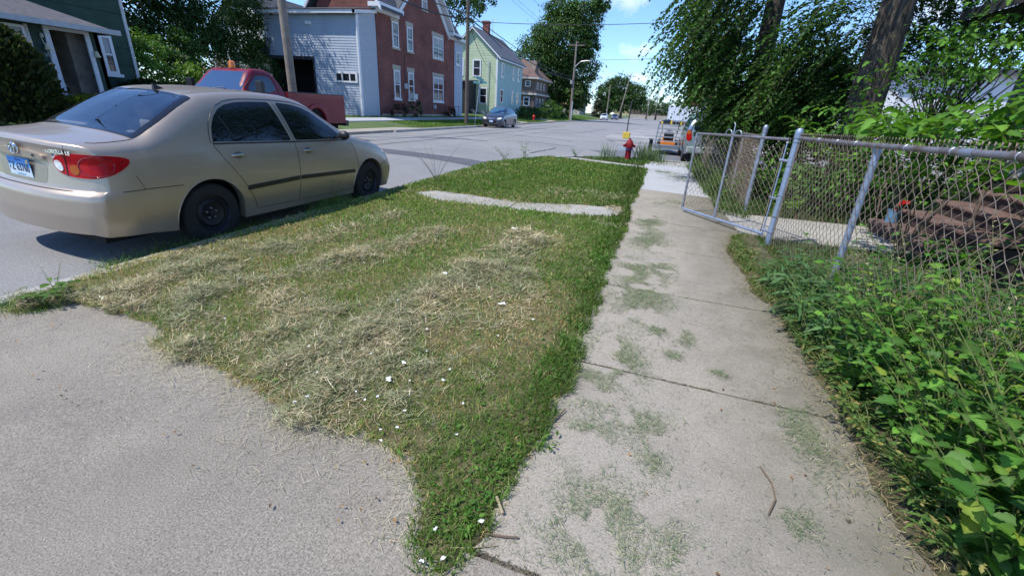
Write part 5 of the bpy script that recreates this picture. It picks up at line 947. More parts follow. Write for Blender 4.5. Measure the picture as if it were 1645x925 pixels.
for s in (1, -1):
    SH_CAB.patch('side_window', ('side', s), [(3.16, 1.52), (3.24, 1.86), (3.34, 1.95), (3.68, 1.955), (3.83, 1.92), (4.19, 1.62), (4.22, 1.50)], mat('glass_truck', (.03, .06, .08), .05, var=.4, vs=2, spec=1.), pk, off=.004, rings=5, step=.06, smooth_n=1)
    b = MB(); SH_CAB.line(b, ('side', s), [(3.10, 1.5), (3.20, 1.9), (3.3, 1.99), (3.73, 1.995), (3.88, 1.95), (4.30, 1.6)], .02); SH_CAB.line(b, ('side', s), [(3.08, 1.5), (3.06, .55)], .012); SH_CAB.line(b, ('side', s), [(4.33, 1.5), (4.36, .6)], .012); b.build('door_gap', seam_m, pk)
    b = MB(); b.box(4.08, min(s*1.0, s*1.22), 1.50, 4.14, max(s*1.0, s*1.22), 1.54); b.box(4.06, min(s*1.16, s*1.38), 1.46, 4.18, max(s*1.16, s*1.38), 1.80); b.build('side_mirror', black_trim, pk, bevel=.03)
    b = MB(); bp = [(.02, .62), (.02, 1.50), (.06, 1.56), (2.80, 1.56), (2.80, .62), (2.05, .62)]+[(1.58+.47*math.cos(a), .62+.50*math.sin(a)) for a in np.linspace(0, math.pi, 14)]+[(1.1, .62)]
    b.prism(bp, 'y', s*.93, s*1.0); b.build('bed_side', red, pk, bevel=.02)
    fl = [(1.58+.60*math.cos(a), .66+.60*math.sin(a)) for a in np.linspace(0, math.pi, 16)]+[(1.58-.46*math.cos(a), .66+.48*math.sin(a)) for a in np.linspace(0, math.pi, 16)]
    b = MB(); b.prism(fl, 'y', s*1.0, s*1.035); b.build('wheel_flare', red, pk, bevel=.015)
    b = MB(); b.box(.9, min(s*.3, s*.92), .62, 2.2, max(s*.3, s*.92), 1.25); b.build('wheel_well', dark_void, pk)
    for wx in (1.58, 5.05): wheel(pk, wx, s*.96, .40, .26, s, steel_black, 'steel', 24)
    b = MB(); b.box(-.01, min(s*.86, s*.96), .95, .03, max(s*.86, s*.96), 1.35); b.build('tail_light', red_lens, pk)
b = MB(); b.box(.02, -.93, .62, .08, .93, 1.54); b.build('tailgate', red, pk, bevel=.02)
b = MB(); b.box(.08, -.93, .72, 2.8, .93, .80); b.box(2.74, -.93, .8, 2.8, .93, 1.5); b.build('bed_floor', black_trim, pk)
b = MB(); b.box(-.18, -.98, .52, .0, .98, .72); b.build('rear_bumper', black_trim, pk, bevel=.02)
b = MB(); b.box(.1, -.7, .42, 5.8, .7, .62); b.box(2.9, -.8, .5, 4.6, .8, .9); b.box(4.4, -.62, .5, 5.7, .62, 1.0); b.build('chassis', dark_void, pk)
b = MB(); b.box(.04, -1.0, 1.555, 2.8, -.92, 1.585); b.box(.04, .92, 1.555, 2.8, 1.0, 1.585); b.box(.04, -.92, 1.555, .10, .92, 1.585); b.build('bed_rail', black_trim, pk)
SH_CAB.patch('windscreen', ('top',), [(3.92, -.74), (3.95, 0), (3.92, .74), (4.44, .87), (4.52, 0), (4.44, -.87)], glass_mat('glass_screen', (.10, .14, .17), 4.5), pk, off=.004, rings=5, step=.08, smooth_n=0)
b = MB(); b.tube([(4.56, -.3, 1.51), (4.42, .3, 1.60)], .01, 5); b.build('wiper', black_trim, pk)
b = MB(); b.lathe([(.08, 2.12), (.08, 2.15), (.085, 2.155), (.08, 2.29), (.05, 2.31), (.001, 2.31)], (3.75, 0, 0), 'z', 16); b.build('beacon', mat('beacon_orange', (.85, .22, .01), .3, coat=.6), pk, True)
b = MB(); b.tube([(5.0, -.6, 1.4), (5.0, -.6, 1.9)], .006, 4); b.build('aerial', black_trim, pk)
# white boat-like cover on the ground behind: small white tarp-covered hull left of the pickup
bt = empty('covered_dinghy', (-17.2, 14.9, .5), R(80), 'small white covered dinghy on a trailer behind the sedan roof, left of the pickup', 'boat')
b = MB(); b.prism([(-1.3, .75), (1.2, .75), (1.5, .98), (-1.35, .98)], 'y', -.5, .5); b.build('hull', mat('hull_grey', (.45, .42, .38), .6), bt, bevel=.05)
b = MB(); b.ball((.1, 0, .98), .75, .45, .30, 16, 10); b.build('cover', mat('cover_white', (.75, .76, .78), .7), bt, True)
b = MB(); b.box(-1.2, -.06, .45, 1.9, .06, .53); b.lathe([(.001, -.1), (.22, -.1), (.22, .1), (.001, .1)], (-.2, .6, .22), 'y', 16); b.lathe([(.001, -.1), (.22, -.1), (.22, .1), (.001, .1)], (-.2, -.6, .22), 'y', 16); b.box(-.3, -.55, .18, -.1, .55, .26); b.box(-.8, -.4, .5, -.7, .4, .78); b.box(.8, -.4, .5, .9, .4, .78); b.build('trailer_frame', black_trim, bt)
bt.scale = (.62, .62, .62)
# --- silver estate at the corner, right of the ramp (rear towards us)
T_SUV = [(0, .35, .78, .62, .84, .98, .85, 1.12, .83, 1.16), (.06, .33, .80, .62, .88, .99, .87, 1.30, .80, 1.36), (.22, .32, .82, .62, .89, .99, .875, 1.50, .74, 1.58), (.38, .30, .83, .62, .90, .99, .88, 1.60, .70, 1.68), (.8, .28, .84, .62, .90, .99, .88, 1.64, .68, 1.72), (2.3, .28, .84, .62, .90, .99, .88, 1.64, .68, 1.72), (2.75, .28, .84, .62, .90, .99, .88, 1.60, .69, 1.67),
         (3.3, .28, .84, .62, .90, .98, .87, 1.22, .78, 1.30), (3.5, .28, .84, .62, .9, .96, .86, 1.08, .80, 1.13), (4.2, .3, .82, .60, .88, .90, .84, .98, .76, 1.03), (4.45, .32, .78, .58, .84, .82, .80, .88, .70, .92)]
SH_SUV = Shell(T_SUV, (.85, 3.45), .40, None, None, (.06, .15), zc=.36)
sv_ = empty('silver_hatchback', (2.12, 17.7, -.12), R(90), 'silver-blue hatchback with its tail light towards us, half hidden by leaves beside the aluminium ramp', 'car')
silver = mat('paint_silver', (.30, .34, .38), .3, metal=.7, coat=.7); SH_SUV.body('body', silver, sv_)
for s in (1, -1):
    for pw in ([(.30, 1.02), (.42, 1.5), (1.0, 1.56), (1.0, 1.02)], [(1.06, 1.02), (1.06, 1.57), (2.0, 1.58), (2.02, 1.02)], [(2.08, 1.02), (2.06, 1.58), (2.7, 1.52), (3.15, 1.2), (3.2, 1.02)]): SH_SUV.patch('side_window', ('side', s), pw, mat('glass_sky', (.05, .12, .2), .04, spec=1.), sv_, off=.004, rings=4, step=.08, smooth_n=0)
    SH_SUV.patch('tail_light', ('diag', s, 1), [(.50, .78), (.66, .78), (.70, 1.02), (.66, 1.16), (.54, 1.14)], red_lens, sv_, off=.012, rings=4, step=.05, smooth_n=1, thick=.02)
    SH_SUV.patch('indicator_lens', ('diag', s, 1), [(.54, 1.0), (.68, 1.0), (.66, 1.13), (.55, 1.12)], amber_lens, sv_, off=.02, rings=3, step=.05, smooth_n=1, thick=.015)
    for wx in (.85, 3.45): wheel(sv_, wx, s*.87, .34, .22, s, mat('alloy', (.45, .46, .48), .3, metal=.9), 'spokes', 18)
    b = MB(); b.tube([(.5, s*.64, 1.72), (.6, s*.64, 1.76), (2.5, s*.64, 1.76), (2.6, s*.64, 1.70)], .02, 6); b.build('roof_rail', black_trim, sv_)
SH_SUV.patch('rear_window', ('rear',), [(-.70, 1.06), (-.60, 1.52), (.60, 1.52), (.70, 1.06)], glass_dark, sv_, off=.004, rings=5, step=.08, smooth_n=1)
b = MB(); b.box(-.06, -.80, .38, .12, .80, .60); b.build('rear_bumper', mat('bumper_silver', (.33, .35, .37), .5), sv_, bevel=.04)
b = MB(); b.box(.1, -.7, .2, 4.2, .7, .7); b.build('underbody', dark_void, sv_)
# --- aluminium loading ramp on its small trailer, with an orange ride-on mower
alu = mat('aluminium', (.50, .51, .53), .35, metal=.7, var=.1, vs=8)
tr = empty('utility_trailer', (.78, 21.0, -.12), 0, 'small utility trailer with a raised aluminium ramp gate facing us at the far corner', 'trailer')
b = MB()
for x in (-.53, .53): b.tube([(x*1.03, 0, .20), (x*.94, -.02, 1.26)], .030, 6)
ramp = b.build('ramp_frame', alu, tr)
for k in range(7): z = .24+k*.165; x = .53*(1.03-.09*(z-.2)/1.16); b = MB(); b.box(-x, -.03, z-.022, x, .02, z+.022); b.build('ramp_rung', alu, tr)
b = MB(); b.box(-.55, .08, .30, .55, 2.5, .36); b.build('deck', mat('deck_wood', (.16, .13, .1), .9), tr)
b = MB(); b.box(-.58, .06, .26, .58, .10, .40); b.box(-.58, .06, .28, -.54, 2.5, .42); b.box(.54, .06, .28, .58, 2.5, .42); b.build('deck_rail', alu, tr)
for s in (-1, 1): b = MB(); b.lathe([(.001, -.09), (.12, -.09), (.25, -.08), (.26, 0), (.25, .08), (.12, .09), (.001, .09)], (s*.70, 1.4, .26), 'x', 20); b.build('wheel', rubber, tr, True); b = MB(); b.box(s*.60 if s > 0 else -.82, 1.08, .54, .82 if s > 0 else -.60, 1.72, .57); b.build('mudguard', black_trim, tr)
b = MB(); b.prism([(-.5, 2.5), (.5, 2.5), (.05, 3.5), (-.05, 3.5)], 'z', .28, .33); b.build('drawbar', alu, tr)
for x in (-.34, .30): b = MB(); b.tube([(x, .05, 1.30), (x+.02, .05, .95), (x-.03, .05, .72), (x, .05, .5)], .012, 5); b.build('strap', black_trim, tr)
om = empty('ride_on_mower', (.78, 21.9, .12), 0, 'orange ride-on mower with a black seat standing on the small trailer behind the ramp', 'mower')
org = mat('mower_orange', (.75, .22, .02), .4, coat=.4)
b = MB(); b.box(-.42, -.5, .10, .42, -.1, .34); b.build('mower_deck', org, om, bevel=.03)
b = MB(); b.box(-.30, .0, .3, .30, .9, .62); b.build('bonnet', org, om, bevel=.06)
b = MB(); b.box(-.26, -.45, .42, .26, -.05, .56); b.box(-.26, -.52, .5, .26, -.42, .86); b.build('seat', black_trim, om, bevel=.05)
for x in (-.46, .46):
    for yy, r_ in ((-.3, .24), (.7, .17)): b = MB(); b.lathe([(.001, -.08), (r_*.8, -.08), (r_, -.05), (r_, .05), (r_*.8, .08), (.001, .08)], (x, yy, r_), 'x', 18); b.build('wheel', rubber, om, True)
b = MB(); b.lathe([(.001, .92), (.16, .92), (.17, .95), (.001, .95)], (0, .15, 0), 'z', 16); b.tube([(0, .3, .6), (0, .15, .93)], .02, 6); b.build('steering_wheel', black_trim, om)
om.scale = (.8, .8, .8)
# --- white box trailers in the lot
for nm, lab, x0, x1, y0, h, zz in (('box_trailer', 'white box trailer whose left end shows clear of the branches in the far lot', 2.5, 15.2, 91, 3.45, 1.0), ('box_trailer', 'second white box trailer mostly behind the drooping branches, right of the first', 9.3, 22.5, 76, 2.75, .9)):
    t = empty(nm, ((x0+x1)/2, y0, -.1), 0, lab, 'trailer', 'white box trailers in the lot'); wpm = mat('trailer_white', (.70, .73, .78), .5, var=.04)
    b = MB(); b.box(x0, y0, zz, x1, y0+2.5, h); b.box(x0+1, y0+.3, zz-.25, x1-1, y0+2.2, zz); bw(b, 'box', wpm, t)
    b = MB()
    for k in range(12): x = x0+(x1-x0)*k/12; b.box(x, y0-.02, zz+.05, x+.04, y0, h-.05)
    bw(b, 'ribs', mat('trailer_rib', (.5, .54, .6), .5), t)
    for x in (x1-1.2, x1-2.4): b = MB(); b.lathe([(.001, -.3), (.5, -.3), (.5, .3), (.001, .3)], (x, y0+.4, .4), 'y', 18); bw(b, 'wheel', rubber, t)
    b = MB(); b.box(x0+2.2, y0+.5, -.1, x0+2.4, y0+.7, zz); bw(b, 'landing_leg', black_trim, t)
yel = mat('yellow_paint', (.62, .44, .05), .7, var=.15, vs=3)
for k, (x, y, lab) in enumerate(((2.0, 104.5, 'yellow concrete bumper block at the nose of the black sedan'), (3.9, 104.5, 'yellow bollard in front of the middle of the black sedan'), (5.9, 104.5, 'yellow bollard at the tail of the black sedan'))):
    b = MB(); b.lathe([(.001, -.1), (.22, -.1), (.22, .75-.3*(k == 0)), (.12, .85-.3*(k == 0)), (.001, .86-.3*(k == 0))], (x, y, 0), 'z', 12); tag(b.build('bollard', yel, None, True), lab, 'bollard', 'yellow bollards in the lot')
# ---------------------------------------------------------------- foliage
T_RH = (np.array([(0, 0, 0), (.28, .45, .06), (0, 1, 0), (-.28, .45, .06)]), np.array([(0, 1, 2, 3)]))
def tmpl(half, fold=.25, droop=.25):
    """half outline (u,v) from base to tip, mirrored; quads along the midrib"""
    h = np.array(half, float); n = len(h); mid = np.stack([np.zeros(n), h[:, 1], -droop*h[:, 1]**2], 1)
    rt = np.stack([h[:, 0], h[:, 1]-.0, fold*h[:, 0]-droop*h[:, 1]**2], 1); lf = rt*[-1, 1, 1]; V = np.vstack([mid, rt, lf]); F = []
    for i in range(n-1): F += [(i, n+i, n+i+1, i+1), (i, i+1, 2*n+i+1, 2*n+i)]
    return V, np.array(F)
T_MUL = tmpl([(.02, -.02), (.30, -.08), (.40, .10), (.33, .24), (.44, .36), (.36, .50), (.27, .56), (.31, .70), (.17, .86), (.01, 1.05)], .28, .3)
T_LOBE = tmpl([(.02, 0), (.26, -.04), (.42, .16), (.14, .30), (.38, .50), (.15, .56), (.22, .78), (.01, 1.05)], .25, .3)
T_LAN = tmpl([(.02, 0), (.07, .12), (.05, .2), (.11, .34), (.07, .44), (.12, .58), (.06, .72), (.05, .85), (.005, 1.1)], .4, .45)
T_OVA = tmpl([(.02, 0), (.2, .2), (.26, .45), (.18, .75), (.01, 1.)], .3, .3)
def unit(v): return v/(np.linalg.norm(v, axis=-1, keepdims=True)+1e-9)
def place(T, P, A, Nn, s, C):
    """instances of a leaf template: point, axis, normal, size, colour"""
    TV, TF = T; n, k = len(P), len(TV); A = unit(A); S_ = unit(np.cross(A, Nn)); U = np.cross(S_, A); s = np.broadcast_to(s, n)[:, None, None]
    V = P[:, None]+s*(TV[None, :, 0, None]*S_[:, None]+TV[None, :, 1, None]*A[:, None]+TV[None, :, 2, None]*U[:, None])
    F = TF[None]+(np.arange(n)*k)[:, None, None]; C = np.repeat(C, k, 0)
    if k > 6: w = np.ones(k); w[:k//3] = 1.35; w[k//3:] = .96; C = C*np.tile(w, n)[:, None]
    return V.reshape(-1, 3), F.reshape(-1, TF.shape[1]), C
def merge(L):
    off = 0; V, F, C = [], [], []
    for v, f, c in L: V.append(v); F.append(f+off); C.append(c); off += len(v)
    return np.concatenate(V), np.concatenate(F), np.concatenate(C)
def rdir(n): return unit(rng.normal(size=(n, 3)))
leafm = leaf_mat('tree_leaf', .33, .5, .3); leafm2 = leaf_mat('weed_leaf', .38, .6, .22)
bark = mat('bark', (.085, .07, .055), .95, var=.35, vs=5, bump=1., bs=16, col2=(.15, .135, .115), thr=(.4, .7)); bark_d = mat('bark_dark', (.06, .05, .04), .95, var=.3, vs=4, bump=.8, bs=20)
def bark_elm():
    m = mat('bark_elm', (.12, .10, .08), .95, var=.3, vs=3); t = m.node_tree; p = t.nodes['Principled BSDF']; c = N(t, 'ShaderNodeTexCoord'); mp = N(t, 'ShaderNodeMapping'); mp.inputs['Scale'].default_value = (9, 9, 1.3); t.links.new(c.outputs['Object'], mp.inputs[0])
    n = N(t, 'ShaderNodeTexNoise', Scale=2.2, Detail=6., Roughness=.65, Distortion=.6); t.links.new(mp.outputs[0], n.inputs['Vector']); b = N(t, 'ShaderNodeBump', Strength=1., Distance=.12); t.links.new(n.outputs['Fac'], b.inputs['Height']); t.links.new(b.outputs[0], p.inputs['Normal'])
    r = N(t, 'ShaderNodeValToRGB'); r.color_ramp.elements[0].position = .38; r.color_ramp.elements[0].color = (.035, .028, .022, 1); r.color_ramp.elements[1].position = .62; r.color_ramp.elements[1].color = (.17, .145, .12, 1); t.links.new(n.outputs['Fac'], r.inputs[0]); t.links.new(r.outputs[0], p.inputs['Base Color']); return m
def limbs(b, base, top, r, targets, seed=0):
    rr = random.Random(seed); base, top = Vector(base), Vector(top); pts = [base+(top-base)*t+Vector((rr.uniform(-.04, .04), rr.uniform(-.04, .04), 0))*(top-base).length*.12*(t > 0) for t in (0, .08, .3, .6, 1)]
    b.tube(pts, [r*1.5, r*1.08, r, r*.85, r*.62], 12)
    for q in targets:
        q = Vector(q); s = base+(top-base)*rr.uniform(.6, .98); m = s.lerp(q, .5)+Vector((rr.uniform(-.3, .3), rr.uniform(-.3, .3), .12*(q-s).length)); b.tube([s, s.lerp(m, .5)+Vector((0, 0, .05)), m, q], [r*.45, r*.33, r*.22, r*.07], 7)
def tree(name, label, base, h, r, blobs, nl, ls, cols, wts, seed=1, group=None, cat='tree', csz=.55, bm=None):
    """blobs: (cx,cy,cz,rx,ry,rz) in world; leaves gathered into clusters near each blob's surface"""
    t = empty(name, base, 0, label, cat, group); B = np.array(blobs, float); vol = (B[:, 3]*B[:, 4]*B[:, 5])**.67; P, A, Nn, C = [], [], [], []
    for q, w in zip(B, vol/vol.sum()):
        k = max(int(nl*w), 20); nc = max(int(k/45), 6); d = rdir(nc); rad = rng.uniform(.45, 1.0, nc)**.5*rng.uniform(.85, 1.12, nc); cc = q[:3]+d*rad[:, None]*q[3:]
        i = rng.integers(0, nc, k); sz = csz*min(q[3:])*.5*rng.uniform(.5, 1.2, nc)[i]; p = cc[i]+rng.normal(size=(k, 3))*sz[:, None]*[.6, .6, .42]; nrm = unit(d[i]*.5+rdir(k)*.7+[0, 0, .6]); ax = unit(np.cross(nrm, rdir(k))+[0, 0, -.35])
        base_c = pal(nc, cols, wts, .22)[i]; P.append(p); Nn.append(nrm); A.append(ax); C.append(base_c*rng.uniform(.8, 1.2, (k, 1)))
    P, A, Nn, C = map(np.concatenate, (P, A, Nn, C)); V, F, C = place(T_RH, P, A, Nn, ls*rng.uniform(.6, 1.35, len(P)), C)
    o = npmesh('crown', V-np.array(base), F, leafm, t, C)
    if h > 0:
        b = MB(); tg = [B[i, :3] for i in range(len(B))]; limbs(b, base, (base[0], base[1], base[2]+h), r, tg, seed); o2 = b.build('trunk', bm or bark, t, True); o2.data.transform(Matrix.Translation(-Vector(base)))
    return t
DG = [(.035, .075, .018), (.05, .10, .022), (.025, .055, .014), (.07, .125, .03)]; MG = [(.06, .13, .025), (.08, .16, .03), (.045, .10, .02), (.11, .19, .04)]; LG = [(.13, .25, .03), (.17, .29, .04), (.09, .19, .025)]
def zg(x, y): return float(farz(np.array([[x]]), np.array([[y]]))[0, 0])
# background trees on the left
tree('broadleaf_tree', 'tall dark tree behind the green house filling the sky above the sedan', (-27, 22.5, .3), 5, .35, [(-27, 20.5, 6, 3, 3, 3), (-27, 24, 6.6, 3.2, 3, 3.2), (-26, 21.5, 3.9, 2.5, 3.2, 1.8), (-28, 18.4, 7.5, 3, 3, 3), (-27, 22, 10, 4.4, 5, 3), (-26, 25.5, 4.6, 1.8, 1.8, 1.4), (-25.5, 18.2, 5.4, 1.8, 2, 2)], 52000, .19, DG, [4, 3, 3, 1], 3)
tree('broadleaf_tree', 'ragged tree with drooping outer twigs against the sky left of the garage wing', (-28.5, 28.6, .3), 5, .22, [(-28, 28, 6.6, 1.5, 1.7, 1.5), (-28, 29.4, 5.6, 1.3, 1.0, 1.2), (-28.5, 28, 8.8, 2, 1.6, 1.2), (-27.4, 28.3, 4.2, 1.0, .9, .8)], 7000, .17, MG+DG, [2, 2, 2, 1, 3, 3, 2, 1], 4)
for k, (x, y, z, rx, rz, c, lab) in enumerate(((-22.8, 16.6, 2.6, 1.0, 1.3, LG, 'bright yellow-green shrub right beside the corner of the green house'), (-23.2, 18.9, 2.9, 1.1, 1.2, MG, 'mid green leafy shrub behind the bright yellow-green one'), (-21.6, 17.6, 1.5, 1.2, 1.1, LG, 'low yellow-green bush in front of the taller shrubs by the green house'),
        (-20.4, 18.9, 1.7, 1.3, 1.0, [(.08, .07, .04), (.06, .09, .03), (.11, .09, .05)], 'brownish bush half dried behind the roof of the sedan'), (-22.5, 22.0, 1.9, 1.7, 1.5, DG, 'dark green shrub left of the pickup cab'), (-24.5, 25.2, 2.4, 1.2, 1.5, DG, 'dark narrow shrub against the left end of the garage wing'))):
    tree('shrub', lab, (x, y, .35), .5, .05, [(x, y, z, rx, rx, rz), (x+.2, y-.5, z-.7, rx*1.1, rx, rz*.7), (x-.1, y+.5, z+.4, rx*.7, rx*.8, rz*.6)], 5200, .12, c, [3, 2, 2, 1][:len(c)], k, cat='shrub')
tree('broadleaf_tree', 'open-crowned tree rising behind the far end of the brick house', (-29, 62, .8), 9, .4, [(-29, 58, 13.5, 3.4, 3.6, 3), (-28, 65, 15, 4, 4, 3.2), (-28, 71, 16.4, 3, 3, 2), (-29, 60, 10.5, 2.6, 2.6, 1.8)], 9000, .34, MG+DG, [1, 1, 1, 1, 2, 2, 2, 1], 6, csz=.45)
tree('broadleaf_tree', 'very large broad tree behind the wooden pole with the street lamp', (-17.2, 85, .6), 9, .65, [(-21.5, 85, 9.5, 4, 4, 4), (-17, 85, 12.5, 5, 5, 5), (-13.6, 85, 16.2, 3, 4, 2.6), (-17.5, 85, 17, 3, 3.4, 2.2), (-11.0, 84.5, 17.8, 1.6, 2, 1.2), (-14.4, 86, 8, 3.6, 4, 4.2), (-18.6, 84, 5, 3.6, 3, 2.4), (-12.6, 85, 12, 1.9, 3, 2.2), (-13.6, 84, 4.0, 2.6, 3, 2.4), (-20.5, 86, 13, 2.4, 3, 2.6)], 64000, .36, DG+MG, [3, 3, 2, 1, 2, 2, 2, 1], 7, csz=.6)
tree('cone_evergreen', 'dark cone-shaped evergreen beside the orange-roofed house', (-16, 140, .35), .6, .15, [(-16, 140, 2.0, 1.7, 1.7, 2.0), (-16, 140, 4, 1.25, 1.25, 1.9), (-16, 140, 5.6, .6, .6, 1.1)], 9000, .22, [(.03, .045, .012), (.045, .05, .015)], [1, 1], 8)
tree('broadleaf_tree', 'round dark tree at the far end of the road behind the leaning poles', (-12.5, 190, -.1), 5, .5, [(-18.5, 190, 9.0, 4.6, 4, 4.6), (-14.0, 190, 11.5, 5, 4, 4), (-8, 190, 8.6, 5, 4, 4.2), (-12, 189, 6.0, 8, 4, 3.6), (-18, 190, 4.5, 4, 4, 3)], 30000, .55, DG+MG, [3, 3, 2, 1, 1, 1, 1, 1], 9, csz=.6)
for k, (x, y, r_, lab) in enumerate(((1.0, 236, 4.2, 'hazy round tree on the horizon left of the white trailer'), (-3.5, 250, 3.2, 'smaller tree on the horizon beside the yellow works building'), (8, 246, 4.0, 'tree on the horizon partly behind the top of the white trailer'), (16, 250, 4.4, 'horizon tree behind the red brick factory end'))):
    tree('broadleaf_tree', lab, (x, y, -.1), 4, .4, [(x, y, 6.5, r_, r_, r_*.9), (x+r_*.8, y, 5, r_*.8, r_, r_*.6), (x-r_*.7, y, 4.5, r_*.7, r_, r_*.6)], 4500, .5, [(.055, .10, .035), (.07, .12, .04)], [1, 1], 20+k, csz=.6)
# hedge and bushes in front of the brown house
tree('hedge', 'long clipped green hedge in front of the brown house', (-15.6, 62.5, .35), 0, 0, [(-15.7, 56+k*1.15, 1.0, .65, .75, .72) for k in range(13)], 17000, .13, MG+DG, [2, 2, 2, 0, 2, 2, 1, 0], 30, cat='hedge', csz=.5)
tree('shrub', 'loose bright bush at the far end of the clipped hedge', (-15.6, 73, .4), .4, .05, [(-15.8, 72.6, 1.6, 1.4, 1.6, 1.3), (-15.6, 76, 1.3, 1.4, 1.8, 1.1)], 5000, .17, MG+LG, [2, 2, 2, 1, 1, 0, 1], 31, cat='shrub')
tree('shrub', 'rounded dark shrub at the foot of the very large tree', (-16.5, 80.5, .4), .4, .05, [(-16.6, 80, 1.6, 1.5, 1.6, 1.4), (-15.9, 84, 1.4, 1.5, 1.8, 1.2), (-17, 88, 2, 2, 2, 1.6)], 6000, .2, DG, [2, 2, 1, 1], 32, cat='shrub')
# large arborvitae by the porch of the green house
def spike_bush(name, label, base, r, h, n, cols, ls):
    t = empty(name, base, 0, label, 'shrub'); th = rng.uniform(0, 2*np.pi, n); z = rng.uniform(0, 1, n)**.9; rad = r*np.sqrt(np.clip(1-z**2.6, 0, 1))*rng.uniform(.55, 1.05, n)*(1+.16*(noise2(th*2.2, z*4, 5, 3, 1.5)-.5)*2)
    P = np.stack([rad*np.cos(th), rad*np.sin(th), z*h], 1); A = unit(np.stack([np.cos(th)*.7, np.sin(th)*.7, np.full(n, .8)], 1)+rdir(n)*.45); V, F, C = place(T_RH, P, A, rdir(n), ls*rng.uniform(.5, 1.4, n), pal(n, cols, [1]*len(cols), .3)*(.75+.6*noise2(th*3, z*9, 8, 2, 2))[:, None]); npmesh('crown', V, F, leafm, t, C)
    b = MB(); b.tube([(0, 0, 0), (0, 0, h*.5)], [.1, .04], 8); b.build('trunk', bark_d, t); return t
spike_bush('evergreen_bush', 'tall dense dark evergreen bush in front of the porch at the left edge', (-16.9, 8.3, .3), 1.25, 2.45, 15000, [(.02, .035, .012), (.035, .055, .015), (.055, .065, .02)], .13)
spike_bush('evergreen_bush', 'low dark evergreen bush between the porch steps and the sedan', (-17.0, 10.6, .3), 1.0, .72, 5000, [(.02, .035, .012), (.03, .055, .015), (.04, .07, .02)], .10)
spike_bush('evergreen_bush', 'dark low bush under the narrow window of the green house', (-20.2, 14.6, .35), 1.2, 1.25, 5000, [(.02, .035, .012), (.03, .05, .015)], .12)
tree('shrub', 'small dark bush at the left foot of the brick house wall', (-17.4, 29.6, .3), .2, .03, [(-17.3, 29.7, .8, .55, .7, .55)], 1500, .08, [(.03, .04, .02), (.06, .05, .03)], [1, 1], 40, cat='shrub')
tree('shrub', 'small bush with pale blooms beside the wall meter of the brick house', (-17.3, 32.4, .3), .2, .03, [(-17.3, 32.4, .9, .5, .6, .65), (-17.2, 31.3, 1.2, .2, .2, .5)], 1500, .09, [(.05, .08, .03), (.09, .10, .05), (.3, .28, .12)], [3, 2, .6], 41, cat='shrub')
tree('shrub', 'dark twiggy bush at the right end of the brick wall', (-17.4, 38.8, .3), .2, .03, [(-17.4, 38.8, .7, .5, .8, .5)], 1300, .09, [(.03, .035, .02), (.07, .04, .03)], [1, 1], 42, cat='shrub')
# short far lawns as blades
for nm, x0, x1, y0, y1, dens, zf in (('far_grass', -15.8, -13.2, 25.7, 47.5, 260, 0), ('far_grass', -15.8, -13.2, 51, 60.6, 220, 0), ('far_grass', -17.4, -13.2, 67, 120, 60, 0), ('far_grass', -18.5, -16.9, 5, 47, 90, 0)):
    n = int((x1-x0)*(y1-y0)*dens); x = rng.uniform(x0, x1, n); y = rng.uniform(y0, y1, n)
    if nm == 'far_grass' and y0 == 25.7: k = (y-25.7) > (x+15.8)*-.0+(x < -14.6)*0+np.clip((-13.4-x)*-1.6+2.2, -9, 9)*0; 
    z = np.clip((-13.1-x)/5., 0, 1)*.36+.02+np.where(y > 45, np.clip((-x-15)/4, 0, 1)*np.clip((y-45)/10, 0, 1)*.5, 0)
    bl_obj(nm, [blades(x, y, z, .09*rng.uniform(.5, 1.4, n), np.full(n, .05), rng.uniform(.1, .9, n), pal(n, [(.11, .21, .03), (.15, .26, .045), (.19, .22, .08)], [3, 3, 1]))], grass_m)
# ---------------------------------------------------------------- the two elms over the fence
def sprays(n, cen, rad, tree_c, per, ls, L_=(.55, 1.25), down=.75, cols=None, shell=.35):
    d = rdir(n); rr = rng.uniform(shell, 1, n)**.6; P0 = np.array(cen)+d*rr[:, None]*np.array(rad); out = P0-np.array(tree_c); out[:, 2] = 0; out = unit(out); D = unit(out*.75+rdir(n)*.45+[0, 0, -down*.55]); L = rng.uniform(*L_, n); Ps, As, Ns, Cs = [], [], [], []
    basec = pal(n, cols, [1]*len(cols), .25); tv, tf = [], []
    for j in range(per):
        u = (j+.5)/per; p = P0+D*(L*u)[:, None]+np.array([0, 0, -1])*(down*.55*L*u*u)[:, None]; dd = unit(D+np.array([0, 0, -1])*(2*down*.55*u)); side = unit(np.cross(dd, [0, 0, 1.])); s_ = 1 if j % 2 else -1
        Ps.append(p+rng.normal(size=(n, 3))*.008); As.append(unit(dd*.75+side*s_*.75+rdir(n)*.3)); Ns.append(unit(rdir(n)*.55+[0, 0, .9]+side*s_*.2)); Cs.append(basec*rng.uniform(.8, 1.2, (n, 1)))
    k = 5; ring = []
    for j in range(k):
        u = j/(k-1); p = P0+D*(L*u)[:, None]+np.array([0, 0, -1])*(down*.55*L*u*u)[:, None]; w = .006*(1-u*.8); sd = unit(np.cross(D, [0, 0, 1.])); ring += [p-sd*w, p+sd*w]
    R_ = np.stack(ring, 1); f = np.array([(2*j, 2*j+1, 2*j+3, 2*j+2) for j in range(k-1)]); F = f[None]+(np.arange(n)*2*k)[:, None, None]
    leaves = place(T_RH, np.concatenate(Ps), np.concatenate(As), np.concatenate(Ns), ls*rng.uniform(.65, 1.3, n*per), np.concatenate(Cs)); return leaves, (R_.reshape(-1, 3), F.reshape(-1, 4), np.full((n*2*k, 3), (.07, .05, .035)))
EC = [(.04, .10, .022), (.058, .13, .028), (.03, .072, .016), (.085, .18, .036)]
be = bark_elm()
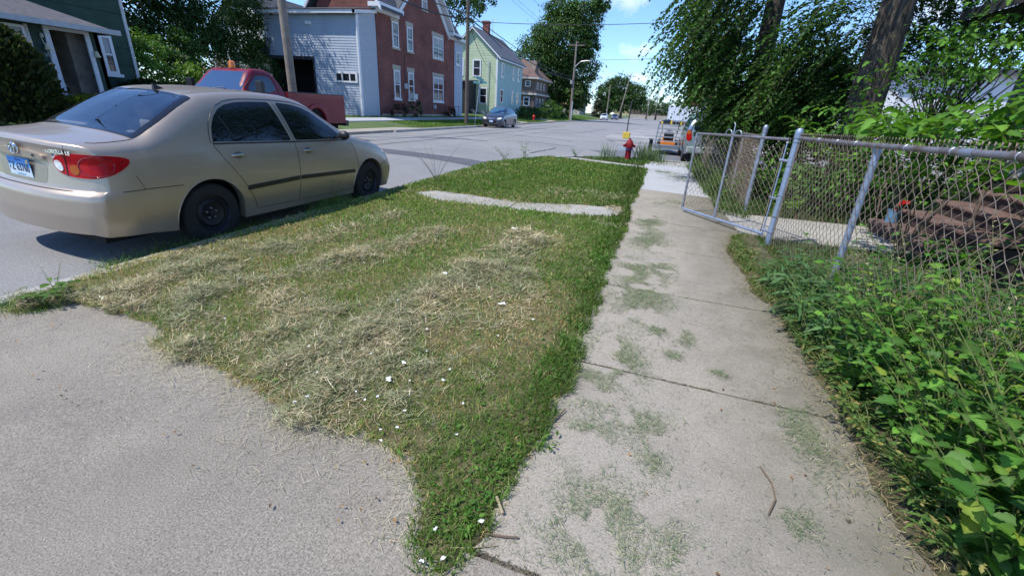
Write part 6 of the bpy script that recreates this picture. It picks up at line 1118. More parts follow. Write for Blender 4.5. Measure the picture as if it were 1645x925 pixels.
def elm(label, base, top, r, parts_, tg, seed, bulk):
    t = empty('elm_tree', base, 0, label, 'tree'); tl, tw = [], []
    for a in parts_: l, w = sprays(**a); tl.append(l); tw.append(w)
    for q, k, ls in bulk:
        nc = k//40; d = rdir(nc); cc = np.array(q[:3])+d*rng.uniform(.2, 1, nc)[:, None]*np.array(q[3:]); i = rng.integers(0, nc, k); p = cc[i]+rng.normal(size=(k, 3))*.4; tl.append(place(T_RH, p, rdir(k), rdir(k)+[0, 0, 1], ls*rng.uniform(.6, 1.3, k), pal(nc, EC, [1]*4, .25)[i]))
    V, F, C = merge(tl); npmesh('crown', V-np.array(base), F, leafm, t, C); V, F, C = merge(tw); npmesh('twigs', V-np.array(base), F, mat('twig', (.06, .045, .03), .9), t)
    b = MB(); limbs(b, base, top, r, tg, seed); o = b.build('trunk', be, t, True); o.data.transform(Matrix.Translation(-Vector(base)))
S1 = dict(tree_c=(2.6, 11.2, 3), per=32, ls=.088, cols=EC)
elm('elm with drooping leafy sprays hanging left over the walk, thinner dark trunk behind', (2.12, 12.0, -.02), (2.14, 12.1, 6.2), .22,
    [dict(n=330, cen=(1.15, 11.2, 3.7), rad=(.80, 1.2, 1.05), down=.95, **S1), dict(n=210, cen=(1.35, 11.2, 2.65), rad=(.55, 1.1, .6), down=1.0, L_=(.4, .8), **S1), dict(n=330, cen=(2.65, 10.9, 2.35), rad=(.8, .8, .75), down=.9, **S1), dict(n=200, cen=(1.9, 10.6, 1.75), rad=(.7, .9, .4), down=.8, L_=(.35, .7), **S1)],
    [(.8, 11.2, 5.4), (1.2, 10, 4.6), (3.2, 12.5, 5.5), (2.2, 10.2, 4.2), (1.0, 12.6, 4.4)], 5, [((1.6, 12, 6.4, 3.0, 3.0, 1.8), 16000, .10), ((2.0, 13.6, 3.0, 1.3, .8, 1.3), 2600, .09), ((2.6, 12.6, 1.5, 1.2, .8, .6), 3500, .08)])
S2 = dict(tree_c=(3.5, 9.6, 3), per=30, ls=.078, cols=EC)
elm('big elm with a thick pale-grey furrowed trunk behind the fence', (3.47, 9.5, -.02), (3.40, 9.5, 5.6), .27,
    [dict(n=210, cen=(2.75, 10.0, 2.6), rad=(.55, .6, .9), down=.75, **S2), dict(n=230, cen=(2.7, 9.9, 1.75), rad=(.7, .6, .4), down=.6, L_=(.35, .7), **S2), dict(n=300, cen=(4.3, 10.7, 3.3), rad=(.9, .7, .85), down=.55, L_=(.5, 1.0), **S2), dict(n=40, cen=(2.6, 9.2, 3.4), rad=(.5, .4, .4), down=.6, **S2)],
    [(4.6, 9.8, 4.4), (2.6, 9.2, 4.4), (3.2, 11, 5), (4.2, 8.6, 5.2), (3.0, 9.0, 3.6)], 6, [((3.6, 9.6, 6.2, 3.2, 3.0, 1.8), 14000, .10), ((4.4, 11.8, 3.0, .9, .6, .8), 900, .08), ((3.0, 11.2, 1.5, .9, .5, .6), 3000, .08)])
# ---------------------------------------------------------------- leafy weeds and saplings as individual plants
def stemmed(name, label, base, n, h, spread, T, ls, cols, group=None, cat='weed', per=9, lean=(0, 0), droop=.5, wts=None, r=.004, up=.5, top_only=0., seed=None, stem_c=(.14, .17, .05)):
    t = empty(name, base, 0, label, cat, group); b = MB(); Ps, As, Ns, ss = [], [], [], []
    for k in range(n):
        az = rng.uniform(0, 2*np.pi); L = h*rng.uniform(.65, 1.15); out = np.array([math.cos(az)*spread+lean[0], math.sin(az)*spread+lean[1], 0]); pts = []
        for j in range(6): u = j/5; pts.append(np.array([0, 0, 0])+np.array([out[0]*u**1.3*L, out[1]*u**1.3*L, L*(u-droop*.35*u*u)])+np.array([math.cos(az), math.sin(az), 0])*.015)
        b.tube([tuple(p) for p in pts], [r*(1-.13*j) for j in range(6)], 5); pts = np.array(pts)
        for j in range(per):
            u = top_only+(1-top_only)*(j+.6)/per; p = np.array([np.interp(u*5, range(6), pts[:, c]) for c in range(3)]); a2 = az+j*2.4+rng.uniform(-.4, .4); d = np.array([math.cos(a2), math.sin(a2), up*rng.uniform(-.4, 1.2)])
            Ps.append(p+unit(d)*ls*.22); As.append(d); Ns.append(np.array([0, 0, 1.])+rng.normal(size=3)*.3); ss.append(ls*rng.uniform(.6, 1.2)*(1-.35*u*(top_only == 0)))
    V, F, C = place(T, np.array(Ps), np.array(As), np.array(Ns), np.array(ss), pal(len(Ps), cols, wts or [1]*len(cols), .2)); npmesh('leaves', V, F, leafm2, t, C, smooth=True, ang=60)
    b.build('stems', mat('stem_%d' % int(stem_c[0]*1000), stem_c, .6), t, True); return t
MC = [(.07, .175, .028), (.095, .22, .034), (.05, .13, .022), (.14, .29, .045)]; TC = [(.075, .155, .055), (.10, .19, .07), (.055, .12, .04)]; BC = [(.11, .24, .03), (.15, .30, .04), (.08, .18, .025)]
gA = 'leafy mulberry sprouts crowding the walk edge'; lA = 'bright mulberry sprout with lobed toothed leaves in the thicket at the lower right'
MUL = [(1.42, 1.25), (1.68, 1.05), (1.95, 1.3), (1.52, 1.62), (1.8, 1.7), (2.15, 1.65), (1.44, 1.98), (1.72, 2.1), (2.05, 2.1), (2.4, 2.0), (1.5, 2.4), (1.85, 2.5), (2.2, 2.5), (2.6, 2.5), (1.6, 2.85), (2.0, 2.95), (2.4, 3.0), (1.35, 1.45), (1.62, 1.38), (2.3, 1.35), (2.0, 1.0), (2.8, 2.9), (1.9, 3.3), (2.45, 3.4), (1.4, 2.2), (1.75, 1.25), (2.1, 1.9), (1.65, 1.85), (2.35, 2.25), (1.95, 2.3), (1.7, 2.6), (2.15, 1.2), (2.5, 1.7), (2.75, 2.1), (1.35, 1.75), (2.7, 3.3), (3.0, 2.6), (1.33, 2.55), (1.36, 2.9), (1.5, 2.1), (1.52, 2.75), (1.55, 1.8), (1.6, 2.3), (1.5, 1.4), (1.56, 3.0), (1.48, 2.55), (1.6, 1.5)]
for k, (x, y) in enumerate(MUL): stemmed('mulberry_sprout', lA, (x, y, 0), rng.integers(7, 10), (.42 if x < 1.42 else .80)+.2*((k*7) % 5)/4+.04*(x > 1.8), .42, T_MUL if k % 3 else T_LOBE, .086 if k % 2 else .068, MC+MC+[(.20, .28, .04), (.10, .19, .05), (.07, .15, .03)], gA, 'sprout', per=12, lean=(-.16 if x < 1.6 else -.04, 0), up=.35)
gB = 'greyish thistle-like weeds at the foot of the fence'; lB = 'grey-green sow thistle with long jagged leaves in the weeds by the leaning fence post'
TH = [(1.38, 2.75), (1.5, 3.1), (1.36, 3.4), (1.62, 3.5), (1.85, 3.7), (1.45, 3.8), (1.7, 4.0), (2.1, 3.9), (1.55, 4.25), (1.85, 4.35), (2.25, 4.3), (1.42, 3.0), (2.6, 3.7), (1.3, 3.6), (2.0, 4.7), (2.4, 4.8), (1.6, 4.6), (2.9, 4.2), (1.4, 4.05), (2.7, 3.2), (1.75, 3.15), (2.2, 3.2), (2.4, 3.5), (2.95, 3.6), (2.0, 3.45), (1.3, 3.15), (1.35, 4.3), (2.2, 2.8), (1.5, 2.65)]
for k, (x, y) in enumerate(TH): stemmed('sow_thistle', lB, (x, y, 0), rng.integers(6, 9), .36+.2*((k*5) % 4)/3*(y < 4.2)+.22*(x > 1.9)*(y < 4.3), .5, T_LAN, .15, TC, gB, 'weed', per=12, up=.5, lean=(-.1 if x < 1.5 else 0, 0))
gD = 'feathery low weeds along the walk edge'
for k in range(34):
    y = 1.25+k*.075 if k < 28 else 3.6+(k-28)*.35; x = np.interp(y, [1.25, 1.6, 2.4, 3.5, 4.6, 6.2], [1.27, 1.24, 1.25, 1.26, 1.2, 1.36])+rng.uniform(-.02, .10)
    stemmed('ragweed', 'low feathery weed with small divided leaves edging the walk', (x, y, 0), rng.integers(6, 10), rng.uniform(.12, .26), .8, (T_LOBE, T_LAN, T_OVA)[k % 3], (.045, .07, .035)[k % 3], [(.09, .17, .04), (.12, .20, .05), (.07, .13, .035), (.26, .24, .08)], gD, 'weed', per=10, up=.5, lean=(-.15, 0), r=.0022)
for k, (x, y) in enumerate(((1.55, 1.9), (1.75, 2.4), (1.5, 2.9), (2.0, 2.8), (1.9, 1.6), (1.62, 3.3), (2.3, 3.3))):
    stemmed('seeding_weed', 'thin pale seeding stalk standing above the broad leaves of the thicket', (x, y, 0), 4, .95, .25, T_OVA, .02, [(.40, .42, .2), (.3, .33, .12), (.45, .4, .25)], 'seeding stalks in the thicket', 'weed', per=16, top_only=.55, up=.9, r=.003, stem_c=(.22, .2, .1))
# small trees / shrubs behind the fence: bright leaves over the rail
gC = 'bright saplings behind the fence rail'
for k, (x, y, h_, lab) in enumerate(((3.5, 4.6, 2.0, 'sapling nearest the right edge with big lime-green leaves over the rail'), (3.0, 6.0, 2.05, 'lime-green sapling arching over the rail left of the steps'), (4.2, 8.6, 2.3, 'sapling at the far side of the steps against the white house'), (3.1, 8.5, 1.9, 'thin sapling reaching out in front of the elm trunk'), (4.4, 5.2, 2.1, 'sapling between the steps and the right edge'))):
    stemmed('sapling', lab, (x, y, 0), 11, h_, .42, T_LOBE if k % 2 else T_MUL, .135, BC, gC, 'sapling', per=17, r=.008, top_only=.60, up=.15, droop=.75, lean=(-.1, .05), stem_c=(.10, .08, .05))
for k, (x, y, h_, c, lab) in enumerate(((2.5, 9.4, .85, BC, 'yellow-green bush in the yard seen through the gate'), (3.0, 8.3, .7, MC, 'leafy bush at the left end of the brown steps'), (3.7, 8.4, 1.0, MC, 'leafy bush rising behind the blue can'), (4.2, 8.2, 1.2, BC, 'bush leaning over the upper steps'), (2.4, 8.3, .4, BC, 'low bright plant beside the yard walk'), (2.2, 11, .8, MC, 'bush under the thinner elm trunk'), (3.1, 10, .8, DG[:3], 'dark bush at the foot of the big elm'), (2.0, 9.8, .6, MC, 'weedy bush inside the open gate'), (3.2, 5.5, .5, MC, 'weed clump before the lowest step'), (3.7, 5.0, .8, MC, 'weed clump at the near end of the steps'), (4.4, 9.0, 1.5, MC, 'tall leafy bush against the porch corner'))):
    stemmed('bush', lab, (x, y, 0), 16, h_, .55, T_OVA if k % 2 else T_MUL, .085, c, None, 'bush', per=12, up=.4)
for k, (x, y, lab) in enumerate(((1.35, 9.6, 'tall grassy weed clump beside the pale new slab'), (1.5, 8.6, 'green weed clump hanging over the walk beyond the gate'), (1.55, 11, 'vine clump on the far fence run'), (1.45, 12.6, 'vine clump near the far end of the fence'), (1.45, 14.4, 'bushy weeds at the very end of the fence by the silver car'))):
    stemmed('weed_clump', lab, (x, y, 0), 18, .75+.15*(k > 1), .35, T_OVA, .07, MC, None, 'weed', per=14, up=.4, lean=(-.15, 0))
# bright loose maple in front of the house, filling the view over the rail
def leafy(name, label, base, h, r, blobs, n, ls, cols, T, cat='tree', twigs=60):
    t = empty(name, base, 0, label, cat); B = np.array(blobs, float); P, D = [], []
    for q in B:
        k = int(n*q[6]) if len(q) > 6 else n//len(B); nc = max(k//14, 4); d = rdir(nc); cc = q[:3]+d*rng.uniform(.1, 1, nc)[:, None]**.6*q[3:6]; i = rng.integers(0, nc, k); off = rng.normal(size=(k, 3))*[.16, .16, .035]; P.append(cc[i]+off); D.append(off+rng.normal(size=(k, 3))*.05+[-.02, -.02, -.06])
    P = np.concatenate(P); D = unit(np.concatenate(D)); k = len(P); V, F, C = place(T, P, D, np.tile([0, 0, 1.], (k, 1))+rdir(k)*.35, ls*rng.uniform(.5, 1.25, k), pal(k, cols, [1]*len(cols), .2)); npmesh('crown', V-np.array(base), F, leafm2, t, C, smooth=True, ang=60)
    b = MB(); limbs(b, base, (base[0], base[1], base[2]+h), r, [tuple(q[:3]) for q in B]+[tuple(P[i]) for i in rng.integers(0, k, twigs)], 3); o = b.build('trunk', bark_d, t, True); o.data.transform(Matrix.Translation(-Vector(base))); return t
leafy('maple_tree', 'young maple with bright lobed leaves filling the gap between elm and porch', (4.0, 7.4+1.2, 0), 1.5, .03, [(3.6, 8.2, 2.0, .9, .6, .45), (4.3, 8.3, 2.5, .8, .7, .5), (4.6, 8.6, 3.1, .7, .6, .5), (3.2, 8.3, 1.55, .7, .5, .25), (4.4, 7.8, 1.7, .8, .6, .35), (4.2, 9.0, 2.7, .8, .4, .5), (5.0, 8.9, 2.9, .7, .4, .6)], 2300, .095, [(.06, .15, .022), (.09, .21, .028), (.045, .11, .018), (.13, .27, .045)], T_LOBE)
leafy('mulberry_tree', 'leafy mulberry branches spilling over the fence rail at the right edge', (3.4, 4.9, 0), 1.3, .025, [(3.3, 4.9, 1.75, .55, .5, .28), (3.7, 5.4, 2.05, .6, .6, .35), (3.0, 5.2, 1.5, .5, .5, .18), (4.2, 5.8, 2.3, .5, .6, .5), (4.5, 6.6, 2.0, .5, .8, .6), (2.7, 5.9, 1.45, .5, .5, .15)], 850, .115, [(.085, .20, .026), (.12, .26, .035), (.06, .145, .02)], T_MUL, twigs=30)
leafy('vine_thicket', 'leafy vine thicket behind the steps under the maple', (3.9, 8.2, 0), .6, .02, [(3.2, 8.35, .6, .5, .3, .5), (3.8, 8.3, .9, .5, .3, .6), (4.4, 8.3, 1.1, .5, .3, .5), (2.7, 8.8, .5, .4, .4, .45), (2.4, 9.6, .6, .5, .5, .6), (3.2, 9.9, .7, .9, .4, .7)], 2600, .085, MC, T_OVA, 'thicket', 20)
# understorey between road and yard: dark shrubs that close the view below the elms
tree('shrub', 'dense dark shrub row behind the elms closing the yard', (3.2, 12.8, 0), .5, .05, [(2.6, 13.0, .9, .9, .5, .9), (3.8, 12.4, .75, 1.0, .5, .75), (5.2, 11.4, .6, 1.0, .6, .65), (6.5, 11.0, .6, 1.2, .7, .7)], 11000, .09, EC, [1, 1, 1, 1], 50, cat='shrub')
# kerb-side weeds
stemmed('plantain_weed', 'rosette weed with one wilting seed stalk in the gutter at the lower left', (-3.80, 1.74, 0), 16, .12, 1.1, T_OVA, .085, [(.075, .16, .03), (.1, .19, .035)], None, 'weed', per=4, up=.5, r=.002)
stemmed('dandelion_stalk', 'single leaning brown-tipped stalk above the gutter weed', (-3.93, 1.86, 0), 2, .22, .3, T_OVA, .022, [(.12, .11, .05), (.08, .12, .03), (.12, .05, .03)], None, 'weed', per=9, up=.4, r=.0025, lean=(-.3, .2))
n = 1400; x = rng.normal(-3.86, .10, n); y = rng.normal(1.68, .07, n); bl_obj('gutter_grass', [blades(x, y, np.full(n, -.02), .06*rng.uniform(.5, 1.5, n), np.full(n, .004), rng.uniform(.2, 1.1, n), pal(n, [(.09, .18, .03), (.13, .24, .04), (.28, .22, .1)], [3, 3, 1]))], grass_m)
stemmed('tall_weed', 'wispy tall weed growing against the middle of the sedan door', (-4.22, 5.25, -.1), 5, .55, .35, T_LAN, .07, [(.09, .19, .03), (.13, .25, .05)], None, 'weed', per=9, up=.9, r=.003)
n = 500; x = rng.normal(-4.12, .10, n); y = rng.normal(5.2, .22, n); bl_obj('tall_grass', [blades(x, y, np.full(n, -.08), .22*rng.uniform(.5, 1.5, n), np.full(n, .006), rng.uniform(.1, .9, n), pal(n, [(.09, .18, .03), (.13, .24, .04), (.25, .22, .1)], [3, 3, 1]))], grass_m)
n = 2600; x = rng.normal(-4.25, .16, n); y = rng.uniform(2.4, 4.3, n); bl_obj('gutter_grass', [blades(x, y, np.full(n, -.1), .12*rng.uniform(.5, 1.5, n), np.full(n, .005), rng.uniform(.3, 1.3, n), pal(n, [(.06, .13, .02), (.1, .2, .035), (.2, .2, .08)], [3, 3, 1]))], grass_m)
stemmed('dry_weed', 'bare branching dry weed leaning over the kerb just past the sedan', (-3.85, 7.9, -.02), 12, .8, .7, T_OVA, .025, [(.12, .14, .06), (.2, .15, .1)], None, 'weed', per=9, up=.5, r=.003, lean=(-.2, .1), stem_c=(.17, .13, .09))
stemmed('leafy_weed', 'upright leafy weed standing at the far kerb of the grass strip', (-3.45, 13.0, 0), 4, .80, .22, T_OVA, .11, [(.10, .19, .06), (.14, .24, .08)], None, 'weed', per=12, up=.5, r=.005, lean=(-.1, 0))
stemmed('leafy_weed', 'low sprawling weed left of the upright one at the far kerb', (-3.95, 12.6, 0), 8, .4, .8, T_OVA, .06, [(.10, .19, .06), (.14, .2, .08)], None, 'weed', per=8, up=.5, r=.004)
stemmed('leafy_weed', 'small weed on the corner kerb left of the hydrant', (-2.3, 15.4, 0), 8, .3, .6, T_OVA, .07, MC, None, 'weed', per=8, up=.5)
# broad leaves along the walk edge and clover in the mown strip
P = []; 
for k in range(1700):
    y = .95+rng.uniform(0, 1)**1.5*7; x = -.22-abs(rng.normal(0, .09))+.03*math.sin(y*5)
    if noise2(np.array([x]), np.array([y]), 63, 3, 2.2)[0] < .5: continue
    if y < 1.5: x -= .12
    P.append((x, y, .012+rng.uniform(0, .02)))
P = np.array(P); n = len(P); a = rng.uniform(0, 2*np.pi, n); A = np.stack([np.cos(a), np.sin(a), rng.uniform(.1, .9, n)], 1); V, F, C = place(T_OVA, P, A, np.tile([0, 0, 1.], (n, 1))+rdir(n)*.45, rng.uniform(.011, .030, n)*np.clip(.6+.25*P[:, 1], .8, 1.7), pal(n, [(.07, .17, .025), (.11, .22, .035), (.055, .13, .02), (.18, .22, .06)], [3, 3, 3, 1]))
tag(npmesh('edge_clover', V, F, leafm2, None, C), kind='stuff')
n = 1500; q = poly_area_pts(GRASS, 3800); dn = noise2(q[:, 0], q[:, 1], 77, 2, 1.8); q = q[dn > .55][:n]; n = len(q); a = rng.uniform(0, 2*np.pi, n); A = np.stack([np.cos(a), np.sin(a), rng.uniform(.1, .8, n)], 1)
V, F, C = place(T_OVA, np.column_stack([q, np.full(n, .02)]), A, np.tile([0, 0, 1.], (n, 1))+rdir(n)*.3, rng.uniform(.015, .034, n), pal(n, [(.08, .18, .03), (.12, .24, .04)], [1, 1])); tag(npmesh('lawn_clover', V, F, leafm2, None, C), kind='stuff')
# yard floor: rough grass behind the fence, low weeds between walk and fence
parts = []
def yard(n, x0, x1, y0, y1, h, w, cols, wts, f=None):
    x = rng.uniform(x0, x1, n); y = rng.uniform(y0, y1, n); k = noise2(x, y, 91, 3, 2.2) > rng.uniform(.1, .6, n)
    k &= ~((y > 6.4) & (y < 7.9) & (x > 1.72)); x, y = x[k], y[k]; n = len(x); parts.append(blades(x, y, np.full(n, -.03), h*rng.uniform(.4, 1.5, n), w*rng.uniform(.6, 1.4, n), rng.uniform(.1, 1.1, n), pal(n, cols, wts)))
GR = [(.07, .15, .025), (.10, .20, .035), (.05, .11, .02), (.24, .2, .1)]
yard(26000, 1.42, 3.4, 1.0, 6.4, .10, .0055, GR, [3, 3, 3, 1.4]); yard(14000, 1.18, 1.75, 3.3, 6.4, .045, .005, [(.09, .14, .03), (.06, .11, .02), (.22, .17, .09), (.16, .11, .06)], [3, 3, 2, 2]); yard(9000, 1.18, 1.6, 1.3, 3.4, .05, .004, GR, [2, 2, 2, 3])
yard(15000, 1.4, 4.6, 7.95, 15.5, .20, .012, GR, [3, 3, 3, .6]); yard(3500, 1.25, 1.7, 7.6, 15.5, .26, .012, GR, [3, 3, 2, .6]); yard(1500, -1.9, 1.2, 14.6, 16.5, .09, .014, GR, [3, 3, 2, 1])
n = 2500; x = rng.uniform(-2.3, .1, n); y = rng.uniform(14.8, 16.6, n); k = (y < 14.9+(x+2.6)*.85) & (y > 14.6-.3*x); x, y = x[k], y[k]; n = len(x); parts.append(blades(x, y, np.full(n, -.01), .1*rng.uniform(.5, 1.4, n), np.full(n, .02), rng.uniform(.1, 1, n), pal(n, GR, [3, 3, 2, 1])))
for cx, cy, h_, nn_ in ((-.1, 16.1, .6, 170), (-1.3, 15.9, .5, 60), (.25, 16.2, .5, 150)):
    n = nn_; x = rng.normal(cx, .16, n); y = rng.normal(cy, .15, n); parts.append(blades(x, y, np.full(n, 0.), h_*rng.uniform(.4, 1.3, n), np.full(n, .016), rng.uniform(.05, .5, n), pal(n, [(.13, .2, .08), (.18, .24, .12), (.09, .16, .05)], [1, 1, 1]), curl=.3))
bl_obj('yard_grass', parts, grass_m)
# strappy tuft at the walk edge
n = 90; a = rng.uniform(0, 2*np.pi, n); x = 1.32+.03*np.cos(a); y = 1.78+.03*np.sin(a)
o = bl_obj('grass_tuft', [blades(x, y, np.zeros(n), rng.uniform(.14, .32, n), np.full(n, .009), rng.uniform(.2, .9, n), pal(n, [(.11, .2, .06), (.16, .26, .09), (.08, .16, .04)], [1, 1, 1]), az=a, curl=.9, face=a+np.pi/2)], leafm2, None, None); tag(o, 'strappy grass tuft arching over the walk edge among the sprouts', 'grass tuft')
# ---------------------------------------------------------------- chain-link fence and gate
galv = mat('galvanised', (.33, .37, .45), .45, metal=.6, var=.2, vs=9, col2=(.19, .17, .16), thr=(.52, .75)); galv_b = mat('galvanised_blue', (.30, .38, .52), .45, metal=.4, var=.15, vs=7, col2=(.2, .2, .22), thr=(.55, .8))
rusty = mat('rusty_wire', (.30, .245, .20), .6, metal=.1, var=.3, vs=30, col2=(.17, .11, .08), thr=(.4, .65)); rail_m = mat('rail_worn', (.24, .235, .26), .5, metal=.5, var=.25, vs=12, col2=(.15, .11, .09), thr=(.45, .65))
def wire_mesh(p0, p1, z0, z1, pitch=.045, r=.0024, barbs=True, dz0=0., dz1=0.):
    """interlocked zigzag wires between two ground points; z1 may slope (dz) along the run"""
    p0, p1 = np.array(p0, float), np.array(p1, float); L = np.linalg.norm(p1-p0); d = (p1-p0)/L; nrm = np.array([-d[1], d[0]]); n = int(L/pitch); hp = pitch; vs, fs = [], []
    b = MB()
    V, F = [], []
    for k in range(n+1):
        s0 = k*pitch; zt = z1+dz0+(dz1-dz0)*s0/L; m = int((zt-z0)/hp); pts = []
        for j in range(m+1):
            s = s0+(hp*1.03 if (j+k) % 2 else -hp*.03)+rng.normal(0, .0012); o = .0035*(1 if j % 2 else -1); z = z0+j*hp*1.0; q = p0+d*min(max(s, 0), L)+nrm*o; pts.append((q[0], q[1], z))
        if barbs:
            s = s0+hp*.5; q = p0+d*s; pts[-1] = (q[0], q[1], zt+.004); q2 = p0+d*(s-.018)+nrm*.006; pts.append((q2[0], q2[1], zt+.032))
            e = p0+d*(s+.016)-nrm*.008; 
            b.tube([(q[0], q[1], zt+.002), (e[0], e[1], zt+.03)], r*1.05, 4)
        b.tube(pts, r, 4, False)
    b.rc = False
    return b
def post(b, x, y, h, r, cap=True, z0=-.05, lean=(0, 0)):
    b.tube([(x, y, z0), (x+lean[0], y+lean[1], h)], r, 14)
def capb(b, x, y, h, r): b.lathe([(r*1.12, h-.035), (r*1.2, h-.01), (r*1.15, h+.012), (r*1.2, h+.02), (r*1.1, h+.05), (r*.7, h+.075), (.001, h+.082)], (x, y, 0), 'z', 14)
def ties(b, pts, r):
    for x, y, z in pts: b.lathe([(r, -.008), (r+.005, -.006), (r+.005, .006), (r, .008)], (x, y, z), 'z', 12)
FXX = 1.66
fn = empty('chain_link_fence', (FXX, 6.09, 0), 0, 'rusty chain-link fence run nearest us, from the gate post towards the right edge', 'fence'); YN, YF = .55, 6.05
rzf = lambda y: float(np.interp(y, [.5, 2.2, 3.1, 4.17, 5, 6.05], [1.375, 1.335, 1.312, 1.288, 1.275, 1.262]))
bw(wire_mesh((FXX-.012, YF), (FXX-.012, YN), .03, 1.285, .047, dz1=.105), 'mesh', rusty, fn, smooth=True, ang=0)
b = MB(); pts = [(FXX, y, rzf(y)) for y in (YF-.02, 5, 4.17, 3.1, 2.2, YN)]; b.tube(pts, .0205, 12); bw(b, 'top_rail', rail_m, fn, smooth=True)
b = MB(); b.tube([(FXX, 3.12, rzf(3.12)), (FXX, 3.02, rzf(3.02))], .0245, 12); bw(b, 'rail_sleeve', galv, fn, smooth=True)
b = MB(); post(b, FXX+.03, 4.17, 1.26, .026); b.tube([(FXX+.03, 4.17, 1.24), (FXX+.01, 4.17, 1.30)], .03, 10); bw(b, 'post', galv_b, fn, smooth=True)
b = MB(); post(b, FXX+.03, 1.3, 1.33, .026); bw(b, 'post', galv_b, fn, smooth=True)
b = MB(); post(b, FXX-.02, 6.08, 1.29, .038); capb(b, FXX-.02, 6.08, 1.29, .038); bw(b, 'gate_post', galv_b, fn, smooth=True)
b = MB(); ties(b, [(FXX-.02, 6.08, z) for z in (.14, .34, .6, .95, 1.22)], .038); bw(b, 'tension_band', galv, fn)
b = MB(); b.tube([(FXX-.02+.012, 6.02, .06), (FXX-.02+.012, 6.02, 1.2)], .006, 6); bw(b, 'tension_bar', rusty, fn)
for y in (5.4, 4.9, 4.5, 3.7, 3.2, 2.7, 2.2, 1.8): b = MB(); b.lathe([(.0215, -.003), (.025, 0), (.0215, .003)], (FXX, y, rzf(y)), 'y', 10); bw(b, 'wire_tie', galv, fn)
# gate, swung half open
g0, g1 = Vector((1.60, 6.14, 0)), Vector((.68, 7.57, 0)); gd = (g1-g0); GL = gd.length; gd.normalize()
gt = empty('chain_link_gate', (1.60, 6.14, 0), 0, 'chain-link gate standing open over the walk, with a scroll on its top rail', 'gate')
def gp(s, z, o=0): return (g0.x+gd.x*s-gd.y*o, g0.y+gd.y*s+gd.x*o, z)
b = MB(); b.tube([gp(.05, 1.20), gp(.03, 1.24), gp(GL, 1.20)], .0175, 10); bw(b, 'top_bar', rail_m, gt, smooth=True)
b = MB(); b.tube([gp(.05, .09), gp(GL, .055)], .0175, 10); bw(b, 'bottom_bar', galv_b, gt, smooth=True)
for s_, m_ in ((.05, galv_b), (GL, galv), (GL*.56, galv)): b = MB(); b.tube([gp(s_, .055), gp(s_, 1.21)], .0185 if s_ != .05 else .009, 10); bw(b, 'upright', m_, gt, smooth=True)
bw(wire_mesh(tuple(Vector(gp(.06, 0, .012)).xy), tuple(Vector(gp(GL-.01, 0, .012)).xy), .08, 1.20, .045, barbs=False), 'mesh', rusty, gt)
b = MB(); b.tube([gp(.10, .1, -.015), gp(.10, 1.18, -.015)], .006, 6); bw(b, 'tension_bar', rusty, gt)
b = MB()
for z in (.14, .55, 1.0): b = MB(); b.tube([gp(-.06, z), gp(.09, z)], .016, 8); bw(b, 'hinge', galv, gt)
b = MB(); sc = []
for sg in (-1, 1):
    q = []
    for k in range(26): a = k/25*math.pi*1.9; rr = .075*(1-k/32); q.append(gp(GL*.56+sg*(.10+.085-rr*math.cos(a)-.085), 1.235+.0+rr*math.sin(a)*.95+.0))
    b.tube(q, .007, 6)
b.tube([gp(GL*.56, 1.20), gp(GL*.56, 1.36), gp(GL*.56+.02, 1.38)], .009, 8); b.tube([gp(GL*.56-.2, 1.215), gp(GL*.56+.22, 1.215)], .012, 8)
bw(b, 'top_scroll', galv, gt, smooth=True)
# far run beyond the gate opening
fr2 = empty('chain_link_fence', (FXX, 7.9, 0), 0, 'weed-grown chain-link fence run going on beyond the open gate', 'fence')
bw(wire_mesh((FXX, 7.95), (FXX, 15.2), .02, 1.2, .047, r=.003), 'mesh', rusty, fr2)
b = MB(); b.tube([(FXX, 7.9, 1.2), (FXX, 15.2, 1.2)], .02, 10); bw(b, 'top_rail', rail_m, fr2, smooth=True)
b = MB(); post(b, FXX, 7.88, 1.30, .034); capb(b, FXX, 7.88, 1.30, .034); bw(b, 'gate_post', galv, fr2, smooth=True)
for y in (9.6, 11.4, 13.2, 15.2): b = MB(); post(b, FXX+.03, y, 1.2, .024); bw(b, 'post', galv, fr2, smooth=True)
# ---------------------------------------------------------------- poles, wires, signs, hydrants
wood = mat('pole_wood', (.27, .225, .18), .9, var=.2, vs=4, col2=(.17, .14, .115), bump=.5, bs=25, thr=(.4, .7)); wood_d = mat('pole_wood_dark', (.12, .095, .075), .9, var=.2, vs=4, bump=.5, bs=25); wire_m = mat('wire', (.02, .02, .022), .6)
def pole(label, x, y, z, h, r, arms, m=wood, lean=(0, 0), extra=None):
    t = empty('utility_pole', (x, y, z), 0, label, 'utility pole', 'wooden utility poles along the far side'); b = MB(); tx, ty = lean; b.tube([(0, 0, -.3), (tx*.5, ty*.5, h*.5), (tx, ty, h)], [r, r*.88, r*.68], 14); b.build('shaft', m, t, True)
    for az, hw, ang in arms:
        f = az/h; b = MB(); c, s = math.cos(ang), math.sin(ang); b.tube([(tx*f-c*hw, ty*f-s*hw, az), (tx*f+c*hw, ty*f+s*hw, az)], .07, 4); b.build('crossarm', m, t)
        for q in (-1, -.5, .5, 1): b = MB(); b.lathe([(.03, az+.06), (.07, az+.1), (.05, az+.2), (.001, az+.22)], (tx*f+c*hw*q*.93, ty*f+s*hw*q*.93, 0), 'z', 8); b.build('insulator', mat('insulator', (.15, .15, .17), .3), t)
    return t
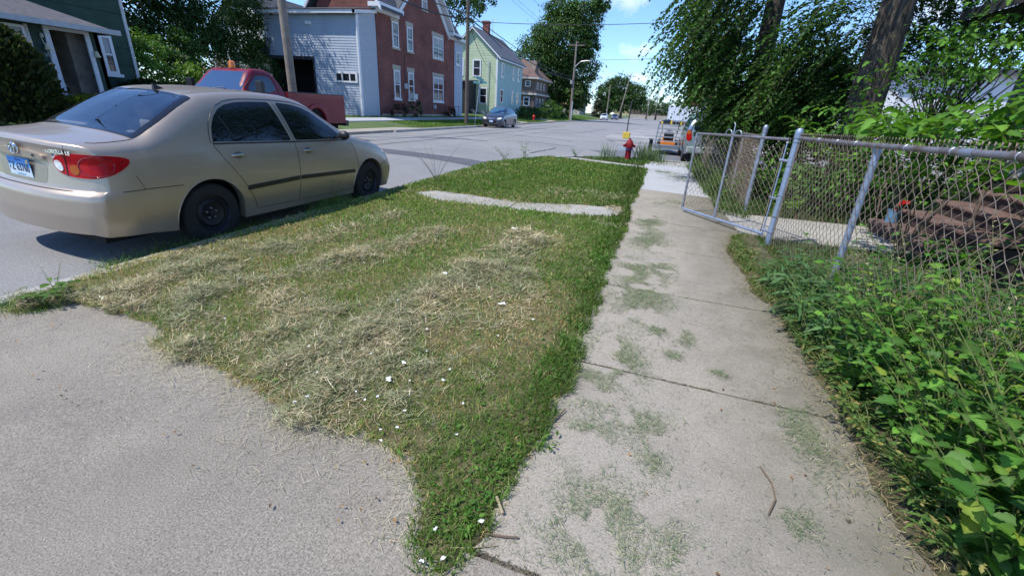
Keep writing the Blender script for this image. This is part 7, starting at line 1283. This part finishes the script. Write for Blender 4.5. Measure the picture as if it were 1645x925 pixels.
def wire(label, pts, sag, r=.012, group='overhead wires'):
    b = MB(); q = []
    for (p, p2) in zip(pts[:-1], pts[1:]):
        p, p2 = Vector(p), Vector(p2)
        for k in range(24): u = k/24; v = p.lerp(p2, u); v.z -= sag*4*u*(1-u); q.append(tuple(v))
    q.append(tuple(pts[-1])); b.tube(q, r, 5); return tag(b.build('overhead_wire', wire_m), label, 'wire', group)
pole('pale wooden pole standing behind the red pickup in front of the garage', -13.6, 15.4, -.05, 11.4, .16, [(10.9, 1.2, 0)])
pole('dark wooden pole by the far kerb at the end of the brick house', -13.6, 33.2, .02, 11.5, .15, [(11.2, 1.2, 0)], wood_d)
p3 = pole('wooden pole with a street lamp arm in front of the very large tree', -13.6, 79.6, .03, 11.9, .19, [(11.3, 1.3, 0)], wood, (-.1, 0))
b = MB(); b.tube([(0, -.1, 8.2), (.9, -.1, 9.0), (2.0, -.1, 9.15)], .05, 6); b.build('lamp_arm', alu, p3); b = MB(); b.ball((2.3, -.1, 9.1), .4, .16, .12, 10, 6); b.build('lamp_head', alu, p3)
b = MB(); b.lathe([(.001, 0), (.22, 0), (.22, .6), (.001, .6)], (-.3, -.2, 5.6), 'z', 12); b.build('transformer', mat('grey_can', (.35, .36, .37), .5), p3)
b = MB(); b.tube([(.17, -.12, 0), (.17, -.12, 3.0)], .09, 8); b.build('riser_pipe', mat('riser_grey', (.5, .54, .6), .5), p3)
pole('plain thin wooden pole far down the road right of the cone-shaped evergreen', -13.8, 146, .03, 9.5, .2, [])
pole('leaning wooden pole with a crossarm far down the road', -10.6, 150, -.1, 13.0, .2, [(12.3, 1.6, 0)], wood, (2.2, 0))
pole('tiny pole on the horizon, left of the pair', -2.2, 175, -.1, 13.5, .14, [(13, 1.1, 0)]); pole('tiny pole on the horizon, right of the pair', .5, 230, -.1, 14.5, .15, [(14, 1.2, 0)])
pole('wooden pole hidden among the elm branches beyond the cross street', 14, 40, -.1, 10.5, .17, [(10, 1.2, 1.57)])
for k, dx in enumerate((-1.1, -.5, 1.1)): wire('thin high wire running pole to pole above the far kerb', [(-13.6+dx, -20, 11.2), (-13.6+dx, 15.4, 10.95), (-13.6+dx, 33.2, 11.3), (-13.7+dx, 79.6, 11.5), (-8.4+dx, 150, 12.3)], .5, .012)
wire('thick sagging cable bundle slung from pole to pole past the brick house', [(-13.5, -20, 7.2), (-13.5, 15.4, 7.0), (-13.45, 33.1, 7.05), (-13.45, 79.5, 6.2)], .75, .045)
wire('second sagging cable just above the thick bundle', [(-13.5, 15.4, 7.6), (-13.45, 33.1, 7.35), (-13.45, 79.5, 6.5)], .6, .03)
wire('long wire crossing the sky to the right from the pole beside the brick house', [(-13.5, 33.2, 6.9), (14, 40, 9.6)], .75, .02); wire('lower wire crossing the sky to the right under the first', [(-13.55, 79.6, 9.4), (14, 40, 7.8)], .8, .02)
wire('service drop from the dark pole down to the pale green house front', [(-13.6, 33.2, 7.0), (-18.4, 51.45, 5.4)], .5, .02); wire('service drop from the dark pole to the eave of the pale green house', [(-13.6, 33.2, 7.1), (-20.3, 51.4, 8.8)], .3, .015)
wire('wire from the lamp pole to the leaning pole far down the road', [(-13.6, 79.6, 7.5), (-9.4, 150, 9.2)], 1.0, .03)
sp_ = empty('street_sign', (-13.55, 34.75, .05), 0, 'leaning street-name sign with blue-green plates by the dark wooden pole', 'sign'); lean = Vector((0, 1.5, 3.25))*1.0
b = MB(); b.tube([(0, 0, -.2), (.0, 1.05, 3.25)], .03, 8); b.build('sign_post', galv, sp_)
sg = mat('sign_teal', (.10, .30, .33), .5)
b = MB(); b.add([(-.02, .2, 3.32), (-.02, 1.75, 3.16), (-.02, 1.8, 3.36), (-.02, .25, 3.52), (.02, .2, 3.32), (.02, 1.75, 3.16), (.02, 1.8, 3.36), (.02, .25, 3.52)], [(0, 1, 2, 3), (4, 7, 6, 5), (0, 4, 5, 1), (1, 5, 6, 2), (2, 6, 7, 3), (3, 7, 4, 0)]); b.build('name_plate', sg, sp_)
b = MB(); b.box(-.55, 1.02, 3.0, .55, 1.05, 3.18); b.build('name_plate', sg, sp_)
yp = empty('lot_sign_post', (-1.55, 32.0, -.06), 0, 'thin dark post set in a yellow concrete block at the corner of the lot', 'sign post')
b = MB(); b.tube([(0, 0, .1), (.04, 0, 2.3)], .035, 8); b.build('post', mat('dark_post', (.025, .025, .03), .6), yp)
b = MB(); b.prism([(-.23, -.25), (.23, -.25), (.25, .25), (-.21, .25)], 'z', 0, .40); b.build('base_block', yel, yp, bevel=.04)
def hydrant(label, loc, m, band, sc=1.):
    t = empty('fire_hydrant', loc, 0, label, 'hydrant', 'fire hydrants'); t.scale = (sc, sc, sc); b = MB()
    b.lathe([(.001, 0), (.17, 0), (.17, .03), (.11, .035), (.105, .05), (.10, .40), (.13, .41), (.13, .44), (.11, .45), (.115, .58), (.14, .59), (.14, .62), (.12, .64), (.10, .70), (.05, .745), (.03, .75), (.03, .79), (.001, .795)], (0, 0, 0), 'z', 20); b.build('barrel', m, t, True)
    b = MB(); b.lathe([(.09, -.13), (.062, -.15), (.062, -.21), (.075, -.215), (.075, -.24), (.03, -.245), (.03, -.27), (.001, -.27)], (0, 0, .52), 'y', 14); b.build('front_cap', m, t, True)
    for s in (-1, 1): b = MB(); b.lathe([(.05, s*.10), (.045, s*.16), (.055, s*.165), (.055, s*.19), (.025, s*.195), (.025, s*.22), (.001, s*.22)], (0, 0, .54), 'x', 12); b.build('side_cap', m, t, True)
    if band: b = MB(); b.lathe([(.131, .405), (.14, .41), (.14, .445), (.131, .45)], (0, 0, 0), 'z', 20); b.build('collar_band', band, t)
    return t
hyr = mat('hydrant_red', (.22, .012, .018), .6, var=.25, vs=9, spec=.2)
h1 = hydrant('dark red hydrant with a blue band among weeds at the near corner', (-.62, 15.85, -.06), hyr, mat('band_blue', (.02, .06, .25), .5), .95); h1.rotation_euler = (0, 0, .15)
b = MB(); b.box(-.36, -.14, .40, -.14, -.11, .46); o = b.build('blue_tag', mat('pale_blue', (.4, .6, .75), .6), h1)
hydrant('bright red hydrant across the road beyond the grey sedan', (-13.9, 55.4, .05), mat('hydrant_bright', (.55, .02, .025), .5), None, 1.)
b = MB(); rl = [(-17.2, 36.9, 1.25), (-17.2, 40.3, 1.25)]
rf = empty('red_railing', (-17.2, 38.6, .3), 0, 'low dark red railing in front of the far end of the brick wall', 'railing')
b = MB(); b.tube([(0, -1.6, .95), (0, 1.6, .95)], .03, 6); b.build('rail', mat('rail_red', (.22, .015, .02), .6), rf)
for k in range(4): b = MB(); b.tube([(0, -1.5+k, 0), (0, -1.5+k, .95)], .02, 6); b.build('baluster', mat('rail_red', (.22, .015, .02), .6), rf)
# ---------------------------------------------------------------- litter and sticks
PAP = [(-1.34, 4.78, .045), (-.87, 2.88, .032), (-1.47, 3.17, .026), (-1.13, 1.88, .018), (-1.13, 1.72, .024), (-.87, 1.93, .010), (-.86, 1.82, .014), (-1.56, 1.9, .008), (-1.35, 1.89, .008), (-.59, 2.73, .014), (-1.08, 2.06, .009), (-1.54, 2.52, .009), (-1.14, 1.52, .009), (-1.39, 1.42, .011), (-.92, 1.52, .009), (-1.1, 1.57, .01), (-.68, 1.67, .008), (-1.21, 1.55, .008), (-.89, 1.4, .009), (-.95, 1.36, .008), (-.91, 1.3, .009), (-.36, 1.07, .013), (-.5, .99, .009), (-.49, .87, .009), (-.43, .9, .010), (-1.42, 1.37, .009), (-2.45, 1.92, .009), (-1.68, 1.78, .009), (-.74, 2.4, .008), (-1.2, 2.3, .010), (-1.02, 1.75, .008), (-1.3, 1.64, .009), (-1.48, 1.6, .008), (-.62, 1.45, .008)]
for k, (x, y, s) in enumerate(PAP):
    lab = {0: 'large torn white paper scrap at the top of the dried grass row', 1: 'white paper scrap on the tan grass near the middle of the strip', 2: 'small white scrap against the edge of the mown green band'}.get(k, 'tiny torn white paper scrap in the dried grass near the driveway')
    z = float(hayz(np.array([x]), np.array([y]))[0]+bumpz(np.array([x]), np.array([y]))[0])+.028; o = crumple('paper_scrap', 0, 0, 0, s*.8, s*.5, s*.45, paper_m, 11+k, None, 6); o.location = (x, y, z+.008); tag(o, lab, 'paper', 'torn paper scraps in the grass')
def stick(label, pts, r, m): b = MB(); b.tube(pts, r, 6); return tag(b.build('twig', m, None, True), label, 'twig')
tw1 = mat('twig_brown', (.16, .11, .07), .9); tw2 = mat('twig_pale', (.42, .33, .2), .9)
stick('thin curved dark twig lying on the walk at the lower right', [(.69, 1.75, .012), (.715, 1.66, .014), (.71, 1.57, .012), (.665, 1.48, .012)], .0035, tw1)
stick('brown twig across the grass edge onto the walk', [(-.33, 1.60, .02), (-.24, 1.70, .018), (-.19, 1.83, .016)], .0035, tw1)
stick('short pale splinter of wood by the narrow end of the grass', [(-.345, 1.20, .02), (-.30, 1.14, .016)], .006, tw2)
stick('pale stalk on the lower dark slab', [(-.48, .94, .006), (-.36, .98, .01), (-.28, 1.02, .008)], .0025, tw2)
stick('small dark twig on the old slab at the bottom edge', [(-.34, 1.045, .008), (-.27, 1.055, .012), (-.22, 1.07, .01)], .004, tw1)
n = 170; x = rng.uniform(-3.6, 1.3, n); y = .9+rng.uniform(0, 1, n)**1.8*5; g_ = np.stack([x, y, np.full(n, .013)], 1); g_[:, 2] += inpoly(x, y, GRASS)*.03; a = rng.uniform(0, 2*np.pi, n)
V, F, C = place(T_OVA, g_, np.stack([np.cos(a), np.sin(a), rng.uniform(-.1, .3, n)], 1), np.tile([0, 0, 1.], (n, 1))+rdir(n)*.3, rng.uniform(.006, .02, n), pal(n, [(.24, .12, .05), (.34, .2, .07), (.12, .07, .04), (.5, .26, .08)], [3, 2, 3, 1])); tag(npmesh('leaf_litter', V, F, leafm2, None, C), kind='stuff')
